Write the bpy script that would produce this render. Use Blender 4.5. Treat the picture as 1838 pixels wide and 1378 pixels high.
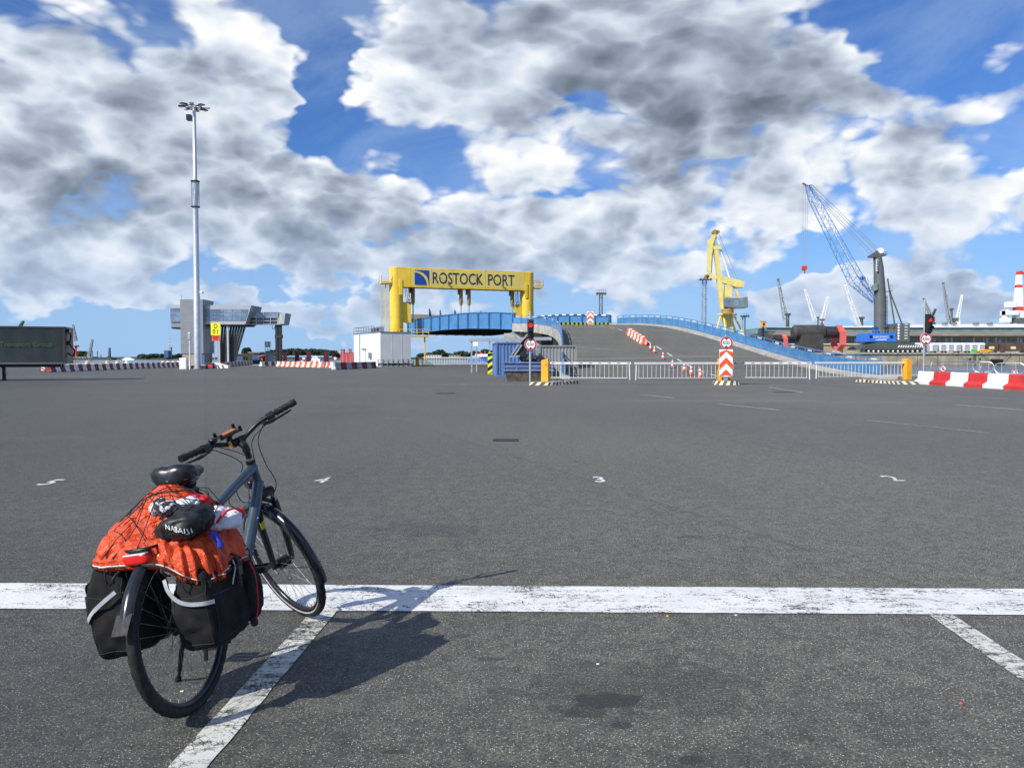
import bpy, math, random
from mathutils import Vector, Matrix, noise as mnoise
for o in list(bpy.data.objects): bpy.data.objects.remove(o)
S = bpy.context.scene
COL = S.collection
R = math.radians
random.seed(7)
PI = math.pi

# ---------------------------------------------------------------- camera
FPX, CXP, CYP, HORIZ, EYE = 1381.0, 919.0, 689.0, 641.0, 1.484
PITCH = math.atan((CYP - HORIZ) / FPX)
cam = bpy.data.cameras.new('camera'); camo = bpy.data.objects.new('camera', cam); COL.objects.link(camo)
cam.sensor_width = 36.0; cam.lens = 36.0 * FPX / 1838.0
cam.clip_start = 0.05; cam.clip_end = 20000
camo.location = (0, 0, EYE); camo.rotation_euler = (PI/2 - PITCH, 0, 0)
S.camera = camo
S.view_settings.view_transform = 'Standard'; S.view_settings.look = 'None'
S.view_settings.exposure = 0.12; S.view_settings.gamma = 1.0
S.render.resolution_x = 1024; S.render.resolution_y = 767

def ray(px, py):
    return Vector(((px-CXP)/FPX, math.cos(PITCH)+(CYP-py)/FPX*math.sin(PITCH), (CYP-py)/FPX*math.cos(PITCH)-math.sin(PITCH)))
def at(px, py, Y):
    """world point at forward distance Y seen at that photo pixel"""
    d = ray(px, py); return Vector((0, 0, EYE)) + d*(Y/d.y)
def gp(px, py, z=0.0):
    d = ray(px, py); return Vector((0, 0, EYE)) + d*((z-EYE)/d.z)

# ---------------------------------------------------------------- sun and sky
SUN_EL, SH_AZ = R(37.0), R(47.0)           # elevation; shadows fall 47 deg right of straight ahead
sund = Vector((-math.sin(SH_AZ)*math.cos(SUN_EL), -math.cos(SH_AZ)*math.cos(SUN_EL), math.sin(SUN_EL)))
sl = bpy.data.lights.new('sun', 'SUN'); sl.energy = 5.0; sl.angle = R(0.53); sl.color = (1.0, 0.955, 0.88)
so = bpy.data.objects.new('sun', sl); COL.objects.link(so)
so.rotation_euler = (-sund).to_track_quat('-Z', 'Y').to_euler()

W = bpy.data.worlds.new('World'); S.world = W; W.use_nodes = True
SKY_STRENGTH = 0.10
SKY_TINT = (0.46, 0.74, 1.18, 1)
def _bk(px, py, rx, ry, w):
    return (math.degrees(math.atan((px-CXP)/FPX)), math.degrees(math.atan((HORIZ-py)/math.hypot(FPX, px-CXP))), math.degrees(rx/FPX), math.degrees(ry/FPX), w)
# cloud banks of this sky: (direction given as photo pixel, half size in pixels, weight); negative = clear gap
SKY_BANKS = [_bk(*b) for b in (
    (200, 130, 420, 190, .9), (330, 330, 340, 120, .9), (40, 300, 260, 160, .7), (60, 470, 170, 70, .5), (450, 455, 230, 70, .55),
    (1080, 110, 480, 170, 1.0), (1380, 190, 290, 150, .8), (780, 170, 200, 110, .55), (1720, 240, 170, 120, .75), (1590, 340, 120, 70, .5),
    (1000, 350, 420, 90, .65), (720, 440, 380, 90, .85), (1050, 430, 300, 80, .7), (1280, 370, 210, 90, .7), (1000, 510, 620, 60, .75), (1650, 540, 260, 34, .6), (1680, 470, 230, 50, .65), (1720, 390, 190, 50, .45), (870, 290, 190, 90, .35), (150, 490, 260, 45, .5), (400, 100, 200, 120, .4), (880, 90, 240, 140, .5), (1330, 90, 300, 120, .5), (560, 400, 150, 70, .35), (1480, 510, 200, 35, .6), (1790, 560, 220, 30, .6), (1700, 400, 200, 40, .4), (250, 565, 460, 34, .85), (700, 575, 450, 28, .8), (1500, 570, 420, 28, .7), (100, 520, 240, 40, .5), (60, 440, 160, 60, .4),
    (580, 150, 60, 120, -1.0), (1690, 70, 110, 110, -.9), (1470, 400, 100, 40, -.2), (640, 270, 60, 50, -.5), (1420, 440, 110, 35, -.3), (330, 520, 120, 20, -.2))]
# darker, thicker cores
SKY_CORES = [_bk(*b) for b in ((330, 350, 280, 80, .8), (120, 130, 380, 150, .35), (1230, 200, 390, 110, 1.0), (900, 60, 260, 60, .35), (700, 440, 340, 60, .5), (1050, 450, 300, 50, .3), (900, 540, 900, 40, .55), (1500, 120, 160, 120, .45), (60, 300, 200, 80, .5), (1690, 290, 120, 60, .45))]
def build_sky():
    nt = W.node_tree; N = nt.nodes; L = nt.links; N.clear()
    def nd(t, **k):
        n = N.new(t)
        for a, b in k.items(): setattr(n, a, b)
        return n
    def put(sock, v):
        if hasattr(v, 'is_output'): L.new(v, sock)
        else: sock.default_value = v
    def m(op, a, b=0.0, c=0.0, clamp=False):
        n = nd('ShaderNodeMath', operation=op, use_clamp=clamp)
        put(n.inputs[0], a); put(n.inputs[1], b)
        if op == 'MULTIPLY_ADD': put(n.inputs[2], c)
        return n.outputs[0]
    def mr(v, a, b, c=0.0, d=1.0, smooth=True):
        n = nd('ShaderNodeMapRange'); n.interpolation_type = 'SMOOTHSTEP' if smooth else 'LINEAR'
        put(n.inputs[0], v)
        for i, q in enumerate((a, b, c, d)): put(n.inputs[1+i], q)
        return n.outputs[0]
    def mixc(f, a, b):
        n = nd('ShaderNodeMix', data_type='RGBA'); put(n.inputs['Factor'], f)
        put(n.inputs[6], a); put(n.inputs[7], b); return n.outputs[2]
    def vm(op, a, b=(0,0,0), c=None):
        n = nd('ShaderNodeVectorMath', operation=op); put(n.inputs[0], a); put(n.inputs[1], b)
        if c is not None: put(n.inputs[2], c)
        return n.outputs['Value'] if op == 'LENGTH' else n.outputs[0]
    sky = nd('ShaderNodeTexSky', sky_type='NISHITA'); sky.sun_disc = False
    sky.sun_elevation = SUN_EL; sky.sun_rotation = math.atan2(sund.x, sund.y)
    sky.air_density = 1.0; sky.dust_density = 0.25; sky.ozone_density = 3.0
    DIR = nd('ShaderNodeTexCoord').outputs['Generated']
    sx = nd('ShaderNodeSeparateXYZ'); L.new(DIR, sx.inputs[0]); x, y, z = sx.outputs
    az = m('MULTIPLY', m('ARCTAN2', x, y), 57.2958); el = m('MULTIPLY', m('ARCSINE', z), 57.2958)
    # clouds lower down stand farther away, so the pattern gets finer toward the horizon
    s = mr(el, -2.0, 27.0, 2.05, 1.0, smooth=False)
    n = nd('ShaderNodeVectorMath', operation='SCALE'); L.new(DIR, n.inputs[0]); put(n.inputs['Scale'], s); Q0 = n.outputs[0]
    Q0 = vm('ADD', Q0, (4.13, 2.71, 7.35))
    def noi(vec, sc, det, rough=0.55, dist=0.0):
        n = nd('ShaderNodeTexNoise'); put(n.inputs['Vector'], vec)
        n.inputs['Scale'].default_value = sc; n.inputs['Detail'].default_value = det
        n.inputs['Roughness'].default_value = rough; n.inputs['Distortion'].default_value = dist
        return n
    wn = noi(Q0, 7.0, 3)
    Q = vm('MULTIPLY_ADD', wn.outputs['Color'], (.10, .10, .07), vm('SUBTRACT', Q0, (.05, .05, .035)))
    # wobble the banks so that they have no regular outline
    AE = nd('ShaderNodeCombineXYZ'); put(AE.inputs[0], az); put(AE.inputs[1], el); AE = AE.outputs[0]
    AE = vm('MULTIPLY_ADD', noi(Q0, 4.0, 4).outputs['Color'], (16, 11, 0), vm('SUBTRACT', AE, (8, 5.5, 0)))
    def field(bl):
        tot = None
        for (a0, e0, ra, re, wt) in bl:
            q = vm('MULTIPLY_ADD', AE, (1/ra, 1/re, 0), (-a0/ra, -e0/re, 0))
            b = mr(vm('LENGTH', q), 0.2, 1.3, wt, 0.0)
            tot = b if tot is None else m('ADD', tot, b)
        return tot
    out = m('MAXIMUM', mr(m('ABSOLUTE', az), 36, 58), mr(el, 28, 42))       # beyond the photographed part: same broken cumulus by noise
    rn = m('MULTIPLY', m('SUBTRACT', noi(Q0, 1.7, 2).outputs['Fac'], 0.40), 4.0)
    covf = m('MINIMUM', m('ADD', m('MULTIPLY', field(SKY_BANKS), m('SUBTRACT', 1.0, out)), m('MULTIPLY', rn, out)), 1.2)
    core = m('ADD', m('MULTIPLY', field(SKY_CORES), m('SUBTRACT', 1.0, out)), m('MULTIPLY', m('MULTIPLY', rn, 0.6), out))
    def dens(vec, det):
        a = m('SUBTRACT', noi(vec, 3.9, det, 0.47).outputs['Fac'], 0.5)
        v = nd('ShaderNodeTexVoronoi', feature='F1'); put(v.inputs['Vector'], vec); v.inputs['Scale'].default_value = 9.5; v.inputs['Detail'].default_value = 2.0; v.inputs['Roughness'].default_value = .5
        b = m('SUBTRACT', 0.46, v.outputs['Distance'])
        return m('ADD', m('MULTIPLY', a, 1.6), m('MULTIPLY', b, 0.95))
    cadd = m('MULTIPLY', covf, 1.08)
    D = m('ADD', dens(Q, 5), cadd)
    up = vm('ADD', Q, (-.036, -.016, .072))
    relief = m('SUBTRACT', D, m('ADD', dens(up, 5), cadd))
    mask = mr(D, 0.14, 0.62)
    thick = mr(D, 0.30, 1.45)
    lit = m('ADD', m('MULTIPLY', relief, 0.60), 0.86)
    lit = m('SUBTRACT', lit, m('MULTIPLY', thick, 0.43))
    lit = m('SUBTRACT', lit, m('MULTIPLY', core, 0.29))
    ramp = nd('ShaderNodeValToRGB'); put(ramp.inputs[0], lit)
    e = ramp.color_ramp.elements
    e[0].position = 0.0; e[0].color = (0.135, 0.165, 0.215, 1)
    e[1].position = 1.0; e[1].color = (0.95, 0.96, 0.97, 1)
    for p, c in ((0.22, (0.215, 0.260, 0.335)), (0.45, (0.37, 0.43, 0.53)), (0.70, (0.63, 0.70, 0.80))):
        q = e.new(p); q.color = (*c, 1)
    ccol = mixc(mr(el, 0.0, 13.0, 0.58, 0.0), ramp.outputs[0], (0.42, 0.56, 0.80, 1))   # far clouds fade into the pale air
    mask2 = m('MULTIPLY', mask, mr(el, -0.5, 4.0, 0.45, 1.0))
    veil = m('MULTIPLY', mr(noi(Q0, 3.1, 7, 0.62, 0.5).outputs['Fac'], 0.36, 0.68), 0.34)
    veil = m('MULTIPLY', veil, mr(el, 0.5, 8.0, 0.3, 1.0))
    n = nd('ShaderNodeMix', data_type='RGBA', blend_type='MULTIPLY'); n.inputs['Factor'].default_value = 1.0
    L.new(sky.outputs[0], n.inputs[6]); n.inputs[7].default_value = SKY_TINT
    n2 = nd('ShaderNodeVectorMath', operation='SCALE'); L.new(n.outputs[2], n2.inputs[0]); n2.inputs['Scale'].default_value = SKY_STRENGTH
    base = mixc(mr(el, -1.0, 15.0, 0.85, 0.0), n2.outputs[0], (0.34, 0.54, 0.84, 1))
    c1 = mixc(veil, base, (0.44, 0.58, 0.80, 1))
    c2 = mixc(mask2, c1, ccol)
    bg = nd('ShaderNodeBackground'); L.new(c2, bg.inputs['Color']); bg.inputs['Strength'].default_value = 1.0
    o_ = nd('ShaderNodeOutputWorld'); L.new(bg.outputs[0], o_.inputs['Surface'])
    W.cycles.sampling_method = 'NONE'
build_sky()

# ---------------------------------------------------------------- mesh helpers
ORG = {}
def world_origin(o):
    while o is not None:
        if o.name in ORG: return ORG[o.name]
        o = o.parent
    return Vector((0, 0, 0))
class MB:
    def __init__(s): s.v = []; s.f = []; s.mi = []; s.cur = 0
    def _f(s, *idx): s.f.append(tuple(idx)); s.mi.append(s.cur)
    def hexa(s, p):            # 8 points: bottom ring, top ring
        b = len(s.v); s.v += [Vector(q) for q in p]
        for q in ((3,2,1,0),(4,5,6,7),(0,1,5,4),(1,2,6,5),(2,3,7,6),(3,0,4,7)): s._f(*[b+i for i in q])
    def box(s, x0, x1, y0, y1, z0, z1):
        s.hexa([(x0,y0,z0),(x1,y0,z0),(x1,y1,z0),(x0,y1,z0),(x0,y0,z1),(x1,y0,z1),(x1,y1,z1),(x0,y1,z1)])
    def bar(s, p, q, w, h=None, up=(0,0,1)):
        p, q = Vector(p), Vector(q); h = w if h is None else h
        d = (q-p).normalized(); up = Vector(up)
        if abs(d.dot(up)) > .98: up = Vector((1,0,0)) if abs(d.x) < .9 else Vector((0,1,0))
        a = d.cross(up).normalized()*(w/2); c = a.cross(d).normalized()*(h/2)
        s.hexa([p-a-c, p+a-c, p+a+c, p-a+c, q-a-c, q+a-c, q+a+c, q-a+c])
    def prism(s, pts, vec):
        n = len(pts); b = len(s.v); vec = Vector(vec)
        s.v += [Vector(p) for p in pts] + [Vector(p)+vec for p in pts]
        s._f(*[b+n-1-i for i in range(n)]); s._f(*[b+n+i for i in range(n)])
        for i in range(n):
            j = (i+1) % n; s._f(b+i, b+j, b+n+j, b+n+i)
    def poly(s, pts):
        b = len(s.v); s.v += [Vector(p) for p in pts]; s._f(*range(b, b+len(pts)))
    def grid(s, rows, closed_u=False, closed_v=False):
        b = len(s.v); nr, nc = len(rows), len(rows[0])
        for r in rows: s.v += [Vector(p) for p in r]
        for i in range(nr if closed_u else nr-1):
            i2 = (i+1) % nr
            for j in range(nc if closed_v else nc-1):
                j2 = (j+1) % nc
                s._f(b+i*nc+j, b+i*nc+j2, b+i2*nc+j2, b+i2*nc+j)
    def tube(s, pts, r, n=8, closed=False, cap=True):
        pts = [Vector(p) for p in pts]; m = len(pts)
        rr = r if isinstance(r, (list, tuple)) else [r]*m
        rows = []; up = None
        for i, p in enumerate(pts):
            if closed: d = pts[(i+1) % m]-pts[i-1]
            else: d = pts[min(i+1, m-1)]-pts[max(i-1, 0)]
            if d.length < 1e-9: d = Vector((0,0,1))
            d.normalize()
            if up is None:
                up = Vector((0,0,1)) if abs(d.z) < .9 else Vector((1,0,0))
            a = d.cross(up)
            if a.length < 1e-6: a = d.cross(Vector((.3,.5,.8)))
            a.normalize(); c = a.cross(d).normalized(); up = c
            rows.append([p+(a*math.cos(2*PI*k/n)+c*math.sin(2*PI*k/n))*rr[i] for k in range(n)])
        b = len(s.v); s.grid(rows, closed_u=closed, closed_v=True)
        if not closed and cap:
            s._f(*[b+k for k in range(n)][::-1]); s._f(*[b+(m-1)*n+k for k in range(n)])
    def cyl(s, p, q, r0, r1=None, n=12): s.tube([p, q], [r0, r0 if r1 is None else r1], n)
    def lathe(s, prof, n=24, c=(0,0,0), ax='z', closed=False):
        rows = []
        for (r, h) in prof:
            row = []
            for k in range(n):
                a = 2*PI*k/n
                p = (r*math.cos(a), r*math.sin(a), h)
                if ax == 'y': p = (p[0], p[2], p[1])
                elif ax == 'x': p = (p[2], p[0], p[1])
                row.append(Vector(c)+Vector(p))
            rows.append(row)
        s.grid(rows, closed_u=closed, closed_v=True)
    def xf(s, fn, start=0):
        for i in range(start, len(s.v)): s.v[i] = fn(s.v[i])
    def build(s, name, mat, parent=None, smooth=False, bevel=0.0, shift=True):
        me = bpy.data.meshes.new(name)
        o = bpy.data.objects.new(name, me)
        off = world_origin(parent) if (parent is not None and shift) else Vector((0,0,0))
        me.from_pydata([tuple(v-off) for v in s.v], [], s.f)
        mats = mat if isinstance(mat, (list, tuple)) else [mat]
        for q in mats: me.materials.append(M[q] if isinstance(q, str) else q)
        if len(mats) > 1: me.polygons.foreach_set('material_index', s.mi)
        if smooth:
            me.polygons.foreach_set('use_smooth', [True]*len(me.polygons))
            if smooth != 'all': me.set_sharp_from_angle(angle=R(38))
        me.validate(); me.update()
        COL.objects.link(o)
        if parent is not None: o.parent = parent
        if bevel:
            b = o.modifiers.new('bevel', 'BEVEL'); b.width = bevel; b.segments = 2; b.limit_method = 'ANGLE'
        return o
def tag(o, label=None, cat=None, group=None, kind=None):
    if label: o['label'] = label
    if cat: o['category'] = cat
    if group: o['group'] = group
    if kind: o['kind'] = kind
    return o
def thing(name, loc, label, cat, group=None, rz=0.0):
    """Empty at the thing's base; parts given in world coordinates are shifted to it"""
    o = bpy.data.objects.new(name, None); COL.objects.link(o); o.empty_display_size = .2
    o.location = loc; o.rotation_euler = (0, 0, rz); ORG[o.name] = Vector(loc)
    return tag(o, label, cat, group)
def proto(name, label, cat, group=None):
    o = thing(name, (0,0,0), label, cat, group); return o
def copy_tree(o, parent=None):
    c = o.copy(); COL.objects.link(c); c.parent = parent
    for ch in [q for q in bpy.data.objects if q.parent == o]: copy_tree(ch, c)
    return c
def place(o, loc, rz=0.0, label=None, sc=None):
    o.location = loc; o.rotation_euler = (0, 0, rz)
    if label: o['label'] = label
    if sc: o.scale = sc
    return o
_font = [None]
def text_mesh(body, size, extrude=0.002, sx=1.0, bold=0.0):
    """lettering as MB, lying in XZ plane facing -Y, centred on origin"""
    cu = bpy.data.curves.new('lettering', 'FONT'); cu.body = body; cu.size = size; cu.extrude = extrude
    cu.align_x = 'CENTER'; cu.align_y = 'CENTER'; cu.resolution_u = 3; cu.offset = bold
    ob = bpy.data.objects.new('lettering_tmp', cu); COL.objects.link(ob)
    dg = bpy.context.evaluated_depsgraph_get(); me = ob.evaluated_get(dg).to_mesh()
    b = MB(); b.v = [Vector((v.co.x*sx, -v.co.z, v.co.y)) for v in me.vertices]
    for p in me.polygons: b._f(*p.vertices)
    ob.evaluated_get(dg).to_mesh_clear()
    bpy.data.objects.remove(ob); bpy.data.curves.remove(cu)
    return b
def frame_xf(mb, org, xdir, zdir=(0,0,1), start=0):
    """map local x->xdir, z->zdir, y->cross (facing away) and move to org"""
    xd = Vector(xdir).normalized(); zd = Vector(zdir).normalized(); yd = zd.cross(xd).normalized(); o = Vector(org)
    mb.xf(lambda v: o+xd*v.x+yd*v.y+zd*v.z, start)
    return mb
from mathutils.bvhtree import BVHTree
def lerp(a, b, t): return a+(b-a)*t
def table(t, xs, ys):
    if t <= xs[0]: return ys[0]
    for i in range(len(xs)-1):
        if t <= xs[i+1]: return lerp(ys[i], ys[i+1], (t-xs[i])/(xs[i+1]-xs[i]))
    return ys[-1]
def spline(pts, n):
    """Catmull-Rom through points, n samples per span"""
    pts = [Vector(p) for p in pts]; out = []
    P = [pts[0]*2-pts[1]]+pts+[pts[-1]*2-pts[-2]]
    for i in range(1, len(P)-2):
        for k in range(n):
            t = k/n; a, b, c, d = P[i-1:i+3]
            out.append(.5*((2*b)+(c-a)*t+(2*a-5*b+4*c-d)*t*t+(3*b-a-3*c+d)*t*t*t))
    out.append(pts[-1]); return out
def lattice(mb, p, q, w0, w1, n, rc, rb, side=None):
    """four-chord lattice girder from p to q"""
    p, q = Vector(p), Vector(q); d = (q-p).normalized()
    s_ = Vector(side) if side else Vector((0,1,0))
    a = (s_-d*s_.dot(d)).normalized(); c = d.cross(a)
    def cor(t, k):
        w = lerp(w0, w1, t)/2; sx, sy = ((1,1),(1,-1),(-1,-1),(-1,1))[k]
        return p.lerp(q, t)+a*sx*w+c*sy*w
    for k in range(4): mb.bar(cor(0,k), cor(1,k), rc)
    for i in range(n):
        t0, t1 = i/n, (i+1)/n
        for k in range(4):
            k2 = (k+1) % 4
            mb.bar(cor(t0, k if i % 2 else k2), cor(t1, k2 if i % 2 else k), rb)
            if rb > 0: mb.bar(cor(t1, k), cor(t1, k2), rb*.8)
def rbox(mb, c, s, e=4.0, n=10, fn=None):
    """rounded soft box (superquadric-like) centre c, size s; fn displaces points"""
    b = len(mb.v)
    for ax in range(3):
        for sg in (-1, 1):
            rows = []
            for i in range(n+1):
                row = []
                for j in range(n+1):
                    u, v = math.tan((i/n-.5)*PI/2), math.tan((j/n-.5)*PI/2)
                    p = [0,0,0]; p[ax] = sg; p[(ax+1) % 3] = u*(1 if sg > 0 else -1); p[(ax+2) % 3] = v
                    L_ = (abs(p[0])**e+abs(p[1])**e+abs(p[2])**e)**(1/e)
                    q = Vector((p[0]/L_*s[0]/2, p[1]/L_*s[1]/2, p[2]/L_*s[2]/2))+Vector(c)
                    row.append(fn(q) if fn else q)
                rows.append(row)
            mb.grid(rows)
    # weld the seams
    seen = {}; remap = {}
    newv = mb.v[:b]
    for i in range(b, len(mb.v)):
        k = tuple(round(x, 5) for x in mb.v[i])
        if k not in seen: seen[k] = len(newv); newv.append(mb.v[i])
        remap[i] = seen[k]
    mb.v = newv
    mb.f = [tuple(remap.get(i, i) for i in f) for f in mb.f]

# ---------------------------------------------------------------- materials
M = {}
class NT:
    def __init__(s, name):
        m = bpy.data.materials.new(name); m.use_nodes = True; M[name] = m
        s.nt = m.node_tree; s.N = s.nt.nodes; s.L = s.nt.links; s.b = s.N['Principled BSDF']; s._pos = None
    def nd(s, t, **k):
        n = s.N.new(t)
        for a, b in k.items(): setattr(n, a, b)
        return n
    def put(s, sock, v):
        if hasattr(v, 'is_output'): s.L.new(v, sock)
        else: sock.default_value = v
    @property
    def pos(s):
        if s._pos is None: s._pos = s.nd('ShaderNodeNewGeometry').outputs['Position']
        return s._pos
    def noise(s, scale, det=4, rough=.55, vec=None, dist=0.0):
        n = s.nd('ShaderNodeTexNoise'); s.put(n.inputs['Vector'], vec or s.pos)
        n.inputs['Scale'].default_value = scale; n.inputs['Detail'].default_value = det; n.inputs['Roughness'].default_value = rough
        n.inputs['Distortion'].default_value = dist; return n.outputs['Fac']
    def vor(s, scale, feature='F1', out='Distance', vec=None):
        n = s.nd('ShaderNodeTexVoronoi', feature=feature); s.put(n.inputs['Vector'], vec or s.pos)
        n.inputs['Scale'].default_value = scale; return n.outputs[out]
    def m(s, op, a, b=0.0, clamp=False):
        n = s.nd('ShaderNodeMath', operation=op, use_clamp=clamp); s.put(n.inputs[0], a); s.put(n.inputs[1], b); return n.outputs[0]
    def mr(s, v, a, b, c=0.0, d=1.0):
        n = s.nd('ShaderNodeMapRange'); n.interpolation_type = 'SMOOTHSTEP'; s.put(n.inputs[0], v)
        for i, q in enumerate((a, b, c, d)): s.put(n.inputs[1+i], q)
        return n.outputs[0]
    def mix(s, f, a, b, bt='MIX'):
        n = s.nd('ShaderNodeMix', data_type='RGBA', blend_type=bt); s.put(n.inputs['Factor'], f)
        for i, q in ((6, a), (7, b)): s.put(n.inputs[i], (*q, 1) if isinstance(q, tuple) and len(q) == 3 else q)
        return n.outputs[2]
    def scale(s, v3):
        n = s.nd('ShaderNodeVectorMath', operation='MULTIPLY'); s.put(n.inputs[0], s.pos); n.inputs[1].default_value = v3; return n.outputs[0]
    def bump(s, h, st, dist=.01):
        n = s.nd('ShaderNodeBump'); s.put(n.inputs['Height'], h); n.inputs['Strength'].default_value = st; n.inputs['Distance'].default_value = dist
        s.L.new(n.outputs[0], s.b.inputs['Normal'])
    def set(s, col=None, rough=None, metal=None, spec=None):
        if col is not None: s.put(s.b.inputs['Base Color'], (*col, 1) if isinstance(col, tuple) and len(col) == 3 else col)
        if rough is not None: s.put(s.b.inputs['Roughness'], rough)
        if metal is not None: s.put(s.b.inputs['Metallic'], metal)
        if spec is not None: s.put(s.b.inputs['Specular IOR Level'], spec)
def pm(name, col, rough=.55, metal=0.0, var=.12, sc=3.0, bump=0.0, bsc=40.0, dirt=0.0, dcol=(.10,.085,.065), dsc=.8, spec=.5, streak=False):
    """painted / moulded surface: base colour, tonal variation, worn dirt patches, fine relief"""
    t = NT(name)
    n = t.noise(sc, 6)
    lo = tuple(c*(1-var) for c in col); hi = tuple(min(1, c*(1+var)) for c in col)
    c = t.mix(t.mr(n, .3, .7), lo, hi)
    if dirt:
        v = t.scale((1, 1, .16)) if streak else None
        d = t.m('MULTIPLY', t.mr(t.noise(dsc, 8, .65, vec=v), .50, .74), dirt)
        c = t.mix(d, c, dcol)
    t.set(c, t.mr(t.noise(sc*2.3, 4), .25, .75, max(.02, rough-.08), min(1, rough+.08)), metal, spec)
    if bump: t.bump(t.noise(bsc, 5), bump)
    return t

STAINS = [(1090, 1256, .16, .085, .9), (1055, 1278, .11, .06, .7), (1118, 1302, .035, .03, .8), (1240, 1362, .05, .035, .75), (1150, 1235, .55, .32, .40), (880, 1182, .09, .025, .6), (704, 1348, .045, .02, .7), (832, 1140, .04, .03, .5), (1010, 1085, .05, .02, .5), (1330, 1370, .3, .16, .35), (1242, 1190, .05, .03, .5), (620, 1240, .06, .03, .4), (1540, 1300, .4, .2, .2), (300, 960, .3, .2, .25), (760, 950, .5, .3, .25), (1240, 963, .12, .05, .4)]
def asphalt_color(t, tone=1.0, stains=False):
    """grey weathered binder with pale aggregate chips, large worn patches and oil spots"""
    g = lambda v: tuple(x*tone for x in v)
    big = t.noise(.11, 5, .6); mid = t.noise(1.3, 6, .65); fine = t.noise(80, 3, .6); gran = t.noise(17, 6, .7)
    base = t.mix(t.mr(big, .32, .70), g((.076,.074,.060)), g((.162,.157,.126)))
    base = t.mix(t.mr(mid, .30, .75), base, g((.125,.121,.098)))
    # paving lanes laid side by side, each a shade apart, with tight joints
    sp = t.nd('ShaderNodeSeparateXYZ'); t.L.new(t.pos, sp.inputs[0])
    ln_ = t.m('DIVIDE', t.m('ADD', t.m('MULTIPLY', sp.outputs[0], .93), t.m('MULTIPLY', sp.outputs[1], .37)), 4.3)
    wn = t.nd('ShaderNodeTexWhiteNoise', noise_dimensions='1D'); t.L.new(t.m('FLOOR', ln_), wn.inputs['W'])
    base = t.mix(t.m('MULTIPLY', wn.outputs['Value'], .45), base, g((.070,.069,.060)))
    fr_ = t.m('ABSOLUTE', t.m('SUBTRACT', t.m('FRACT', t.m('ADD', ln_, t.m('MULTIPLY', t.noise(2.5, 4), .006))), .5))
    base = t.mix(t.m('MULTIPLY', t.mr(fr_, .4945, .498), .7), base, g((.035,.035,.032)))
    base = t.mix(t.m('MULTIPLY', t.mr(gran, .46, .55), .75), base, g((.056,.055,.047)))
    base = t.mix(t.m('MULTIPLY', t.mr(t.noise(5.5, 7, .75), .46, .60), .50), base, g((.164,.159,.130)))
    base = t.mix(t.m('MULTIPLY', t.mr(fine, .36, .66), .92), base, g((.030,.030,.028)))
    ch = t.vor(135, out='Color'); sep = t.nd('ShaderNodeSeparateColor'); t.L.new(ch, sep.inputs[0])
    dist = t.vor(135)
    chip = t.m('MULTIPLY', t.mr(sep.outputs[0], .68, .86), t.mr(dist, .20, .46, 1.0, 0.0))
    chipc = t.mix(sep.outputs[1], (.20,.20,.185), (.54,.53,.48))
    base = t.mix(chip, base, chipc)
    # long travel-direction wear and dark tyre rub
    wear = t.noise(.5, 6, .62, vec=t.scale((1.0, .16, 1)))
    base = t.mix(t.m('MULTIPLY', t.mr(wear, .50, .74), .42), base, g((.050,.050,.047)))
    wear2 = t.noise(.16, 5, .6, vec=t.scale((.22, 1.0, 1)), dist=1.2)
    base = t.mix(t.m('MULTIPLY', t.mr(wear2, .54, .70), .30), base, g((.165,.162,.148)))
    # oil stains with a shape of their own
    oil = t.mr(t.noise(1.05, 6, .62, dist=.8), .645, .75)
    base = t.mix(t.m('MULTIPLY', oil, .5), base, (.026,.026,.026))
    if stains:
        wob = t.nd('ShaderNodeTexNoise'); t.put(wob.inputs['Vector'], t.pos); wob.inputs['Scale'].default_value = 7.0; wob.inputs['Detail'].default_value = 6
        tot = None
        for px, py, rx, ry, wt in STAINS:
            c = gp(px, py); v = t.nd('ShaderNodeVectorMath', operation='SUBTRACT'); t.L.new(t.pos, v.inputs[0]); v.inputs[1].default_value = (c.x, c.y, 0)
            v2 = t.nd('ShaderNodeVectorMath', operation='MULTIPLY'); t.L.new(v.outputs[0], v2.inputs[0]); v2.inputs[1].default_value = (1/rx, 1/ry, 0)
            ln = t.nd('ShaderNodeVectorMath', operation='LENGTH'); t.L.new(v2.outputs[0], ln.inputs[0])
            d = t.m('ADD', ln.outputs['Value'], t.m('MULTIPLY', t.m('SUBTRACT', wob.outputs['Fac'], .5), 2.4))
            k = t.m('MULTIPLY', t.mr(d, .75, 1.15, 1.0, 0.0), wt)
            tot = k if tot is None else t.m('MAXIMUM', tot, k)
        base = t.mix(t.m('MULTIPLY', tot, .97), base, (.020,.020,.019))
    return base, chip
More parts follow.
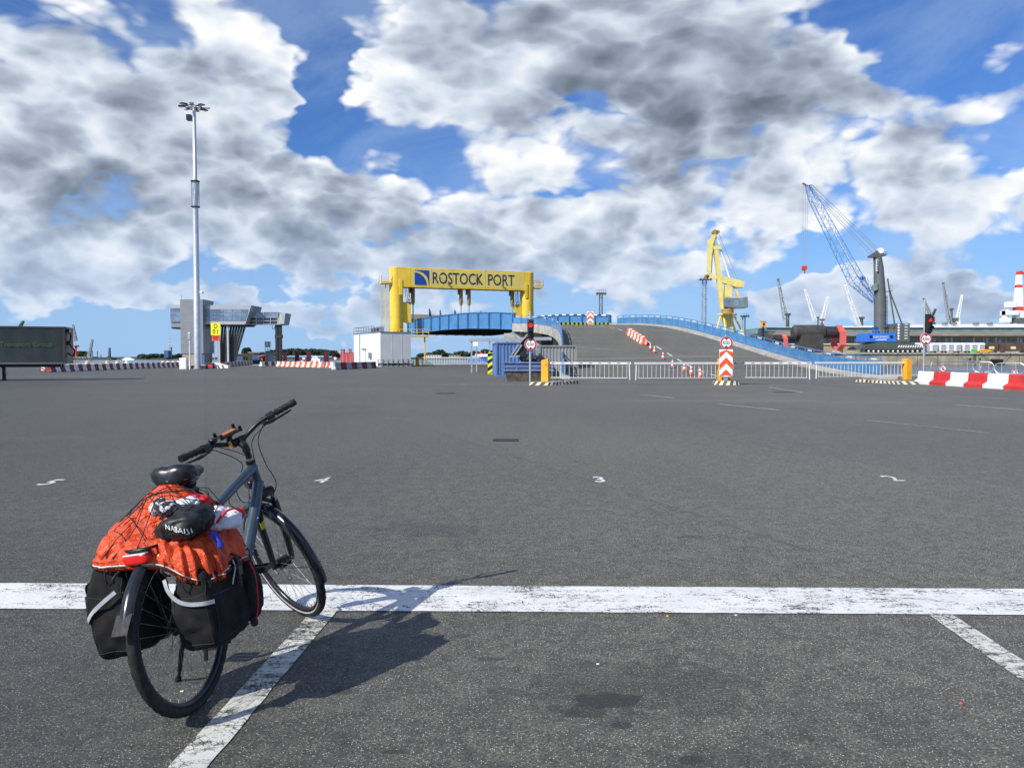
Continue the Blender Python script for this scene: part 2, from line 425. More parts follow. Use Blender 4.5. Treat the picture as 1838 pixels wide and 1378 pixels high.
def mk_materials():
    t = NT('asphalt'); c, chip = asphalt_color(t, 1.0, True)
    t.set(c, t.mr(t.noise(30, 4), .3, .7, .52, .72), 0, .45); t.b.inputs['Diffuse Roughness'].default_value = .9
    h = t.m('ADD', t.m('MULTIPLY', t.noise(140, 4), .6), t.m('MULTIPLY', t.m('SUBTRACT', 1.0, t.vor(150)), .6))
    t.bump(h, .55, .006)
    t = NT('tyre_mark'); c, chip = asphalt_color(t)
    k = t.m('MULTIPLY', t.mr(t.noise(.7, 5, .6, dist=.5), .38, .62), .20); t.set(t.mix(k, c, (.040,.040,.038)), .50, 0, .6); t.b.inputs['Diffuse Roughness'].default_value = .9; t.bump(t.noise(110, 4), .4, .006)
    pm('boom_blue', (.13,.31,.62), .45, var=.1, sc=.4)
    t = NT('ramp_asphalt'); c, chip = asphalt_color(t, 1.75)
    t.set(c, .78, 0, .35); t.bump(t.noise(110, 4), .4, .006)
    for nm, col, lo, hi in (('line_paint', (.76,.755,.73), .505, .64), ('old_paint', (.60,.60,.57), .45, .60), ('bay_paint', (.66,.66,.60), .45, .60)):
        t = NT(nm); c, chip = asphalt_color(t, .8)
        # wear-through: fine cracks between chips, scuffed streaks and missing flakes
        cr = t.mr(t.vor(34, 'DISTANCE_TO_EDGE'), .0, .10, 1.0, 0.0)
        fl = t.noise(26, 8, .72); st = t.noise(9, 6, .65, vec=t.scale((.35, 2.2, 1))); bg = t.noise(1.6, 4, .6)
        w = t.m('ADD', t.m('ADD', t.m('MULTIPLY', fl, .50), t.m('MULTIPLY', st, .38)), t.m('MULTIPLY', bg, .22))
        w = t.m('ADD', w, t.m('MULTIPLY', t.m('MULTIPLY', cr, t.mr(t.noise(5, 3), .4, .62)), .13))
        pit = t.m('MULTIPLY', t.mr(t.vor(90), .0, .36, 1.0, 0.0), .09)
        wear = t.mr(t.m('ADD', w, pit), lo+.06, hi+.06)
        pc = t.mix(t.mr(t.noise(4, 5), .3, .7), tuple(x*.86 for x in col), col)
        t.set(t.mix(wear, pc, c), .66, 0, .35)
        t.bump(t.m('ADD', t.m('MULTIPLY', wear, -.6), t.noise(130, 3)), .4, .004)
    pm('concrete', (.40,.385,.35), .85, var=.22, sc=1.4, bump=.25, dirt=.55, dcol=(.17,.15,.12), dsc=.6, streak=True)
    pm('concrete_quay', (.30,.27,.20), .9, var=.3, sc=.35, bump=.2, dirt=.7, dcol=(.10,.085,.055), dsc=.18, streak=True)
    pm('apron', (.42,.41,.38), .85, var=.15, sc=.2, dirt=.3)
    pm('hut_wall', (.66,.67,.67), .7, var=.05, sc=.7, dirt=.22, dcol=(.42,.42,.40), dsc=.5, streak=True)
    pm('yellow', (.80,.54,.045), .5, var=.10, sc=.5, dirt=.40, dcol=(.46,.27,.06), dsc=.5, streak=True)
    pm('ochre', (.34,.22,.06), .55, var=.15, sc=2, dirt=.4)
    pm('pale_yellow', (.74,.62,.20), .55, var=.10, sc=.4, dirt=.35, dcol=(.35,.27,.12), dsc=.25, streak=True)
    pm('orange_box', (.90,.40,.02), .42, var=.05, sc=2, dirt=.12, dcol=(.5,.25,.05))
    pm('bridge_blue', (.070,.215,.43), .45, var=.10, sc=.8, dirt=.32, dcol=(.10,.17,.26), dsc=.45, streak=True)
    pm('rail_blue', (.065,.20,.42), .5, var=.18, sc=1.1, dirt=.35, dcol=(.07,.12,.20), dsc=.6)
    t = NT('acrylic_blue'); t.set(t.mix(t.mr(t.noise(.9, 5), .3, .7), (.045,.17,.37), (.085,.25,.47)), .22, 0, .5)
    pm('container_blue', (.085,.17,.37), .55, var=.12, sc=1.0, dirt=.5, dcol=(.10,.085,.09), dsc=.9, streak=True)
    pm('skip_blue', (.11,.17,.33), .6, var=.2, sc=2.5, dirt=.75, dcol=(.105,.075,.05), dsc=1.6)
    pm('skip_grime', (.10,.085,.065), .8, var=.5, sc=3.0, bump=.3, dirt=.6, dcol=(.05,.055,.08), dsc=2.2)
    pm('grey_steel', (.28,.30,.32), .45, .55, var=.12, sc=2, dirt=.25)
    pm('galv', (.50,.53,.55), .42, .65, var=.12, sc=5, dirt=.12, dcol=(.3,.3,.3))
    pm('mast_metal', (.62,.64,.66), .38, .55, var=.07, sc=1.5, dirt=.12, dcol=(.4,.4,.4), streak=True)
    pm('white_paint', (.78,.78,.77), .5, var=.05, sc=3, dirt=.16, dcol=(.45,.43,.40), dsc=1.2)
    pm('boom_white', (.70,.70,.69), .4, var=.04, sc=4, dirt=.12, dcol=(.5,.48,.45), dsc=2)
    pm('red_paint', (.60,.035,.03), .45, var=.12, sc=2.2, dirt=.22, dcol=(.25,.04,.035), dsc=1.5)
    pm('sign_red', (.52,.02,.022), .38, var=.05, sc=6)
    pm('barrier_red', (.58,.035,.035), .6, var=.16, sc=1.8, bump=.15, dirt=.32, dcol=(.26,.05,.045), dsc=1.1)
    pm('barrier_white', (.78,.77,.74), .6, var=.07, sc=1.8, bump=.15, dirt=.34, dcol=(.47,.44,.38), dsc=1.1)
    pm('dark_red', (.20,.022,.026), .65, var=.25, sc=1.6, bump=.2, dirt=.3)
    pm('block_grey', (.40,.42,.45), .7, var=.12, sc=1.8, bump=.2, dirt=.3, dcol=(.24,.24,.25))
    pm('pile_pink', (.60,.14,.15), .6, var=.14, sc=.6, dirt=.35, dcol=(.30,.08,.07), dsc=.5, streak=True)
    pm('orange_plastic', (.82,.11,.03), .45, var=.08, sc=3, dirt=.2, dcol=(.3,.08,.04))
    pm('sign_orange', (.80,.10,.03), .4, var=.04, sc=5)
    pm('sign_white', (.82,.82,.80), .38, var=.03, sc=5)
    pm('sign_yellow', (.82,.80,.02), .42, var=.03, sc=3)
    pm('kerb_cream', (.66,.60,.40), .8, var=.14, sc=3, bump=.2, dirt=.45, dcol=(.25,.22,.16), dsc=2)
    pm('kerb_dark', (.085,.085,.088), .8, var=.25, sc=3, bump=.2, dirt=.4, dcol=(.20,.19,.16), dsc=2)
    pm('black_paint', (.012,.012,.013), .5, var=.2, sc=4)
    pm('dark_under', (.030,.030,.032), .8, var=.3, sc=1)
    pm('logo_blue', (.012,.06,.30), .4, var=.04, sc=2)
    pm('letter_navy', (.020,.030,.075), .45, var=.05, sc=2)
    pm('curtain_grey', (.026,.034,.036), .42, var=.10, sc=.9, dirt=.2, dcol=(.10,.10,.10), dsc=.8)
    pm('letter_green', (.060,.120,.025), .5, var=.05, sc=2)
    pm('cladding', (.25,.265,.29), .45, .25, var=.05, sc=.4, dirt=.15, dcol=(.2,.2,.2), streak=True)
    pm('cladding_light', (.38,.395,.41), .45, .2, var=.05, sc=.4, dirt=.12, dcol=(.3,.3,.3), streak=True)
    pm('tan_wall', (.30,.27,.22), .85, var=.12, sc=.8)
    t = NT('window_blue'); t.set(t.mix(t.mr(t.noise(.35, 4), .3, .7), (.10,.16,.25), (.26,.36,.46)), .08, .25, .8)
    t = NT('dark_glass'); t.set(t.mix(t.mr(t.noise(.3, 4), .3, .7), (.02,.025,.03), (.06,.07,.075)), .06, 0, .9)
    t = NT('water'); 
    t.set(t.mix(t.mr(t.noise(.02, 4), .3, .7), (.022,.040,.062), (.036,.058,.082)), .16, 0, .5)
    wv = t.m('ADD', t.noise(.55, 5, .6, vec=t.scale((.6, 1, 1))), t.m('MULTIPLY', t.noise(2.6, 4, .6), .35)); t.bump(wv, .9, .35)
    pm('far_land', (.045,.060,.045), .95, var=.3, sc=.02)
    t = NT('wood_leaf'); t.set(t.mix(t.mr(t.noise(.05, 5), .3, .7), (.030,.052,.030), (.060,.085,.040)), .8, 0, .2)
    pm('shed_blue', (.045,.10,.22), .6, var=.15, sc=.3, dirt=.2)
    pm('shed_grey', (.24,.25,.25), .7, var=.15, sc=.3, dirt=.25)
    pm('brick_tan', (.36,.29,.20), .85, var=.15, sc=.3, dirt=.3, streak=True)
    pm('roof_brown', (.22,.20,.165), .85, var=.2, sc=.2, dirt=.4)
    pm('copper_green', (.16,.25,.25), .6, var=.25, sc=.25, dirt=.35, dcol=(.09,.12,.12), streak=True)
    pm('wagon_brown', (.085,.055,.040), .75, var=.25, sc=.6, dirt=.4)
    pm('crane_grey', (.105,.118,.118), .45, var=.08, sc=.3, dirt=.2, dcol=(.05,.05,.05), streak=True)
    pm('crane_blue', (.03,.17,.62), .42, var=.08, sc=.4)
    pm('crane_white', (.74,.76,.78), .5, var=.06, sc=.4, dirt=.2, dcol=(.4,.4,.4))
    pm('crane_far', (.30,.33,.36), .6, var=.1, sc=.2)
    pm('crane_dark', (.07,.085,.075), .6, var=.15, sc=.3)
    pm('crane_red', (.62,.05,.03), .45, var=.1, sc=.5)
    pm('rust_black', (.045,.043,.042), .8, var=.35, sc=.25, bump=.2, bsc=2, dirt=.45, dcol=(.085,.075,.06), dsc=.3)
    pm('flange_red', (.68,.13,.12), .5, var=.08, sc=.4, dirt=.2)
    pm('junk_dark', (.03,.03,.033), .6, var=.4, sc=6)
    pm('slope_brown', (.20,.15,.10), .95, var=.35, sc=.8, bump=.5, bsc=6, dirt=.5, dcol=(.12,.12,.05), dsc=.7)
    for nm, e_ in (('lamp_red', (1.0, .02, .02)),):
        t = NT(nm); t.set((.7,.02,.02), .3); t.b.inputs['Emission Color'].default_value = (*e_, 1); t.b.inputs['Emission Strength'].default_value = 1.6
    # bicycle
    t = NT('bike_paint'); t.set(t.mix(t.mr(t.noise(30, 4), .3, .7), (.075,.105,.130), (.090,.122,.150)), .30, .55, .5)
    pm('rubber', (.016,.016,.017), .62, var=.25, sc=25, bump=.15, bsc=300, spec=.35)
    t = NT('tyre'); t.set(t.mix(t.mr(t.noise(40, 5), .35, .7), (.014,.014,.015), (.030,.029,.028)), .70, 0, .3)
    pm('black_plastic', (.014,.015,.017), .33, var=.15, sc=12, bump=.04, bsc=200)
    pm('black_metal', (.018,.019,.021), .32, .4, var=.15, sc=12)
    pm('fender_black', (.016,.019,.025), .22, var=.12, sc=8, dirt=.3, dcol=(.05,.05,.052), dsc=9)
    pm('saddle_black', (.014,.015,.017), .30, var=.15, sc=15, bump=.06, bsc=350)
    pm('rim_dark', (.05,.052,.056), .32, .8, var=.1, sc=12)
    pm('chrome', (.42,.43,.45), .38, .9, var=.06, sc=20)
    pm('spoke_steel', (.20,.20,.21), .5, .6, var=.1, sc=20)
    pm('reflect_ring', (.55,.55,.55), .35, .3, var=.1, sc=20)
    pm('tail_red', (.62,.012,.010), .16, var=.08, sc=25)
    pm('copper_part', (.70,.25,.09), .32, .6, var=.1, sc=30)
    pm('sticker_yellow', (.75,.62,.02), .45, var=.03, sc=20)
    t = NT('pannier_cloth')
    n = t.noise(9, 6, .6)
    t.set(t.mix(t.mr(n, .35, .7), (.006,.006,.0065), (.017,.0165,.017)), .85, 0, .25); t.bump(t.m('ADD', n, t.m('MULTIPLY', t.noise(420, 2), .25)), .35, .01)
    pm('strip_grey', (.42,.44,.47), .35, .2, var=.08, sc=20)
    t = NT('rain_cloth')
    n = t.noise(7, 5, .6, dist=.6)
    t.set(t.mix(t.mr(n, .3, .7), (.50,.042,.006), (.66,.072,.010)), .5, 0, .45)
    rg = t.m('ABSOLUTE', t.m('SUBTRACT', t.noise(11, 4, .6, dist=1.2), .5)); t.bump(t.m('ADD', t.m('MULTIPLY', rg, -1.0), t.m('MULTIPLY', n, .5)), .8, .03)
    pm('bag_black', (.012,.013,.015), .55, var=.3, sc=14, bump=.3, bsc=22)
    t = NT('shirt_white'); n = t.noise(12, 5, .6, dist=.8); t.set(t.mix(t.mr(n, .3, .7), (.62,.62,.70), (.76,.76,.82)), .85); t.bump(n, .6, .02)
    t = NT('shirt_pattern'); k = t.mr(t.noise(38, 3, .5, dist=.8), .46, .54); t.set(t.mix(k, (.03,.03,.035), (.62,.62,.66)), .85)
    pm('cloth_red', (.60,.018,.03), .8, var=.12, sc=15, bump=.3, bsc=20)
    pm('cloth_blue', (.02,.04,.42), .6, var=.1, sc=15)
    pm('cord_black', (.010,.010,.011), .7, var=.2, sc=30)
    pm('cord_white', (.62,.60,.56), .7, var=.1, sc=30)
mk_materials()

# ---------------------------------------------------------------- ground, water, markings
def ground():
    b = MB()
    out = [(-420,-80),(420,-80),(420,62),(27.6,62),(27.6,126),(10,152),(-34,152),(-62,176),(-420,176)]
    xs = sorted(set([p[0] for p in out])); 
    b.prism([(x, y, -4.0) for x, y in out], (0, 0, 4.0))
    g = tag(b.build('asphalt_yard', 'asphalt'), 'wide dark grey asphalt port yard', kind='structure')
    # quay edge copings
    e = MB()
    for p, q in zip(out[2:], out[3:]):
        d = Vector((q[0]-p[0], q[1]-p[1], 0)); ln = d.length; d.normalize(); n_ = Vector((-d.y, d.x, 0))
        a = Vector((*p, 0)); c = Vector((*q, 0))
        e.prism([a-n_*.0, c-n_*.0, c+n_*.9, a+n_*.9], (0, 0, .12))
    e.build('coping', 'concrete', g)
    # paler concrete apron along the far quay on the left
    e = MB(); e.poly([(-420,120,.004),(-52,120,.004),(-46,150,.004),(-62.5,175,.004),(-420,175,.004)])
    e.build('concrete_apron', 'apron', g)
    return g
GROUND = ground()
w = MB(); w.poly([(-6000,-300,-1.0),(6000,-300,-1.0),(6000,9000,-1.0),(-6000,9000,-1.0)])
tag(w.build('water', 'water'), 'blue grey harbour water', kind='structure')

def sheet(name, pts, mat, z=.004, sub=0):
    b = MB(); b.poly([(p[0], p[1], z) for p in pts]); return b.build(name, mat, GROUND)
# main stop line with slightly wavering edges
def rough_strip(name, a0, a1, b0, b1, mat, z, n=60, amp=.006):
    b = MB(); rows = [[], []]
    for i in range(n+1):
        t = i/n; p = Vector((*a0, 0)).lerp(Vector((*a1, 0)), t); q = Vector((*b0, 0)).lerp(Vector((*b1, 0)), t)
        wv = (q-p).normalized()
        p = p+wv*(mnoise.noise(p*7)*amp); q = q+wv*(mnoise.noise(q*7+Vector((9,3,1)))*amp)
        rows[0].append((p.x, p.y, z)); rows[1].append((q.x, q.y, z))
    b.grid(rows); return b.build(name, mat, GROUND)
rough_strip('stop_line', (-7.0, 4.56), (7.0, 4.30), (-7.0, 5.07), (7.0, 4.80), 'line_paint', .006, 160)
rough_strip('bay_line', (-1.165, 4.52), (-1.30, 1.6), (-1.02, 4.52), (-1.155, 1.6), 'bay_paint', .004, 60)
rough_strip('bay_line', (2.405, 4.44), (2.22, 1.6), (2.545, 4.44), (2.37, 1.6), 'bay_paint', .004, 60)
rough_strip('bay_line', (-4.72, 4.55), (-4.86, 1.6), (-4.58, 4.55), (-4.71, 1.6), 'bay_paint', .004, 60)
def ground_number(ch, px, py, h, wsc):
    t = text_mesh(ch, h, 0.0, wsc, .007); c = gp(px, py)
    # lie flat, top of the digit pointing away
    t.xf(lambda v: Vector((c.x+v.x, c.y+v.z*1.25, .004)))
    t.f = [f for f in t.f]
    return t.build('painted_number', 'line_paint', GROUND)
for ch, px, py in (('5', 90, 866), ('4', 578, 862), ('3', 1076, 861), ('2', 1603, 859)):
    ground_number(ch, px, py, .46, .72)
DZ = [.0045]
def dash(x0, y0, x1, y1, w, mat='old_paint'):
    a, c = gp(x0, y0), gp(x1, y1); d = (c-a).normalized(); n_ = Vector((-d.y, d.x, 0))*w/2
    DZ[0] += .0002; sheet('faded_line' if mat == 'old_paint' else 'asphalt_seam', [a-n_, c-n_, c+n_, a+n_], mat, DZ[0])
for q in ((1150,708,1210,714,.13),(1290,725,1400,736,.13),(1380,695,1440,704,.14),(1555,754,1775,777,.06),(1712,726,1838,736,.13),(1705,711,1810,716,.08),(792,690,838,690,.28),(900,690,945,690,.22),(980,698,1005,700,.08),(690,750,735,752,.02)):
    dash(*q)
def drain(px, py, w, d, label):
    c = gp(px, py); t = thing('drain_cover', (c.x, c.y, .004), label, 'drain cover')
    b = MB(); b.box(c.x-w/2, c.x+w/2, c.y-d/2, c.y+d/2, .002, .008); b.build('frame', 'dark_under', t)
    for i in range(7):
        b = MB(); x = c.x-w/2+w*(i+.5)/7; b.box(x-w*.03, x+w*.03, c.y-d/2+.04, c.y+d/2-.04, .007, .014); b.build('bar', 'rust_black', t)
drain(908, 790, .46, .40, 'rusty square drain grate in the open asphalt beyond the stop line')
drain(1408, 704, .8, .6, 'dark drain cover on the asphalt in front of the chevron sign')
drain(800, 706, .8, .6, 'dark drain cover on the asphalt before the blue skip')
for px, py, c, l in ((1198,1106,'sticker_yellow','tiny yellow leaf scrap just below the thick white line'),(1725,1263,'orange_plastic','tiny orange scrap beside the white bay line'),(1321,1104,'sign_white','small white scrap just below the thick white line'),(1073,1192,'sign_white','small white paint chip near the oil stain'),(327,1241,'sign_white','small white paint spot on asphalt inside the rear wheel')):
    c0 = gp(px, py); b = MB(); k = .007
    b.prism([(c0.x+k*(1+.5*random.random())*math.cos(a), c0.y+k*.8*math.sin(a), .001) for a in [i*PI/3 for i in range(6)]], (0, 0, .004))
    tag(b.build('litter_scrap', c), l, 'litter')

# ---------------------------------------------------------------- ramp
ZP = ([50,52,56,60,65,70,75,80,85,90,95,100,105,110,116,125],[0,.03,.12,.30,.65,1.1,1.65,2.4,3.2,4.0,4.7,5.3,5.75,6.1,6.35,6.45])
def rz(y): return table(y, *ZP)
LE = spline([(3.9,50,0),(3.9,56,0),(4.6,66,0),(5.2,76,0),(5.75,86,0),(5.85,93,0),(5.1,100,0),(3.2,106,0),(.4,110,0)], 8)
RE = spline([(24.4,50,0),(24.5,57,0),(24.6,66,0),(24.55,75,0),(23.2,84,0),(21.4,93,0),(20.0,101,0),(18.2,109,0),(15.2,118.4,0)], 8)
NR = len(LE)
LZ = [rz(p.y)+.0 for p in LE]; RZ = [rz(p.y) for p in RE]
for i in range(NR):
    LE[i].z = LZ[i]+.010; RE[i].z = RZ[i]+.010
def ramp():
    r = thing('vehicle_ramp', (14, 80, 0), 'curving asphalt vehicle ramp rising to the blue ferry bridge', 'ramp')
    K = 10
    b = MB(); rows = [[LE[i].lerp(RE[i], j/K) for j in range(K+1)] for i in range(NR)]
    b.grid(rows); b.build('road_surface', 'ramp_asphalt', r, smooth='all')
    # concrete slab below: solid embankment at the foot, slab on piers higher up
    b = MB()
    def side(E, outw, mat_thick):
        bot = []; top = []
        for i in range(NR):
            p = E[i]; th = .75
            top.append(p+Vector((0,0,-.02))); bot.append(Vector((p.x, p.y, max(-.05, p.z-th))))
        return top, bot
    lt, lb = side(LE, -1, 0); rt, rb_ = side(RE, 1, 0)
    b.grid([lt, lb]); b.grid([rb_, rt]); b.grid([lb, rb_])
    b.build('deck_slab', 'concrete', r)
    # edge beams (kerbs) either side
    for nm, E, s in (('kerb', LE, -1), ('kerb', RE, 1)):
        b = MB(); rows = []
        for i in range(2, NR):
            p = E[i]; d = (E[min(i+1, NR-1)]-E[max(i-1, 0)]); d.z = 0; d.normalize(); n_ = Vector((d.y, -d.x, 0))*s
            w_ = .45 if s < 0 else 1.5
            low = max(-.02, p.z-.95)
            rows.append([p-n_*.02+Vector((0,0,-.05)), p-n_*.02+Vector((0,0,.16)), p+n_*w_+Vector((0,0,.20)), Vector((p.x+n_.x*w_, p.y+n_.y*w_, low))])
        b.grid(rows); b._f(*range(0, 4)); n4 = len(b.v); b._f(n4-1, n4-2, n4-3, n4-4)
        b.build(nm, 'concrete' if s < 0 else 'concrete', r)
    # right flank embankment
    b = MB(); rows = []
    for i in range(2, NR):
        p = RE[i]; rows.append([Vector((p.x+1.3, p.y, p.z+.12)), Vector((min(27.4, p.x+1.3+max(.4, p.z*.8)), p.y, -.05))])
    b.grid(rows); b.build('embankment', 'slope_brown', r)
    # piers under the high part
    for i in (36, 44, 52, 60):
        for k in (.12, .5, .88):
            p = LE[i].lerp(RE[i], k); b = MB(); b.box(p.x-.5, p.x+.5, p.y-.5, p.y+.5, 0, p.z-.6); b.build('pier', 'concrete', r)
    # abutment wall under the bridge seat
    a, c = LE[-1], RE[-1]; d = (c-a); d.z = 0; d.normalize(); n_ = Vector((-d.y, d.x, 0))
    b = MB(); b.prism([Vector((a.x, a.y, 0))+d*1.2, Vector((c.x, c.y, 0))-d*.5, Vector((c.x, c.y, 0))-d*.5-n_*1.6, Vector((a.x, a.y, 0))+d*1.2-n_*1.6], (0, 0, 4.9))
    b.build('abutment', 'concrete', r)
    # centre line dashes
    for i0 in range(3, NR-6, 4):
        b = MB(); pts = []
        for s in (-1, 1):
            row = []
            for t in (0, 1, 2):
                p = LE[i0].lerp(RE[i0], .53).lerp(LE[i0+2].lerp(RE[i0+2], .53), t/2)
                row.append(p+Vector((s*.09, 0, .006)))
            pts.append(row)
        b.grid(pts); b.build('centre_dash', 'line_paint', r)
    for i0 in (14, 22, 30, 38, 46, 54):
        a, c = LE[i0]+Vector((.05,0,.006)), RE[i0]+Vector((-.05,0,.006)); d = Vector((0,.10,.012)); b = MB()
        b.grid([[a.lerp(c, k/10) for k in range(11)], [a.lerp(c, k/10)+d for k in range(11)]]); b.build('expansion_joint', 'dark_under', r)
    # hazard strip at the crest
    a, c = LE[-1]+Vector((0,0,.02)), RE[-1]+Vector((0,0,.02)); n = 44
    for i in range(n):
        p, q = a.lerp(c, i/n), a.lerp(c, (i+1)/n); b = MB()
        nn = Vector((-.496, .868, 0))*.3
        b.prism([p, q, q+nn, p+nn], (0, 0, .35)); b.build('hazard_stripe', 'sign_yellow' if i % 2 else 'black_paint', r)
    return r
RAMP = ramp()

def parapet(name, E, i0, i1, side, label, off, tall=1.1, solid=False):
    t = thing(name, tuple(Vector((E[i0].x, E[i0].y, 0))), label, 'parapet')
    pts = []
    for i in range(i0, i1+1):
        d = (E[min(i+1, NR-1)]-E[max(i-1, 0)]); d.z = 0; d.normalize(); n_ = Vector((d.y, -d.x, 0))*side
        pts.append(E[i]+n_*off+Vector((0,0,.19)))
    # resample evenly
    L_ = [0]
    for a, c in zip(pts, pts[1:]): L_.append(L_[-1]+(c-a).length)
    def P(s):
        for k in range(len(L_)-1):
            if s <= L_[k+1]: return pts[k].lerp(pts[k+1], (s-L_[k])/(L_[k+1]-L_[k]))
        return pts[-1]
    n = int(L_[-1]/2.0); st = L_[-1]/n
    for k in range(n+1):
        p = P(k*st); b = MB(); b.box(p.x-.04, p.x+.04, p.y-.04, p.y+.04, p.z-.12, p.z+tall); b.build('post', 'rail_blue', t)
        if k == n: break
        q = P((k+1)*st); g = (q-p).normalized()*.06
        b = MB(); b.bar(p+g+Vector((0,0,tall*.43)), q-g+Vector((0,0,tall*.43)), .03, tall*.70); b.build('panel', 'acrylic_blue', t)
        if k % 2 == 0:
            m_ = p.lerp(q, .5)+Vector((0,0,tall*.90)); b = MB(); b.bar(m_-g*7, m_+g*7, .05, .10); b.build('reflector_plate', 'boom_white', t)
    b = MB(); b.tube([P(k*st)+Vector((0,0,tall+.02)) for k in range(n+1)], .045, 6); b.build('handrail', 'rail_blue', t)
    b = MB(); b.tube([P(k*st)+Vector((0,0,.06)) for k in range(n+1)], .03, 5); b.build('bottom_rail', 'rail_blue', t)
    return t
parapet('blue_parapet', LE, 5, NR-1, -1, 'blue panelled parapet along the curved side of the ramp above the skip', .25)
parapet('blue_parapet', RE, 4, NR-1, 1, 'long blue panelled parapet along the water side of the ramp', 1.1, 1.2)

# ---------------------------------------------------------------- ferry bridge
def bridge():
    t = thing('ferry_bridge', (-9, 127, 0), 'arched blue steel ferry bridge hanging under the yellow gantry', 'bridge')
    d = Vector((-.496, .868, 0)); n_ = Vector((.868, .496, 0)); A = Vector((.4, 110, 0)); LEN = 39.5; WID = 17.0
    def top(s): return table(s, [0, .12, .35, .6, 1], [7.75, 8.1, 8.5, 8.6, 8.35])
    def bot(s): return table(s, [0, .12, .35, .6, 1], [5.45, 5.7, 6.05, 6.15, 5.75])
    ns = 24
    for off, nm in ((0, 'near_girder'), (WID, 'far_girder')):
        b = MB()
        for k in range(ns):
            s0, s1 = k/ns, (k+1)/ns; p0, p1 = A+n_*off+d*LEN*s0, A+n_*off+d*LEN*s1
            w_ = n_*.16
            b.hexa([p0-w_+Vector((0,0,bot(s0))), p1-w_+Vector((0,0,bot(s1))), p1+w_+Vector((0,0,bot(s1))), p0+w_+Vector((0,0,bot(s0))),
                    p0-w_+Vector((0,0,top(s0))), p1-w_+Vector((0,0,top(s1))), p1+w_+Vector((0,0,top(s1))), p0+w_+Vector((0,0,top(s0)))])
        g = b.build(nm.replace('near_','').replace('far_',''), 'bridge_blue', t)
        for e_, lo in ((top, 0), (bot, 1)):
            b = MB()
            for k in range(ns):
                s0, s1 = k/ns, (k+1)/ns
                b.bar(A+n_*off+d*LEN*s0+Vector((0,0,e_(s0))), A+n_*off+d*LEN*s1+Vector((0,0,e_(s1))), .62, .09)
            b.build('flange', 'bridge_blue', g)
        for k in range(12):
            s = (k+.02)/11; s = min(1, s); p = A+n_*off+d*LEN*s-n_*.3
            b = MB(); b.bar(p+Vector((0,0,bot(s)+.03)), p+Vector((0,0,top(s)-.03)), .20, .34, up=tuple(n_)); b.build('stiffener', 'rail_blue', g)  # darker blue on the stiffeners stands in for their faint rib shading
            if off == 0 and k < 11:
                p2 = p+d*LEN/22*.35; b = MB(); b.bar(p+d*.2+Vector((0,0,bot(s)+.55)), p+d*.7+Vector((0,0,bot(s)+.75)), .25, .08); b.build('bracket', 'rail_blue', g)
    # deck and cross beams below
    b = MB()
    for k in range(ns):
        s0, s1 = k/ns, (k+1)/ns
        p = [A+d*LEN*s0+n_*.3, A+d*LEN*s1+n_*.3, A+d*LEN*s1+n_*(WID-.3), A+d*LEN*s0+n_*(WID-.3)]; zz = [s0, s1, s1, s0]
        b.hexa([q+Vector((0,0,bot(s)+.7)) for q, s in zip(p, zz)]+[q+Vector((0,0,bot(s)+.95)) for q, s in zip(p, zz)])
    b.build('deck', 'dark_under', t)
    for k in range(12):
        s = k/11; b = MB(); p = A+d*LEN*s+Vector((0,0,bot(s)+.35)); b.bar(p+n_*.2, p+n_*(WID-.2), .25, .75); b.build('cross_beam', 'dark_under', t)
    for k in range(8):
        off = 1.5+k*2.0; b = MB()
        for q in range(ns):
            s0, s1 = q/ns, (q+1)/ns; b.bar(A+n_*off+d*LEN*s0+Vector((0,0,bot(s0)+.3)), A+n_*off+d*LEN*s1+Vector((0,0,bot(s1)+.3)), .2, .8)
        b.build('stringer', 'dark_under', t)
    # striped edge rail on the far side
    n = 22
    for k in range(n):
        s0, s1 = k/n*.62, (k+1)/n*.62; p0 = A+n_*WID+d*LEN*s0+Vector((0,0,top(s0)+.12)); p1 = A+n_*WID+d*LEN*s1+Vector((0,0,top(s1)+.12))
        b = MB(); b.bar(p0, p1, .2, .2); b.build('rail_stripe', 'boom_white' if k % 2 else 'black_paint', t)
    # bearing at the ramp end
    b = MB(); p = A+d*.6+n_*.4; b.lathe([(.7,4.9),(.7,5.0),(.35,5.2),(.35,5.5)], 12, (p.x, p.y, 0)); b.build('bearing', 'bridge_blue', t, smooth=True)
    b = MB(); b.box(p.x-1.6, p.x+1.2, p.y-.9, p.y+.9, 4.3, 4.9); b.build('bearing_block', 'concrete', t)
    b = MB(); b.box(p.x-.7, p.x+.7, p.y-.6, p.y+.6, 0, 4.3); b.build('bearing_pier', 'concrete', t)
    # raised end flap beyond the gantry and small hoist masts on the deck
    E_ = A+d*LEN
    b = MB(); b.hexa([E_+n_*.3+Vector((0,0,6.6)), E_+n_*16.7+Vector((0,0,6.6)), E_+n_*16.7+Vector((0,0,6.9)), E_+n_*.3+Vector((0,0,6.9)),
                      E_+d*6+n_*.3+Vector((0,0,9.6)), E_+d*6+n_*12+Vector((0,0,9.6)), E_+d*6+n_*12+Vector((0,0,9.9)), E_+d*6+n_*.3+Vector((0,0,9.9))])
    b.build('end_flap', 'roof_brown', t)
    for off, s in ((2.0, .88), (5.0, .93), (7.5, .9), (13.0, .9)):
        p = A+d*LEN*s+n_*off; b = MB()
        b.prism([p+Vector((0,0,6.6)), p+d*.1+n_*1.2+Vector((0,0,6.6)), p+n_*.5+Vector((0,0,8.8)), p+n_*.1+Vector((0,0,10.4)), p+Vector((0,0,10.2))], d*.25)
        b.build('hinge_arm', 'bridge_blue', t)
    return t
bridge()

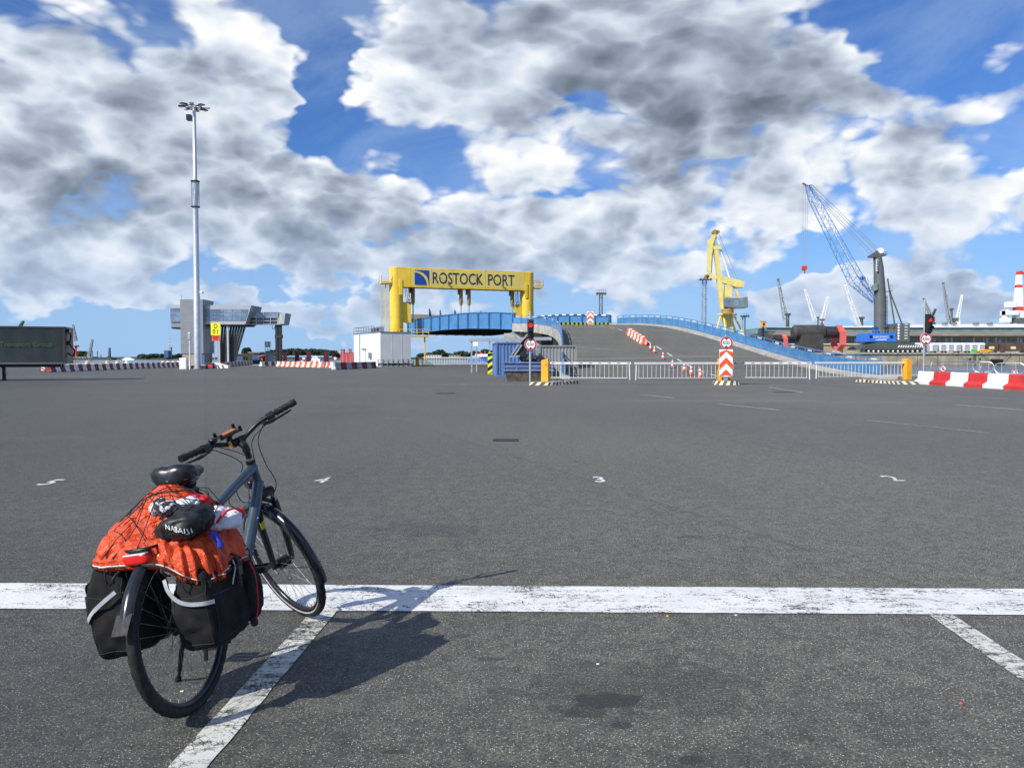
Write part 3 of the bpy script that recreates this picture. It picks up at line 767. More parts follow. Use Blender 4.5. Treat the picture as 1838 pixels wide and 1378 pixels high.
# ---------------------------------------------------------------- yellow gantry with lettering
def gantry():
    C1, C2 = Vector((-20.4, 136, 0)), Vector((2.8, 144, 0)); xd = (C2-C1).normalized(); fd = Vector((xd.y, -xd.x, 0))   # fd faces the yard
    t = thing('yellow_gantry', tuple(C1), 'yellow lifting gantry lettered ROSTOCK PORT over the blue bridge', 'gantry')
    Z0, Z1 = 13.75, 17.2; rc = 1.22
    for c, nm in ((C1, 0), (C2, 1)):
        b = MB(); b.lathe([(rc, 0), (rc, 17.1), (rc-.12, 17.25), (0, 17.3)], 28, tuple(c))
        col = b.build('column', 'yellow', t, smooth=True)
        b = MB(); b.lathe([(rc+.03, 8.6), (rc+.03, 9.9)], 28, tuple(c)); b.build('collar', 'yellow', col, smooth=True)
        # service platform
        sg = -1 if nm == 0 else 1; p = c+xd*sg*1.2
        b = MB(); b.prism([p-fd*1.1+Vector((0,0,14.3)), p+fd*1.1+Vector((0,0,14.3)), p+fd*1.1+xd*sg*1.6+Vector((0,0,14.3)), p-fd*1.1+xd*sg*1.6+Vector((0,0,14.3))], (0,0,.3)); pl = b.build('platform', 'yellow', t)
        b = MB()
        cs = [p+fd*1.1, p+fd*1.1+xd*sg*1.6, p-fd*1.1+xd*sg*1.6, p-fd*1.1]
        for k in range(3):
            for zz in (14.95, 15.5, 15.85): b.tube([cs[k]+Vector((0,0,zz)), cs[k+1]+Vector((0,0,zz))], .04, 5)
            for q in range(5):
                v = cs[k].lerp(cs[k+1], q/4); b.tube([v+Vector((0,0,14.6)), v+Vector((0,0,15.85))], .035, 5)
        b.build('platform_railing', 'white_paint' if nm == 0 else 'yellow', pl)
        # side plate lug on the front
        b = MB(); q = c+fd*1.25+xd*(-sg)*.6; b.bar(q+Vector((0,0,12.4)), q+Vector((0,0,15.0)), .5, .16, up=tuple(fd)); b.build('lug_plate', 'yellow', t)
        # cabinet on the inner side of each column
        q = c-xd*sg*1.75; b = MB()
        b.prism([q-xd*.75-fd*.5, q+xd*.75-fd*.5, q+xd*.75+fd*.5, q-xd*.75+fd*.5], (0,0,3.6)); b.xf(lambda v: v+Vector((0,0,7.6))); b.build('cabinet', 'yellow', t)
        # hanging hose loops
        for k in range(3):
            a0 = c-xd*sg*(1.5+.28*k)+fd*.6+Vector((0,0,13.8)); b = MB()
            b.tube(spline([a0, a0+Vector((0,0,-1.8))-xd*sg*.1, a0-xd*sg*.35+Vector((0,0,-2.6-.2*k)), a0-xd*sg*.75+Vector((0,0,-1.5)), a0-xd*sg*.6], 5), .05, 5); b.build('hose', 'cord_black', t)
    b = MB()
    c0, c1 = C1+xd*.2, C2-xd*.2
    b.prism([c0+fd*rc+Vector((0,0,Z0)), c1+fd*rc+Vector((0,0,Z0)), c1-fd*rc+Vector((0,0,Z0)), c0-fd*rc+Vector((0,0,Z0))], (0,0,Z1-Z0))
    beam = b.build('beam', 'yellow', t, bevel=.04)
    ln = (C2-C1).length
    def face(u, z, o=.02): return C1+xd*u+fd*(rc+o)+Vector((0,0,z))
    # pale sign field and logo square
    b = MB(); b.prism([face(2.5,14.05,.004), face(ln-1.0,14.05,.004), face(ln-1.0,16.95,.004), face(2.5,16.95,.004)], fd*.012); b.build('sign_field', 'sign_field', beam)
    L0, LZ_, LS = 3.05, 14.2, 2.6
    b = MB(); n = 14      # quarter sail
    pts = [face(L0, LZ_, .03)]+[face(L0+LS*.82*math.sin(PI/2*(1-k/n))**1.0, LZ_+LS*.84*math.sin(PI/2*k/n), .03) for k in range(n+1)]
    b.prism(pts, fd*.02); b.build('logo_sail', 'logo_blue', beam)
    b = MB(); n = 12      # upper corner sweep: thin on the left, heavy at the corner, tapering down the right
    inner = [face(L0+LS*(.02+.93*math.sin(PI/2*k/n)), LZ_+LS*(.12+.84*math.cos(PI/2*k/n)**.9 if k < n else .05), .03) for k in range(n+1)]
    outer = [face(L0+LS*1.0, LZ_, .03), face(L0+LS, LZ_+LS, .03), face(L0, LZ_+LS, .03)]
    b.prism(inner+outer, fd*.02); b.build('logo_sweep', 'logo_blue', beam)
    # lettering, each word a part
    for word, u0, u1 in (('ROSTOCK', 6.27, 15.6), ('PORT', 16.55, 21.6)):
        tm = text_mesh(word, 2.85, .012, 1.0, .022)
        x0, x1 = min(v.x for v in tm.v), max(v.x for v in tm.v); z0, z1 = min(v.z for v in tm.v), max(v.z for v in tm.v)
        def mp(v):
            u = lerp(u0, u1, (v.x-x0)/(x1-x0)); z = lerp(14.5, 16.55, (v.z-z0)/(z1-z0)); return face(u, z, .035-v.y)
        tm.xf(mp); tm.build('lettering', 'letter_navy', beam)
    for u in (2.3, 6.0, 9.9, 16.0, 19.8, 22.6):
        b = MB(); b.bar(face(u, Z0+.04, .02), face(u, Z1-.04, .02), .05, .03, up=tuple(fd)); b.build('weld_seam', 'yellow', beam)
    # floodlight brackets sticking out from the face
    for u, z in ((7.6, 15.75), (12.75, 16.6), (17.8, 15.7)):
        b = MB(); p = face(u, z); b.bar(p, p+fd*.8+Vector((0,0,.05)), .06); b.hexa([p+fd*.7+xd*s*.11+Vector((0,0,zz)) for s, zz in ((-1,-.08),(1,-.08),(1,.12),(-1,.12))]+[p+fd*.95+xd*s*.15+Vector((0,0,zz)) for s, zz in ((-1,-.14),(1,-.14),(1,.13),(-1,.13))])
        b.build('floodlight', 'pale_yellow', t)
    b = MB(); b.box(-21.5,-19.3,135,137,0,.6); b.xf(lambda v: v); b.build('footing', 'concrete', t)
    # hydraulic cylinders: ochre barrel, shiny rod
    for u in (3.0, 11.8, 13.3, 21.6):
        p = C1+xd*u; b = MB(); b.lathe([(.34, 13.8), (.34, 11.2), (.2, 10.9), (.2, 10.8)], 14, tuple(p)); cy = b.build('cylinder', 'ochre', t, smooth=True)
        b = MB(); b.lathe([(.12, 10.85), (.12, 8.3)], 10, tuple(p)); b.build('rod', 'galv', cy, smooth=True)
        b = MB(); q = p-xd*.5; b.box(q.x-.14, q.x+.14, q.y-.14, q.y+.14, 12.8, 13.8); b.build('valve_block', 'ochre', cy)
        b = MB(); b.box(p.x-.22, p.x+.22, p.y-.22, p.y+.22, 7.6, 8.35); b.build('clevis', 'ochre', cy)
    # caged ladder on the left column
    l0 = C1-xd*1.9+fd*.2; b = MB()
    for s in (-.3, .3):
        b.tube([l0+fd*s+Vector((0,0,5.4)), l0+fd*s+Vector((0,0,14.4))], .05, 5)
    for k in range(24): b.tube([l0-fd*.3+Vector((0,0,5.6+k*.36)), l0+fd*.3+Vector((0,0,5.6+k*.36))], .03, 4)
    lad = b.build('ladder', 'pale_yellow', t)
    b = MB()
    for k in range(5):
        z = 7.2+k*1.6; b.tube([l0+fd*.4*math.cos(a)-xd*(.1+.75*math.sin(a))+Vector((0,0,z)) for a in [PI*i/8 for i in range(9)]], .03, 4)
    for a in (PI*.25, PI*.5, PI*.75):
        b.tube([l0+fd*.4*math.cos(a)-xd*(.1+.75*math.sin(a))+Vector((0,0,7.2)), l0+fd*.4*math.cos(a)-xd*(.1+.75*math.sin(a))+Vector((0,0,13.6))], .03, 4)
    b.build('cage', 'pale_yellow', lad)
    # lower service walkway to the bridge
    q = C1+xd*1.0+fd*1.6; b = MB()
    b.prism([q-xd*3.0+Vector((0,0,5.0)), q+xd*4.2+Vector((0,0,5.0)), q+xd*4.2+fd*1.2+Vector((0,0,5.0)), q-xd*3.0+fd*1.2+Vector((0,0,5.0))], (0,0,.22)); wk = b.build('walkway', 'yellow', t)
    for s in (-2.2, 3.6):
        b = MB(); p = q+xd*s+fd*.6; b.bar(p+Vector((0,0,0)), p+Vector((0,0,5.0)), .22); b.build('walkway_leg', 'yellow', wk)
    b = MB()
    for zz in (5.8, 6.3): b.tube([q-xd*3+fd*1.15+Vector((0,0,zz)), q+xd*4.2+fd*1.15+Vector((0,0,zz)), q+xd*4.2+Vector((0,0,zz))], .055, 5)
    for k in range(8):
        p = q-xd*3+xd*7.2*k/7+fd*1.15; b.tube([p+Vector((0,0,5.2)), p+Vector((0,0,6.3))], .05, 5)
    b.build('walkway_railing', 'yellow', wk)
    return t
pm('sign_field', (.70,.56,.13), .5, var=.03, sc=.3, dirt=.12, dcol=(.42,.32,.10), dsc=.5, streak=True)
gantry()

# ---------------------------------------------------------------- white hut by the gantry
def hut():
    A = Vector((-20.5, 120, 0)); u = Vector((-.482, .876, 0)); v = Vector((.876, .482, 0)); H = 5.35; LU, LV = 13.7, 5.05
    t = thing('machine_hut', tuple(A), 'white and grey concrete machine hut below the gantry column', 'building')
    b = MB(); b.prism([A, A+v*LV, A+v*LV+u*LU, A+u*LU], (0,0,H)); wl = b.build('wall', 'hut_wall', t)
    b = MB(); b.prism([q+Vector((0,0,H)) for q in (A-u*.08-v*.08, A+v*(LV+.08)-u*.08, A+v*(LV+.08)+u*(LU+.08), A+u*(LU+.08)-v*.08)], (0,0,.14)); b.build('roof_edge', 'grey_steel', t)
    b = MB(); p = A+u*7.2-v*.05; b.prism([p, p+u*1.5, p+u*1.5-v*.06, p-v*.06], (0,0,2.6)); d_ = b.build('door', 'white_paint', t)
    b = MB(); p = A+u*6.9-v*.1; b.prism([p+Vector((0,0,2.85)), p+u*2.1+Vector((0,0,2.85)), p+u*2.1-v*.25+Vector((0,0,2.85)), p-v*.25+Vector((0,0,2.85))], (0,0,.06)); b.build('door_canopy', 'grey_steel', d_)
    b = MB(); p = A+u*4.2-v*.06; b.prism([p+Vector((0,0,1.3)), p+u*.8+Vector((0,0,1.3)), p+u*.8-v*.25+Vector((0,0,1.3)), p-v*.25+Vector((0,0,1.3))], (0,0,.9)); b.build('wall_box', 'grey_steel', t)
    b = MB(); p = A+u*10.3-v*.08; b.tube([p, p+Vector((0,0,H))], .08, 8); b.build('downpipe', 'galv', t)
    # panel joints stand slightly proud
    for s in (.38, .7): b = MB(); p = A+v*LV*s-u*.0; b.bar(p+Vector((0,0,.1)), p+Vector((0,0,H-.1)), .05, .03); b.build('panel_joint', 'hut_wall', t)
    b = MB()
    for s0, s1 in ((A+u*3-v*.0, A+u*LU),):
        for zz in (.55, 1.1): b.tube([s0+Vector((0,0,H+zz)), s1+Vector((0,0,H+zz)), s1+v*4+Vector((0,0,H+zz))], .04, 5)
        for k in range(9):
            p = s0.lerp(s1, k/8); b.tube([p+Vector((0,0,H)), p+Vector((0,0,H+1.15))], .04, 5)
    b.build('roof_railing', 'grey_steel', t)
    for k in range(3):
        p = A+u*(4.0+1.5*k)+v*1.2; b = MB(); b.prism([p+Vector((0,0,H+.14)), p+u*1.1+Vector((0,0,H+.14)), p+u*1.1+v*.8+Vector((0,0,H+.14)), p+v*.8+Vector((0,0,H+.14))], (0,0,.9)); b.build('roof_unit', 'cladding_light', t)
        b = MB(); p = p-v*.03+u*.2; b.prism([p+Vector((0,0,H+.3)), p+u*.7+Vector((0,0,H+.3)), p+u*.7+Vector((0,0,H+.9)), p+Vector((0,0,H+.9))], -v*.04); b.build('fan_grille', 'black_paint', t)
    return t
hut()

# ---------------------------------------------------------------- light mast
def mast():
    c = gp(355, 662); c = Vector((c.x, c.y, 0)); k = c.y/FPX
    t = thing('light_mast', tuple(c), 'tall silver tubular floodlight mast with a ring of lamps', 'light mast')
    H = EYE+(HORIZ-199)*k
    b = MB(); b.lathe([(.42,0),(.42,.35),(.40,9.2),(.36,9.3),(.345,20),(.33,H-9)]+[(.25,H-8.9),(.20,H-.5),(.2,H)], 20, tuple(c)); b.build('pole', 'mast_metal', t, smooth=True)
    b = MB(); b.lathe([(.62,0),(.62,.10),(.50,.16)], 20, tuple(c)); b.build('base_flange', 'galv', t, smooth=True)
    for z in (H-9.2, H-12.4):
        b = MB(); b.lathe([(.30,z),(.55,z),(.55,z+.10),(.30,z+.10)], 20, tuple(c)); b.build('collar_ring', 'rust_black', t)
    b = MB()
    for i in range(10):
        a = 2*PI*i/10; b.tube([c+Vector((.47*math.cos(a), .47*math.sin(a), H-12.35)), c+Vector((.47*math.cos(a+.5), .47*math.sin(a+.5), H-9.15))], .035, 4)
    b.build('guard_cage', 'galv', t)
    b = MB(); b.lathe([(1.0,H-.05),(1.06,H-.05),(1.06,H+.05),(1.0,H+.05)], 24, tuple(c), closed=True)
    for i in range(4):
        a = PI*i/4; b.bar(c+Vector((1.0*math.cos(a), 1.0*math.sin(a), H)), c-Vector((1.0*math.cos(a), 1.0*math.sin(a), -H)), .07)
    b.build('lamp_ring', 'black_metal', t)
    for i in range(8):
        a = 2*PI*i/8+.2; d = Vector((math.cos(a), math.sin(a), 0)); s = Vector((-d.y, d.x, 0)); p = c+d*1.0+Vector((0,0,H+.12)); b = MB()
        q = p+d*.85+Vector((0,0,-.02))
        b.hexa([p-s*.20+Vector((0,0,-.10)), p+s*.20+Vector((0,0,-.10)), q+s*.30+Vector((0,0,-.08)), q-s*.30+Vector((0,0,-.08)), p-s*.18+Vector((0,0,.12)), p+s*.18+Vector((0,0,.12)), q+s*.28+Vector((0,0,.04)), q-s*.28+Vector((0,0,.04))])
        l = b.build('floodlight', 'black_metal' if i % 3 else 'galv', t, bevel=.02)
        b = MB(); b.prism([p+d*.12-s*.17+Vector((0,0,-.112)), p+d*.12+s*.17+Vector((0,0,-.112)), p+d*.78+s*.25+Vector((0,0,-.098)), p+d*.78-s*.25+Vector((0,0,-.098))], (0,0,-.012)); b.build('lens', 'sign_white', l)
    b = MB(); b.box(c.x-.9, c.x-.35, c.y-.3, c.y+.3, H-1.6, H-.9); b.build('camera_box', 'black_metal', t)
    b = MB(); p = c+Vector((.55,-.2,EYE+(HORIZ-525)*k)); b.tube([p, p+Vector((.45,-.35,-.1))], .14, 10); b.build('cctv_camera', 'white_paint', t)
    for s in (-1, 1):
        b = MB(); b.prism([c+Vector((s*.6,-.55,0)), c+Vector((s*1.2,-.55,0)), c+Vector((s*1.2,.3,0)), c+Vector((s*.6,.3,0))], (0,0,.42)); b.build('foot_block', 'rust_black', t)
mast()
def slim_post():
    c = gp(341, 663); t = thing('slim_lamp_post', (c.x, c.y, 0), 'slim white lamp post just beside the tall mast', 'lamp post')
    H = EYE+(HORIZ-608)*c.y/FPX
    b = MB(); b.lathe([(.12,0),(.12,.8),(.07,.85),(.07,H)], 10, (c.x,c.y,0)); b.build('pole', 'white_paint', t, smooth=True)
    b = MB(); b.box(c.x-.16,c.x+.16,c.y-.16,c.y+.16,H-.1,H+.75); b.build('lamp_head', 'galv', t, bevel=.03)
slim_post()
def white_cabinet():
    c = gp(330, 663); t = thing('white_cabinet', (c.x, c.y, 0), 'narrow white service cabinet at the foot of the grey tower', 'cabinet')
    b = MB(); b.box(c.x-.42,c.x+.42,c.y-.3,c.y+.3,.06,1.40); bd = b.build('body', 'white_paint', t, bevel=.02)
    b = MB(); b.box(c.x-.36,c.x+.36,c.y-.315,c.y-.302,.14,1.32); b.build('door', 'sign_white', t)
    b = MB(); b.box(c.x-.46,c.x+.46,c.y-.34,c.y+.34,0,.06); b.build('plinth', 'concrete', t)
white_cabinet()
def crate_box():
    c = gp(377, 661); t = thing('dark_grit_box', (c.x, c.y, 0), 'dark box with red panel beside the mast foot', 'box')
    b = MB(); b.box(c.x-.45,c.x+.55,c.y-.4,c.y+.4,0,.75); b.build('body', 'rust_black', t, bevel=.03)
    b = MB(); b.box(c.x-.1,c.x+.45,c.y-.42,c.y-.402,.12,.5); b.build('panel', 'red_paint', t)
crate_box()

# ---------------------------------------------------------------- D 01 sign
def d01():
    Y = 112; c = at(387, 652, Y); k = Y/FPX; t = thing('bay_sign', (c.x, c.y, 0), 'yellow D 01 bay sign with an orange plate below', 'sign')
    def P(px, py, o=0): q = at(px, py, Y); return Vector((q.x, Y+o, q.z))
    for px in (384, 390):
        b = MB(); q = P(px, 600); b.tube([(q.x, Y+.12, 0), (q.x, Y+.12, EYE+(HORIZ-582)*k)], .06, 8); b.build('post', 'galv', t)
    b = MB(); a, d = P(378.3, 579.6), P(396, 601.5); b.box(a.x, d.x, Y-.04, Y+.04, d.z, a.z); pn = b.build('panel', 'sign_yellow', t, bevel=.02)
    for s, px_, py, sz in (('D', 387.2, 585.8, .92), ('0', 384.2, 595.3, .92), ('1', 390.6, 595.3, .92)):
        tm = text_mesh(s, sz, .006, .85); q = P(px_, py); tm.xf(lambda v: Vector((q.x+v.x, Y-.055+v.y, q.z+v.z))); tm.build('lettering', 'black_paint', pn)
    b = MB(); a, d = P(380.2, 602), P(395, 612); b.box(a.x, d.x, Y-.04, Y+.04, d.z, a.z); pn = b.build('lower_plate', 'sign_orange', t)
    for j in range(3):
        b = MB(); q = P(387.5, 604.4+j*2.4); b.box(q.x-.42+.05*j, q.x+.42-.07*j, Y-.052, Y-.041, q.z-.045, q.z+.045); b.build('text_line', 'black_paint', pn)
d01()

# ---------------------------------------------------------------- terminal building with gangway
def terminal():
    Y = 152; k = Y/FPX
    def X(px): return (px-CXP)*k*1.0
    def Z(py): return EYE+(HORIZ-py)*k
    t = thing('ferry_terminal', (X(345), Y, 0), 'grey clad ferry gangway building on raked black columns', 'building')
    # tower with horizontal cladding boards
    n = 24; z0, z1 = Z(634), Z(538.5)
    for i in range(n):
        b = MB(); a = lerp(z0, z1, i/n); c = lerp(z0, z1, (i+1)/n); b.box(X(325), X(365.5), Y, Y+5.5, a, c-.035); b.build('cladding_board', 'cladding', t)
    b = MB(); b.box(X(325)+.06, X(365.5)-.06, Y+.05, Y+5.4, z0, z1); b.build('tower_core', 'dark_under', t)
    b = MB(); b.box(X(324.6), X(366), Y-.05, Y+5.6, z1, z1+.12); b.build('tower_cap', 'cladding_light', t)
    b = MB(); b.box(X(327), X(363), Y+.2, Y+5.2, 0, z0); bs = b.build('tower_base', 'tan_wall', t)
    b = MB(); b.box(X(361.5), X(367), Y+.1, Y+.5, 0, z0-.3); b.build('blue_door', 'shed_blue', t)
    b = MB(); b.tube([(X(323.5), Y+1, z1-.5), (X(323.5), Y+1, z1+1.0)], .05, 6); b.build('antenna', 'galv', t)
    # left cabin: bent plan, three window bands
    zt, zb, zf = Z(546.5), Z(577), Z(586.5)
    pl = [(X(325), Y+1.0), (X(303), Y+1.0), (X(291.5), Y+5.0), (X(291.5), Y+8), (X(325), Y+8)]
    b = MB(); b.prism([(x, y, zb) for x, y in pl][::-1], (0,0,zt-zb)); b.build('cabin', 'cladding_light', t)
    b = MB(); b.prism([(x+.02, y+.3, zf) for x, y in pl][::-1], (0,0,zb-zf)); b.build('cabin_underside', 'cladding', t)
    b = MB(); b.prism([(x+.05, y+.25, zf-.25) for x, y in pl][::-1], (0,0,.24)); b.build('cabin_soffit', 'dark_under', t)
    for j, (ya, yb) in enumerate(((553, 560), (561.4, 567.2), (568.4, 575.3))):
        b = MB(); b.box(X(303.4), X(324.8), Y+.93, Y+1.0, Z(yb), Z(ya)); b.build('window', 'window_blue', t)
        b = MB(); p0 = Vector((X(303), Y+1.0, 0)); p1 = Vector((X(291.5), Y+5.0, 0)); d = (p1-p0).normalized(); nn = Vector((d.y, -d.x, 0)); nn = nn if nn.y < 0 else -nn
        b.prism([p0+d*.3+nn*.05+Vector((0,0,Z(yb))), p1-d*.2+nn*.05+Vector((0,0,Z(yb))), p1-d*.2+nn*.05+Vector((0,0,Z(ya))), p0+d*.3+nn*.05+Vector((0,0,Z(ya)))], nn*.04); b.build('side_panel', 'crane_white', t)
    # right gallery with slanted end: panes in a grid
    zt, zb, zf = Z(547.5), Z(576.5), Z(582)
    b = MB(); b.prism([(X(365.5), Y+1, zf), (X(438), Y+1, zf), (X(449.5), Y+1, zt), (X(365.5), Y+1, zt)], (0, 6.5, 0)); b.build('gallery', 'cladding_light', t)
    cols = [366.5, 382.5, 399.5, 416, 432.5, 444]
    rows_ = [(554.8, 561.5), (562.6, 568.2), (569.2, 575.6)]
    for i in range(5):
        for j, (ya, yb) in enumerate(rows_):
            def sl(px, py): return min(px, lerp(449.5, 438, (py-547.5)/(582-547.5))-2.0)
            xa0, xa1, xb0, xb1 = sl(cols[i]+.5, ya), sl(cols[i+1]-.5, ya), sl(cols[i]+.5, yb), sl(cols[i+1]-.5, yb)
            if xb1-xb0 < 1: continue
            b = MB(); b.prism([(X(xb0), Y+.93, Z(yb)), (X(xb1), Y+.93, Z(yb)), (X(xa1), Y+.93, Z(ya)), (X(xa0), Y+.93, Z(ya))], (0, .07, 0)); b.build('pane', 'window_blue', t)
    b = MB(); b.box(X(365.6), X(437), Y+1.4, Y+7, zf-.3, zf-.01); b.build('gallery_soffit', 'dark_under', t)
    # glazed bridge section to the quay mast
    zt, zm, zb = Z(559), Z(568.5), Z(581)
    b = MB(); b.box(X(438.5), X(491), Y+3.2, Y+6.6, zb, zt); b.build('gangway_core', 'dark_glass', t)
    for i in range(4):
        b = MB(); x0 = 440+i*12.8; b.box(X(x0), X(x0+11.6), Y+3.12, Y+3.2, zm, zt-.1); b.build('pane', 'window_blue', t)
        b = MB(); b.bar((X(x0+12.2), Y+3.1, zb), (X(x0+12.2), Y+3.1, zt), .12); b.build('mullion', 'cladding_light', t)
    for z in (zt, zm, Z(574.5), zb): b = MB(); b.bar((X(438.5), Y+3.08, z), (X(491), Y+3.08, z), .12); b.build('transom', 'cladding_light', t)
    b = MB(); b.prism([(X(490), Y+2.8, Z(582)), (X(502), Y+2.8, Z(581)), (X(506), Y+2.8, Z(560.5)), (X(495), Y+2.8, Z(561))], (0, 4, 0)); b.build('gangway_head', 'cladding_light', t)
    for i in range(4): b = MB(); b.bar((X(496+i*2.2), Y+2.75, Z(580)), (X(498+i*2.2), Y+2.75, Z(562)), .10); b.build('head_rib', 'crane_white', t)
    for px in (487.5, 493.5):
        b = MB(); b.box(X(px)-.26, X(px)+.26, Y+3.4, Y+4.2, 0, Z(572)); b.build('quay_mast', 'black_paint', t)
    b = MB(); b.box(X(484.5), X(497), Y+3.3, Y+4.3, Z(606), Z(600)); b.build('lift_carriage', 'dark_under', t)
    b = MB(); b.tube(spline([(X(480), Y+3.3, Z(582)), (X(481), Y+3.3, Z(589)), (X(484), Y+3.3, Z(590)), (X(485), Y+3.3, Z(584))], 4), .06, 5); b.build('cable_loop', 'cord_black', t)
    # raked black struts under the gallery
    tops = (392, 397, 402, 408, 413, 418, 423, 428, 433); feet = (387, 390.5, 393, 396, 398.5, 401, 403.5, 407, 411)
    for a, c in zip(tops, feet):
        b = MB(); b.bar((X(c), Y+2.5, 0), (X(a), Y+2.5, zf-.2), .34); b.build('strut', 'black_paint', t)
    for px, m_ in ((404, 'galv'), (388, 'galv')):
        b = MB(); b.bar((X(px), Y+1.8, 0), (X(px), Y+1.8, Z(582)), .36); b.build('column', m_, t)
    b = MB(); lattice(b, (X(318.5), Y+4, 0), (X(318.5), Y+4, Z(586)), .9, .9, 8, .22, .12); b.build('lattice_column', 'black_paint', t)
    b = MB(); b.bar((X(323), Y+3, 0), (X(323), Y+3, Z(586)), .45); b.build('column', 'cladding_light', t)
terminal()

# ---------------------------------------------------------------- parked semi-trailer
def trailer():
    Y = 49.0; xr = at(117, 620, Y).x; L_ = 13.6; z0, z1 = 1.06, 3.42; D = 2.5
    t = thing('semi_trailer', (xr, Y, 0), 'dark grey curtain sided semi trailer with green lettering', 'trailer')
    x0 = xr-L_
    b = MB(); rows = []
    n = 140
    for i in range(n+1):
        x = lerp(x0+.08, xr-.14, i/n); sag = .018*math.sin(i*2*PI/10)*0.5+.012*mnoise.noise(Vector((x*1.3, 0, 2)))
        rows.append([(x, Y+sag+.02*math.sin(PI*j/6), lerp(z0+.12, z1-.10, j/6)) for j in range(7)])
    b.grid(rows); b.build('side_curtain', 'curtain_grey', t, smooth='all')
    b = MB(); b.box(x0, xr, Y+.10, Y+D, z0, z1-.02); b.build('cargo_box', 'curtain_grey', t)
    b = MB(); b.box(x0, xr, Y-.03, Y+.10, z1-.11, z1); b.build('top_rail', 'rust_black', t)
    b = MB(); b.box(x0, xr, Y-.04, Y+.10, z0-.02, z0+.11); b.build('bottom_rail', 'crane_grey', t)
    b = MB(); b.box(xr-.14, xr+.02, Y-.04, Y+.14, z0, z1); b.build('corner_post', 'rust_black', t)
    b = MB(); b.box(xr-.005, xr+.03, Y+.14, Y+D, z0, z1); b.build('front_wall', 'curtain_grey', t)
    tm = text_mesh('Transport Group', .40, .001); xa, xb = min(v.x for v in tm.v), max(v.x for v in tm.v); u0, u1 = at(16, 618, Y).x, at(97, 618, Y).x
    zc = at(50, 618.5, Y).z
    tm.xf(lambda v: Vector((lerp(u0, u1, (v.x-xa)/(xb-xa)), Y-.035+v.y, zc+v.z))); tm.build('lettering', 'letter_green', t)
    b = MB(); b.box(x0, xr-.4, Y+.8, Y+1.0, .85, z0); b.box(x0, xr-.4, Y+1.6, Y+1.8, .85, z0); b.build('chassis', 'black_metal', t)
    for yy in (.35, 1.9):
        xl = at(10, 680, Y).x; b = MB(); b.box(xl-.09, xl+.09, Y+yy, Y+yy+.18, .06, 1.0); lg = b.build('landing_leg', 'black_metal', t)
        b = MB(); b.box(xl-.18, xl+.18, Y+yy-.08, Y+yy+.26, 0, .06); b.build('foot', 'black_metal', lg)
    b = MB(); b.tube([(xr-3.6, Y+.1, .95), (xr-3.35, Y+.05, .55), (xr-3.25, Y+.05, .30)], .02, 5); b.build('crank_handle', 'black_metal', t)
    for k in range(3):
        for yy in (.05, D-.45):
            b = MB(); b.lathe([(.30,0),(.50,.04),(.50,.30),(.30,.34)], 20, (x0+1.6+k*1.31, Y+yy, .5), 'y'); wh = b.build('wheel', 'tyre', t, smooth=True)
            b = MB(); b.lathe([(0,.03),(.30,.03)], 20, (x0+1.6+k*1.31, Y+yy, .5), 'y'); b.build('rim', 'galv', wh)
    # hoses and coupling gear at the front
    for k in range(3):
        b = MB(); b.tube(spline([(xr+.05, Y+.5+.2*k, z1-.25-.1*k), (xr+.22, Y+.5+.2*k, z1-.5), (xr+.14, Y+.5+.2*k, z1-1.1), (xr+.42, Y+.4+.2*k, z1-1.5), (xr+.30, Y+.4+.2*k, z1-1.85), (xr+.05, Y+.4+.2*k, z1-1.65)], 5), .025, 6); b.build('air_hose', 'cord_black' if k < 2 else 'red_paint', t)
    b = MB(); b.box(xr+.03, xr+.18, Y+.3, Y+1.1, z1-.35, z1-.12); b.box(xr+.03, xr+.14, Y+.4, Y+1.2, z1-1.15, z1-.9); b.build('coupling_panel', 'black_metal', t)
    t.rotation_euler.z = R(20)
trailer()

# ---------------------------------------------------------------- red and white barriers
def barrier_mesh(L_, h, w):
    b = MB(); s = .16*L_   # interlocking slanted ends, jersey profile
    prof = [(-w/2,0),(-w/2,.22*h),(-w*.26,.42*h),(-w*.20,h*.96),(-w*.14,h),(w*.14,h),(w*.20,h*.96),(w*.26,.42*h),(w/2,.22*h),(w/2,0)]
    def sh(z): return s*(1 if z < .42*h else -.2) * (1 if z < .42*h else 1)
    b.grid([[(-L_/2+.012-sh(z)*.5+.0, y, z) for y, z in prof], [(L_/2-.012-sh(z)*.5, y, z) for y, z in prof]])
    n = len(prof); b._f(*range(n)); b._f(*range(2*n-1, n-1, -1)); b._f(0, n-1, 2*n-1, n)
    return b
_bar = {}
def barrier_block(col, L_, h, w, loc, rz_, label, group, mat):
    key = (mat, round(L_,3), h, w); nm = {'red':'red_barrier_block','white':'white_barrier_block','grey':'grey_barrier_block'}[col]
    if key not in _bar:
        o = barrier_mesh(L_, h, w).build(nm, mat, None, bevel=.015); _bar[key] = o
    else:
        o = _bar[key].copy(); COL.objects.link(o)
    o.location = loc; o.rotation_euler = (0, 0, rz_); tag(o, label, 'barrier', group); return o
def nth(i): return '%d%s' % (i, 'th' if 10 < i % 100 < 14 else {1:'st',2:'nd',3:'rd'}.get(i % 10, 'th'))
def barrier_row(p, q, n, h, w, first, cols, mats, where, group, z=0.0, grow=None):
    p, q = Vector((p[0], p[1], z)), Vector((q[0], q[1], z)); d = q-p; L_ = d.length/n; a = math.atan2(d.y, d.x)
    for i in range(n):
        c = (i+first) % 2; barrier_block(cols[c], L_, h, w, p+d*((i+.5)/n), a, '%s barrier block, %s %s' % (cols[c], nth(i+1), where), group, mats[c])
g1, g2 = gp(1650, 689), gp(1838, 700)
d_ = (g2-g1)/5.6
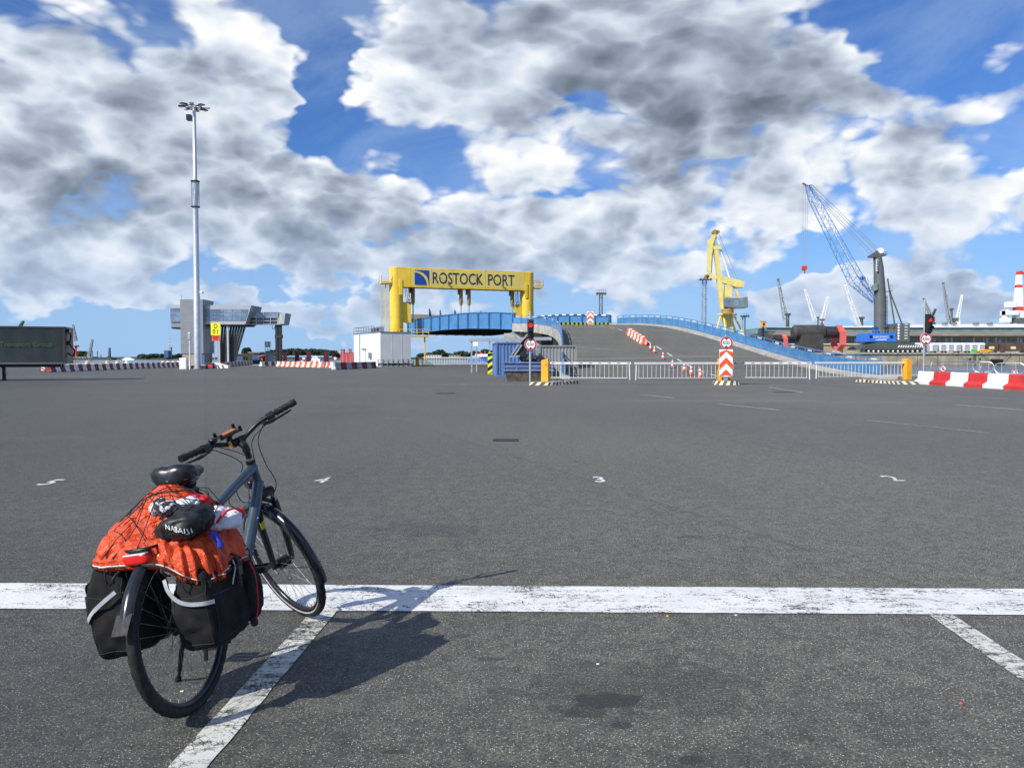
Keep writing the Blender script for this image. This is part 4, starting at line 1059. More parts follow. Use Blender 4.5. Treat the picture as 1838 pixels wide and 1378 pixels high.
barrier_row((g1.x+.1, g1.y+.1), (g1.x+d_.x*9, g1.y+d_.y*9), 9, .70, .58, 0, ('white','red'), ('barrier_white','barrier_red'), 'from the signal post along the near water', 'barrier blocks along the near quay edge')
g1, g2 = gp(88, 668), gp(322, 658.5)
barrier_row((g1.x, g1.y), (g2.x, g2.y), 40, .74, .55, 0, ('red','white'), ('dark_red','barrier_white'), 'from the marker panel in the row toward the terminal', 'barrier row by the trailer')
g1, g2 = gp(398, 659), gp(452, 654.5)
barrier_row((g1.x, g1.y), (g2.x, g2.y), 18, .74, .55, 0, ('red','white'), ('dark_red','block_grey'), 'from the sloped end block below the raked struts', 'barrier row by the terminal')
g1, g2 = gp(599, 663.5), gp(673, 660.5)
barrier_row((g1.x, g1.y), (g2.x, g2.y), 8, .86, .6, 0, ('grey','red'), ('block_grey','dark_red'), 'from the plastic barriers in the row before the hut', 'barrier row before the hut')
g1, g2 = gp(468, 657), gp(502, 656)
barrier_row((g1.x, g1.y), (g2.x, g2.y), 6, .72, .55, 0, ('white','red'), ('barrier_white','dark_red'), 'in the short row before the quay mast foot', 'barrier row by the quay mast')
g1, g2 = gp(499, 657.5), gp(600, 660)
barrier_row((g1.x, g1.y), (g2.x, g2.y), 21, .78, .55, 0, ('white','red'), ('barrier_white','orange_plastic'), 'from the quay mast in the front plastic row', 'plastic barriers before the piles')
g1, g2 = gp(492, 653.6), gp(575, 653.9)
barrier_row((g1.x, g1.y), (g2.x, g2.y), 22, .72, .55, 0, ('red','white'), ('barrier_red','barrier_white'), 'from the quay mast in the back plastic row', 'plastic barriers along the quay')
g1, g2 = gp(290, 655), gp(322, 655)
barrier_row((g1.x, g1.y), (g2.x, g2.y), 7, .72, .55, 0, ('white','red'), ('barrier_white','barrier_red'), 'toward the terminal in the plastic row at the quay', 'plastic barriers left of the tower')
def marker_post(px, py, label):
    c = gp(px, py); t = thing('marker_panel', (c.x, c.y, 0), label, 'marker'); h = 1.05
    b = MB(); b.box(c.x-.28, c.x+.28, c.y-.2, c.y+.2, 0, .10); b.build('foot', 'rust_black', t)
    b = MB(); b.box(c.x-.2, c.x+.2, c.y-.03, c.y+.03, .10, h); pn = b.build('panel', 'sign_white', t, bevel=.02)
    for k in range(3):
        z = .3+k*.28; b = MB(); b.prism([(c.x-.2, c.y-.042, z), (c.x+.2, c.y-.042, z-.16), (c.x+.2, c.y-.042, z-.02), (c.x-.2, c.y-.042, z+.14)], (0,.01,0)); b.build('stripe', 'sign_red', pn)
marker_post(77.5, 667, 'white marker panel with red stripes ending the barrier row by the trailer')
for px, py, l in ((545.5, 655, 'round no entry disc on a post among the plastic barriers'), (602, 655.5, 'round no entry disc on a post beside the white hut row')):
    c = gp(px, py); t = thing('disc_sign', (c.x, c.y, 0), l, 'sign'); b = MB(); b.tube([(c.x,c.y,0),(c.x,c.y,1.3)], .05, 6); b.build('post', 'galv', t)
    b = MB(); b.lathe([(0,-.03),(.36,-.03),(.36,.03),(0,.03)], 18, (c.x, c.y-.07, 1.25), 'y'); dd = b.build('disc', 'sign_red', t); b = MB(); b.lathe([(0,-.05),(.24,-.05),(.24,.0)], 18, (c.x, c.y-.07, 1.25), 'y'); b.build('centre', 'sign_white', dd)
g1 = gp(396, 661); t = thing('ramp_block', (g1.x, g1.y, 0), 'sloped striped end block of the barrier row under the D 01 sign', 'barrier')
b = MB(); b.prism([(g1.x-1.2, g1.y, 0), (g1.x+1.0, g1.y, 0), (g1.x+1.0, g1.y, .35), (g1.x-.6, g1.y, .8), (g1.x-1.2, g1.y, .8)], (0,.6,0)); b.build('body', 'barrier_white', t)
for k in range(3): b = MB(); x = g1.x-.9+k*.6; b.prism([(x, g1.y-.01, .02), (x+.22, g1.y-.01, .02), (x-.0, g1.y-.01, .45), (x-.2, g1.y-.01, .45)], (0,.008,0)); b.build('stripe', 'dark_red', t)

# red piles (dolphins) at the quay edge
for i, (px, w_, py0, py1, m_) in enumerate(((497.5, 5.0, 633, 652, 'pile_pink'), (512, 6.0, 631.5, 652, 'pile_pink'), (533.5, 6.5, 631, 652, 'dark_red'), (554.5, 7.2, 630, 652, 'pile_pink'), (586, 8.4, 629, 652, 'pile_pink'), (615.5, 7.0, 628, 653, 'pile_pink'), (622.5, 6.5, 634, 653, 'pile_pink'), (628.5, 5.0, 627.5, 653, 'pile_pink'), (633, 5, 634, 653, 'pile_pink'))):
    Y = 156+ (6 if i < 5 else -4) + (4-i)*.8 ; k = Y/FPX; x = (px-CXP)*k; z1 = EYE+(HORIZ-py0)*k; w = w_*k/2
    t = thing('mooring_pile', (x, Y, -1), ('pink' if m_ == 'pile_pink' else 'dark red') + ' steel mooring pile, %s from the white hut along the quay' % nth(9-i), 'pile', 'steel piles along the quay')
    b = MB(); b.box(x-w, x+w, Y-w*.8, Y+w*.8, -1.2 if Y > 152 else 0, z1); b.build('shaft', m_, t, bevel=.06)
    b = MB(); b.box(x-w*1.04, x+w*1.04, Y-w*.84, Y+w*.84, z1-.02, z1+.12); b.build('cap', 'dark_red', t)
    for s in (-1, 1): b = MB(); b.bar((x+s*w*.55, Y-w*.8-.03, 0), (x+s*w*.55, Y-w*.8-.03, z1-.2), .07); b.build('fender_strip', m_, t)

# ---------------------------------------------------------------- gates with hanging skirts
def gate(cx, cy, rz_, L_, label, has_box=True, z=.16):
    """box at local origin, boom along +x"""
    t = proto('barrier_gate', label, 'gate')
    nb = 'barrier boom'
    if has_box:
        b = MB(); b.box(-.19, .19, -.19, .19, 0, 1.12)
        b.hexa([(-.19,-.19,1.121),(.19,-.19,1.121),(.19,.19,1.121),(-.19,.19,1.121),(-.19,-.19,1.15),(.19,-.19,1.24),(.19,.19,1.24),(-.19,.19,1.15)])
        bx = b.build('housing', 'orange_box', t, bevel=.02)
        b = MB(); b.lathe([(.03,-.01),(.05,-.01),(.05,.01),(.03,.01)], 14, (.08,-.20,.92), 'y'); b.build('lock', 'ochre', bx)
    zb = 1.00
    b = MB(); b.box(.2, L_, -.05, .05, zb-.055, zb+.055); bo = b.build('boom', 'boom_white', t, bevel=.01)
    n = max(4, int(L_/.48))
    for i in range(n):
        x = .45+(L_-.6)*i/(n-1); b = MB(); b.prism([(x-.10,-.056,zb-.01), (x+.06,-.056,zb-.01), (x+.10,-.056,zb+.025), (x-.06,-.056,zb+.025)], (0,.004,0)); b.build('reflector', 'dark_red', bo)
    m_ = int(L_/.25)
    for i in range(m_):
        x = .38+(L_-.62)*i/(m_-1); b = MB(); b.bar((x, 0, zb-.06), (x+random.uniform(-.012,.012), 0, .235), .022, .016); b.build('skirt_bar', 'boom_white', t)
    b = MB(); b.bar((.32,0,.22), (L_-.2,0,.22), .03); b.build('skirt_rail', 'boom_white', t)
    b = MB(); b.tube([(L_-.10,0,zb-.04), (L_-.075,0,.12)], .032, 6); sp = b.build('support_leg', 'boom_white', t)
    b = MB(); b.tube([(L_-.075,0,.13), (L_-.075,0,-z+.0)], .012, 5); b.build('leg_pin', 'grey_steel', sp)
    place(t, (cx, cy, z), rz_); return t
def gat(px, py): c = gp(px, py); return c
a0 = gat(979, 688.3); e0 = gat(1137, 689.5)
def mkgate(px0, px1, Y0, Y1, label, box=True, z=.16):
    p = Vector(((px0-CXP)/FPX*Y0, Y0, 0)); q = Vector(((px1-CXP)/FPX*Y1, Y1, 0)); d = q-p
    return gate(p.x, p.y, math.atan2(d.y, d.x), d.length, label, box, z)
mkgate(978.5, 1133, 42.0, 41.0, 'orange boxed barrier gate beside the blue skip with its white boom lowered')
mkgate(1296, 1139, 41.6, 40.6, 'white barrier boom reaching from the chevron island toward the skip')
mkgate(1303, 1456, 42.2, 41.6, 'white barrier boom reaching from the chevron island toward the water')
mkgate(1628, 1463, 45.0, 43.6, 'orange boxed barrier gate at the water side with its white boom lowered')

# striped kerb islands
def island(pts, label, h=.16, nst=20, z0=0.0):
    """closed outline; sloped sides carry hazard stripes as pieces"""
    c = sum((Vector(p) for p in pts), Vector((0,0)))/len(pts)
    t = thing('kerb_island', (c.x, c.y, 0), label, 'kerb island')
    P = [Vector((p[0], p[1], 0)) for p in pts]; C = Vector((c.x, c.y, 0))
    per = []; n = len(P)
    for i in range(n):
        a, d = P[i], P[(i+1) % n]; m_ = max(1, round((d-a).length/.21))
        for k in range(m_): per.append((a.lerp(d, k/m_)))
    if len(per) % 2: per.append(per[-1].lerp(per[0], .5))
    def up(p, f=.10): d = (C-p).normalized(); return p+d*f+Vector((0,0,h))
    N = len(per)
    for i in range(N):
        a, d = per[i], per[(i+1) % N]; e_ = per[(i+2) % N]
        b = MB(); a1, d1 = up(d), up(e_)          # slanted stripes
        b.hexa([a, d, d+(C-d).normalized()*.3, a+(C-a).normalized()*.3, up(a).lerp(up(d), .55), up(d).lerp(up(e_), .55), up(d, .4), up(a, .4)])
        b.build('kerb_stone', 'kerb_cream' if i % 2 else 'kerb_dark', t)
    b = MB(); b.prism([up(p, .34)+Vector((0,0,-h+.02)) for p in per], (0,0,h-.03)); b.build('infill', 'concrete', t)
    return t
i1 = gp(952, 691.5)
island([(i1.x, i1.y), (i1.x+.9, i1.y), (i1.x+1.3, i1.y+.4), (i1.x+2.9, i1.y+3.2), (i1.x+2.6, i1.y+3.5), (i1.x+1.3, i1.y+3.2), (i1.x-.1, i1.y+.7)], 'black and cream striped kerb island under the gate box by the skip')
i2 = Vector((11.62, 41.8, 0))
island([(i2.x+.75*math.cos(a), i2.y+.75*math.sin(a)) for a in [2*PI*k/12 for k in range(12)]], 'round striped kerb island under the red chevron sign', .22)
i3 = gp(1652, 690)
island([(i3.x, i3.y), (i3.x-1.0, i3.y+.2), (i3.x-1.5, i3.y+4.6), (i3.x-1.1, i3.y+5.0), (i3.x-.3, i3.y+4.5), (i3.x+.1, i3.y+.6)], 'long striped kerb island under the gate box at the water side')

# ---------------------------------------------------------------- height limit signs and traffic lights
def height_sign(t, c, r, facing=(0,-1,0)):
    """round 4.0m sign centred on c facing -Y"""
    b = MB(); b.lathe([(0,-.012),(r,-.012),(r,.012),(0,.012)], 36, tuple(c), 'y'); pl = b.build('sign_plate', 'sign_white', t)
    b = MB(); b.lathe([(r*.76,-.020),(r*.97,-.020),(r*.97,-.013),(r*.76,-.013)], 36, tuple(c), 'y', closed=True); b.build('red_ring', 'sign_red', pl)
    tm = text_mesh('4,0m', r*.86, .002, .72); tm.xf(lambda v: c+Vector((v.x, -.018+v.y, v.z))); tm.build('lettering', 'black_paint', pl)
    for s in (1, -1):
        b = MB(); b.prism([c+Vector((-r*.30,-.022,s*r*.72)), c+Vector((r*.30,-.022,s*r*.72)), c+Vector((0,-.022,s*r*.46))], (0,.005,0)); b.build('arrow', 'black_paint', pl)
    b = MB(); b.box(c.x-.05, c.x+.05, c.y+.013, c.y+.05, c.z-r*.6, c.z+r*.6); b.build('bracket', 'galv', t)
def signal_head(t, c, w=.32, rot=0.0):
    b = MB(); b.box(c.x-w/2, c.x+w/2, c.y-.10, c.y+.12, c.z-.48, c.z+.48); hd = b.build('signal_head', 'black_plastic', t, bevel=.04)
    b = MB(); b.box(c.x-w*.56, c.x+w*.56, c.y+.121, c.y+.14, c.z-.56, c.z+.56); b.build('backboard', 'black_paint', hd)
    for k, m_ in ((.22, 'lamp_red'), (-.22, 'dark_glass')):
        q = c+Vector((0, -.11, k)); b = MB(); b.lathe([(0,-.03),(.07,-.022),(.115,0)], 20, tuple(q), 'y'); b.build('lens', m_, hd, smooth=True)
        b = MB(); rows = []
        for i in range(13):
            a = PI*(-.08+1.16*i/12); rows.append([q+Vector((.135*math.cos(a), 0, .135*math.sin(a))), q+Vector((.135*math.cos(a), -.20, .135*math.sin(a)-.02))])
        b.grid(rows); b.build('visor', 'black_plastic', hd)
def signal_post(px, pyb, ytop, ysig, ysign, label, dx=0.0, Y=None):
    c = gp(px, pyb) if Y is None else Vector(((px-CXP)/FPX*Y, Y, 0)); Y = c.y; k = Y/FPX
    t = thing('signal_post', (c.x, c.y, 0), label, 'traffic light')
    b = MB(); b.lathe([(.06,0),(.06,EYE+(HORIZ-ytop)*k)], 12, (c.x,c.y,0)); b.build('pole', 'galv', t, smooth=True)
    signal_head(t, Vector((c.x+dx, c.y-.20, EYE+(HORIZ-ysig)*k)))
    height_sign(t, Vector((c.x+.02, c.y-.14, EYE+(HORIZ-ysign)*k)), .335)
    return t
signal_post(951.5, 688.5, 559, 591.3, 618, 'red traffic light with round 4,0m sign in front of the blue skip', dx=.02)
signal_post(1657.5, 687.5, 537, 581.5, 608.5, 'red traffic light with round 4,0m sign by the barrier blocks at the water', dx=.16)
signal_post(723, 655.8, 612, 621, 633, 'small red traffic light with round sign in front of the grey hut wall')
def chevron(c, z0, w, h, label, base=None, extra=None):
    t = thing('chevron_sign', (c.x, c.y, z0), label, 'sign')
    b = MB(); b.box(c.x-w/2, c.x+w/2, c.y-.02, c.y+.02, z0+.02, z0+h); pn = b.build('panel', 'sign_white', t, bevel=.01)
    n = 3; p = h/2.35; rise = w*.50
    def clip(z): return max(z0+.03, min(z0+h-.02, z))
    th = p*.48
    def stripe(zc):
        # inverted V stripe with its apex on the centre line
        pts = []
        for s, m in (((-1), 0), (0, 1), (1, 0)):
            pts.append((c.x+s*w/2*.985, zc-(0 if s == 0 else rise)))
        up_ = [(x, clip(z+th)) for x, z in pts]; lo = [(x, clip(z)) for x, z in pts]
        for i in (0, 1):
            q = [lo[i], lo[i+1], up_[i+1], up_[i]]
            if abs(q[0][1]-q[3][1])+abs(q[1][1]-q[2][1]) < .02: continue
            b = MB(); b.prism([(x, c.y-.024, z) for x, z in q], (0,-.005,0)); b.build('red_stripe', 'sign_orange', pn)
    for i in range(-1, 4): stripe(z0+.12+i*p)
    return t
Yc = 41.2; cc = Vector((11.42, Yc, 0)); kk = Yc/FPX
ch = chevron(Vector(((1303-CXP)*kk, Yc, 0)), EYE-(677-HORIZ)*kk, .72, (677-627)*kk, 'tall red and white chevron panel with round 4,0m sign on a round island')
b = MB(); x_ = (1303-CXP)*kk; b.box(x_-.10, x_+.10, Yc+.03, Yc+.14, .2, EYE-(677-HORIZ)*kk+.3); b.build('stand', 'galv', ch)
b = MB(); b.tube([(x_, Yc+.1, .2), (x_, Yc+.1, EYE+(HORIZ-600)*kk)], .05, 10); b.build('pole', 'galv', ch)
height_sign(ch, Vector((x_, Yc-.03, EYE+(HORIZ-615)*kk)), .335)
b = MB(); b.box(x_-.30, x_+.12, Yc+.18, Yc+.55, .2, 1.18); 
tag(b.build('gate_drive_box', 'orange_box', None, bevel=.02), 'orange drive box half hidden behind the chevron panel', 'box')
Yt = 112; zt_ = rz(112)+.02
ch2 = chevron(Vector(((1059-CXP)*Yt/FPX, Yt, 0)), zt_+.15, .95, 1.75, 'small chevron panel at the top of the ramp before the blue parapet')
b = MB(); x2 = (1059-CXP)*Yt/FPX; b.box(x2-.35, x2+.35, Yt-.2, Yt+.3, zt_-.1, zt_+.17); b.build('foot', 'concrete', ch2)

# ---------------------------------------------------------------- cones and blocks on the ramp
def road_pt(px, py):
    """point on the ramp surface seen at this photo pixel"""
    best = None
    d = ray(px, py)
    Y = 30.0
    while Y < 125:
        p = Vector((0,0,EYE))+d*(Y/d.y)
        if p.z <= rz(Y)+.012: return Vector((p.x, p.y, rz(Y)+.010))
        Y += .1
    return gp(px, py)
def cone_proto(h):
    t = proto('traffic_cone', 'red and white traffic cone on the ramp centre line', 'cone', 'traffic cones on the ramp')
    b = MB(); b.box(-.19,.19,-.19,.19,0,.045); b.build('base', 'rust_black', t, bevel=.01)
    R_ = lambda z: lerp(.155, .03, z/h)
    for k, (z0, z1) in enumerate(((.045,.22),(.22,.36),(.36,.5),(.5,.62),(.62,h))):
        b = MB(); b.lathe([(R_(z0)+(.003 if k % 2 else 0), z0), (R_(z1)+(.003 if k % 2 else 0), z1)]+([(0, h)] if k == 4 else []), 16); b.build('cone_band', 'orange_plastic' if k % 2 == 0 else 'sign_white', t, smooth=True)
    return t
cn = cone_proto(.75); first = True
for i, (px, py) in enumerate(((1159.5,620),(1167.5,627.5),(1174.5,633.5),(1190,645),(1207,660),(1228,666.5),(1240.5,672.5),(1256.5,678))):
    o = cn if first else copy_tree(cn); first = False
    p = road_pt(px, py); place(o, (p.x, p.y, p.z-.004), random.random()*1.5)
    o['label'] = 'red and white traffic cone, %s below the barrier blocks on the ramp' % nth(i+1)
rp, rq = road_pt(1158, 619.5), road_pt(1128, 600.5)
nb = 11
for i in range(nb):
    p = rp.lerp(rq, (i+.5)/nb); p.z = rz(p.y)-.01; d = rq-rp; L_ = d.length/nb
    col = ('red','white')[i % 2]
    o = barrier_block(col, L_, .82, .6, p, math.atan2(d.y, d.x), '%s plastic barrier block on the ramp, %s from the cones' % (col, nth(i+1)), 'barrier blocks on the ramp', 'orange_plastic' if col == 'red' else 'barrier_white')

# ---------------------------------------------------------------- skip, containers, junk
def skip():
    Y = 47.5; x0, x1 = (903-CXP)/FPX*Y, 2.6
    t = thing('blue_skip', ((x0+x1)/2, Y, 0), 'dirty blue steel skip lettered L loaded with scrap frames', 'skip')
    def shell(z0, z1, xa0, xb0, xa1, xb1, ya0, yb0, ya1, yb1, mat, nm):
        b = MB(); b.hexa([(xa0,ya0,z0),(xb0,ya0,z0),(xb0,yb0,z0),(xa0,yb0,z0),(xa1,ya1,z1),(xb1,ya1,z1),(xb1,yb1,z1),(xa1,yb1,z1)]); return b.build(nm, mat, t, bevel=.01)
    shell(.0, .66, x0+.28, x1-.3, x0+.07, x1-.1, Y+.15, Y+1.5, Y+.02, Y+1.65, 'skip_grime', 'lower_body')
    shell(.66, 1.12, x0+.03, x1-.03, x0, x1, Y+.02, Y+1.65, Y, Y+1.7, 'skip_blue', 'upper_body')
    for z in (.66, .88, 1.10):
        b = MB(); b.box(x0-.04, x1+.02, Y-.05, Y+.02, z-.04, z+.04); b.build('rib', 'skip_blue', t)
    for x in (x0+.02, x0+.8, x0+1.6): b = MB(); b.box(x, x+.09, Y-.03, Y+.03, .62, 1.12); b.build('side_post', 'skip_blue', t)
    b = MB(); b.bar((x0+.05, Y-.04, 1.15), (x1, Y-.04, 1.15), .10, .09); b.build('rim', 'skip_blue', t)
    tm = text_mesh('L', .22, .003); c = at(928.5, 651.5, Y); tm.xf(lambda v: Vector((c.x+v.x, Y-.04+v.y, c.z+v.z))); tm.build('lettering', 'sign_white', t)
    return t
skip()
def junk():
    Y = 48.1; zt = 1.15
    def P(px, py, dy=0): return at(px, py, Y+dy)
    t = thing('scrap_frame', tuple(P(925, 645)), 'scrapped grey metal ramp frame tilted out of the skip', 'scrap')
    b = MB(); b.prism([P(915,640), P(933,640), P(949,607), P(943,604)], (0,.5,0)); b.build('plate', 'junk_dark', t)
    for a, c in (((918,637),(931,618)), ((922,640),(936,619)), ((933,615),(947,600))):
        b = MB(); b.bar(P(*a)+Vector((0,-.06,0)), P(*c)+Vector((0,-.06,0)), .14, .10); b.build('rail', 'galv', t)
    b = MB(); b.bar(P(914,640)+Vector((0,-.05,0)), P(933,639)+Vector((0,-.05,0)), .12, .08); b.build('foot_bar', 'galv', t)
    b = MB(); b.prism([P(933,641), P(943,641), P(952,606), P(946,606)], (0,.4,0)); b.build('dark_panel', 'black_paint', t)
    t = thing('crumpled_mesh', tuple(P(957, 644)), 'crumpled dark wire mesh heaped in the skip', 'scrap')
    b = MB(); rnd = random.Random(3)
    for k in range(60):
        a = P(rnd.uniform(942,968), rnd.uniform(628,645), rnd.uniform(0,.8)); d = Vector((rnd.uniform(-.25,.25), rnd.uniform(-.2,.2), rnd.uniform(-.2,.2))); b.bar(a, a+d, .012)
    b.build('wire', 'grey_steel', t)
    b = MB()
    for (px, py, s) in ((950,642,.35),(960,643,.3),(940,643,.3),(966,645,.25)): rbox(b, P(px,py,.4), (s*2,s*2.2,s*1.4), 2.5, 4, lambda q: q+Vector((mnoise.noise(q*5), mnoise.noise(q*5+Vector((3,1,2))), mnoise.noise(q*5+Vector((7,5,2)))))*.08)
    b.build('rubble', 'junk_dark', t)
junk()
def container(x0, y0, W_, L_, H, rz_, mat, label, open_=False):
    t = proto('shipping_container', label, 'container')
    # corrugated long side facing -Y is along x; each corrugation is a rib
    b = MB(); b.box(.03, L_-.03, .05, W_-.03, .12, H-.08); b.build('shell', mat, t)
    n = int(L_/.28)
    for i in range(n):
        x = .12+(L_-.24)*(i+.15)/n; b = MB(); b.prism([(x, .05, .14), (x+.16, .05, .14), (x+.12, .005, .14), (x+.04, .005, .14)], (0,0,H-.26)); b.build('corrugation', mat, t)
    for i in range(int(W_/.3)):
        y = .15+.3*i; b = MB(); b.prism([(.03, y, .14), (-.01, y+.04, .14), (-.01, y+.12, .14), (.03, y+.16, .14)], (0,0,H-.26)); b.build('end_corrugation', mat, t)
    for (x, y) in ((0,0),(L_,0),(0,W_),(L_,W_)):
        b = MB(); b.box(x-.06, x+.06, y-.05, y+.07, 0, H); b.build('corner_post', mat, t)
    for z in (.07, H-.05):
        b = MB(); b.bar((0,0,z), (L_,0,z), .12, .13); b.bar((0,0,z), (0,W_,z), .12, .13); b.bar((L_,0,z), (L_,W_,z), .12, .13); b.bar((0,W_,z), (L_,W_,z), .12, .13); b.build('edge_rail', mat, t)
    place(t, (x0, y0, 0), rz_); return t
container(-1.15, 58.0, 6.05, 2.9, 2.62, R(4), 'container_blue', 'blue corrugated shipping container behind the skip')
container(2.3, 63.5, 2.3, 3.0, 2.45, R(2), 'shed_grey', 'dark grey corrugated container under the ramp edge')
def yb_pillar():
    Y = 66; c = at(887, 655, Y); k = Y/FPX; t = thing('hazard_pillar', (c.x, Y, 0), 'yellow and black diagonally striped impact pillar beside the blue container', 'pillar')
    w, h = 1.1, EYE+(HORIZ-633)*k
    b = MB(); b.box(c.x-w/2, c.x+w/2, Y, Y+.5, 0, h); b.build('body', 'sign_yellow', t, bevel=.05)
    for i in range(4):
        z = -.35+i*.62; b = MB(); pts = [(c.x-w/2, Y-.012, z), (c.x+w/2, Y-.012, z+.75), (c.x+w/2, Y-.012, z+1.06), (c.x-w/2, Y-.012, z+.31)]
        pts = [(x, y, min(max(q, .02), h-.02)) for x, y, q in pts]; b.prism(pts, (0,.008,0)); b.build('stripe', 'black_paint', t)
yb_pillar()
def shelter():
    Y = 72; k = Y/FPX; P = lambda px, py, dy=0: at(px, py, Y+dy)
    c = P(845, 650); t = thing('pipe_shelter', (c.x, Y, 0), 'bare galvanised frame of an open shelter before the bridge', 'shelter')
    top = EYE+(HORIZ-612.5)*k
    for px, dy in ((846.5, 0), (850, 6), (879, 0), (910, 0)):
        x = (px-CXP)*k; b = MB(); b.bar((x, Y+dy, 0), (x, Y+dy, top), .14); b.build('post', 'galv', t)
    b = MB(); b.bar(((843.5-CXP)*k, Y-.1, top+.08), ((990-CXP)*k, Y-.1, top+.20), .2, .22); b.bar(((843.5-CXP)*k, Y-.1, top+.08), ((850-CXP)*k, Y+6, top+.08), .2, .2); b.build('eaves_beam', 'galv', t)
    b = MB(); b.prism([((844-CXP)*k, Y-.1, top+.19), ((990-CXP)*k, Y-.1, top+.31), ((990-CXP)*k, Y+6, top+.5), ((850-CXP)*k, Y+6, top+.4)], (0,0,.05)); b.build('roof_sheet', 'galv', t)
    b = MB(); x = (853.5-CXP)*k; b.box(x-.24, x+.24, Y-.2, Y-.17, top-.45, top-.05); b.build('notice', 'sign_white', t)
shelter()
# white railing and second gate far below the bridge
def far_rail():
    Y = 132; k = Y/FPX; t = thing('white_gate_fence', ((820-CXP)*k, Y, 0), 'long low white barred gate on the quay below the bridge', 'gate')
    b = MB(); x0, x1 = (757-CXP)*k, (889-CXP)*k; zt = EYE+(HORIZ-641.5)*k
    b.box(x0, x1, Y-.06, Y+.06, zt-.10, zt+.06); b.build('boom', 'boom_white', t)
    b = MB(); b.box(x0, x1, Y-.03, Y+.03, .2, .26); b.build('lower_rail', 'boom_white', t)
    n = 46
    for i in range(n):
        x = lerp(x0, x1, i/(n-1)); b = MB(); b.bar((x, Y, .2), (x, Y, zt-.1), .06); b.build('bar', 'boom_white', t)
    for px in (758, 826, 888): b = MB(); x = (px-CXP)*k; b.bar((x, Y+.1, 0), (x, Y+.1, zt), .1); b.build('post', 'galv', t)
    Y2 = 130.5; c = at(749, 650, Y2); t2 = thing('gate_box', (c.x, Y2, 0), 'small orange gate box beside the hut', 'box'); h = EYE+(HORIZ-640.5)*Y2/FPX
    b = MB(); b.box(c.x-.28, c.x+.28, Y2-.25, Y2+.25, 0, h); b.build('housing', 'orange_box', t2, bevel=.03); b = MB(); b.box(c.x-.16, c.x+.1, Y2-.262, Y2-.252, h-.5, h-.2); b.build('panel', 'ochre', t2)
far_rail()
def pallet_racks():
    rnd = random.Random(5)
    for i in range(7):
        px = 683+i*9; Y = 117+.6*i; c = at(px, 655, Y); t = thing('steel_rack', (c.x, Y, 0), 'grey steel stillage rack, %s from the hut corner along its wall' % nth(i+1), 'rack', 'racks by the hut'); k = Y/FPX
        h = rnd.uniform(.9, 1.25)
        for s in (-.38, .38):
            for yy in (0, .8): b = MB(); b.bar((c.x+s, Y+yy, 0), (c.x+s, Y+yy, h), .07); b.build('post', 'grey_steel', t)
        for z in (.15, h*.5, h*.92):
            b = MB(); b.box(c.x-.40, c.x+.40, Y-.02, Y+.82, z, z+.06); b.build('shelf', 'galv' if rnd.random() < .5 else 'grey_steel', t)
        for q in range(3):
            b = MB(); x = c.x-.26+q*.26; b.box(x-.09, x+.09, Y+.1, Y+.6, .21, .21+h*.28); b.build('stored_part', rnd.choice(('junk_dark','galv','shed_grey')), t)
pallet_racks()

# ---------------------------------------------------------------- tube railing loops with round signs at the water
def tube_rail(px0, px1, Y0, Y1, ytop, ybot, label, posts):
    p = Vector(((px0-CXP)/FPX*Y0, Y0, 0)); q = Vector(((px1-CXP)/FPX*Y1, Y1, 0)); d = (q-p).normalized(); L_ = (q-p).length
    zt = EYE+(HORIZ-ytop)*Y0/FPX; zb = EYE+(HORIZ-ybot)*Y0/FPX; r = (zt-zb)/2; zc = (zt+zb)/2
    t = thing('tube_railing', tuple(p), label, 'railing')
    pts = []
    for i in range(13): a = PI/2+PI*i/12; pts.append(p+d*(r+r*math.cos(a))+Vector((0,0,zc+r*math.sin(a))))
    for i in range(13): a = -PI/2+PI*i/12; pts.append(p+d*(L_-r+r*math.cos(a))+Vector((0,0,zc+r*math.sin(a))))
    b = MB(); b.tube(pts, .035, 8, closed=True); b.build('loop', 'galv', t, smooth=True)
    for s in posts: b = MB(); c = p+d*L_*s; b.tube([c, c+Vector((0,0,zt))], .035, 8); b.build('post', 'galv', t, smooth=True)
    return t, p, d, L_, zc
def nosign(c, parent, r=.24):
    b = MB(); b.lathe([(0,-.01),(r,-.01),(r,.01),(0,.01)], 28, tuple(c), 'y'); pl = b.build('sign_plate', 'sign_white', parent)
    b = MB(); b.lathe([(r*.78,-.018),(r*.98,-.018),(r*.98,-.011),(r*.78,-.011)], 28, tuple(c), 'y', closed=True); b.build('red_ring', 'sign_red', pl)
    b = MB(); b.bar(c+Vector((-r*.5,-.016,r*.5)), c+Vector((r*.5,-.016,-r*.5)), .04, .01, up=(0,1,0)); b.build('red_bar', 'sign_red', pl)
    b = MB(); b.prism([c+Vector((x*r,-.0125,z*r)) for x, z in ((-.16,-.5),(.16,-.5),(.2,.05),(.1,.45),(-.1,.45),(-.2,.05))], (0,.003,0)); b.build('figure', 'black_paint', pl)
t, p, d, L_, zc = tube_rail(1671, 1761, 53, 54, 648.8, 665, 'silver tube railing loop with round prohibition sign nearest the signal post', (.24, .72, .97))
nosign(at(1692.5, 661.6, 52.8), t)
t, p, d, L_, zc = tube_rail(1746, 1784, 55, 54, 649.5, 667.5, 'short silver tube railing loop overlapping its neighbour by the water', (.3, .75))
t, p, d, L_, zc = tube_rail(1785, 1840, 52.5, 51, 651.5, 670, 'silver tube railing loop with round prohibition sign above the red barrier block', (.24, .7))
nosign(at(1823, 667.5, 52.0), t)

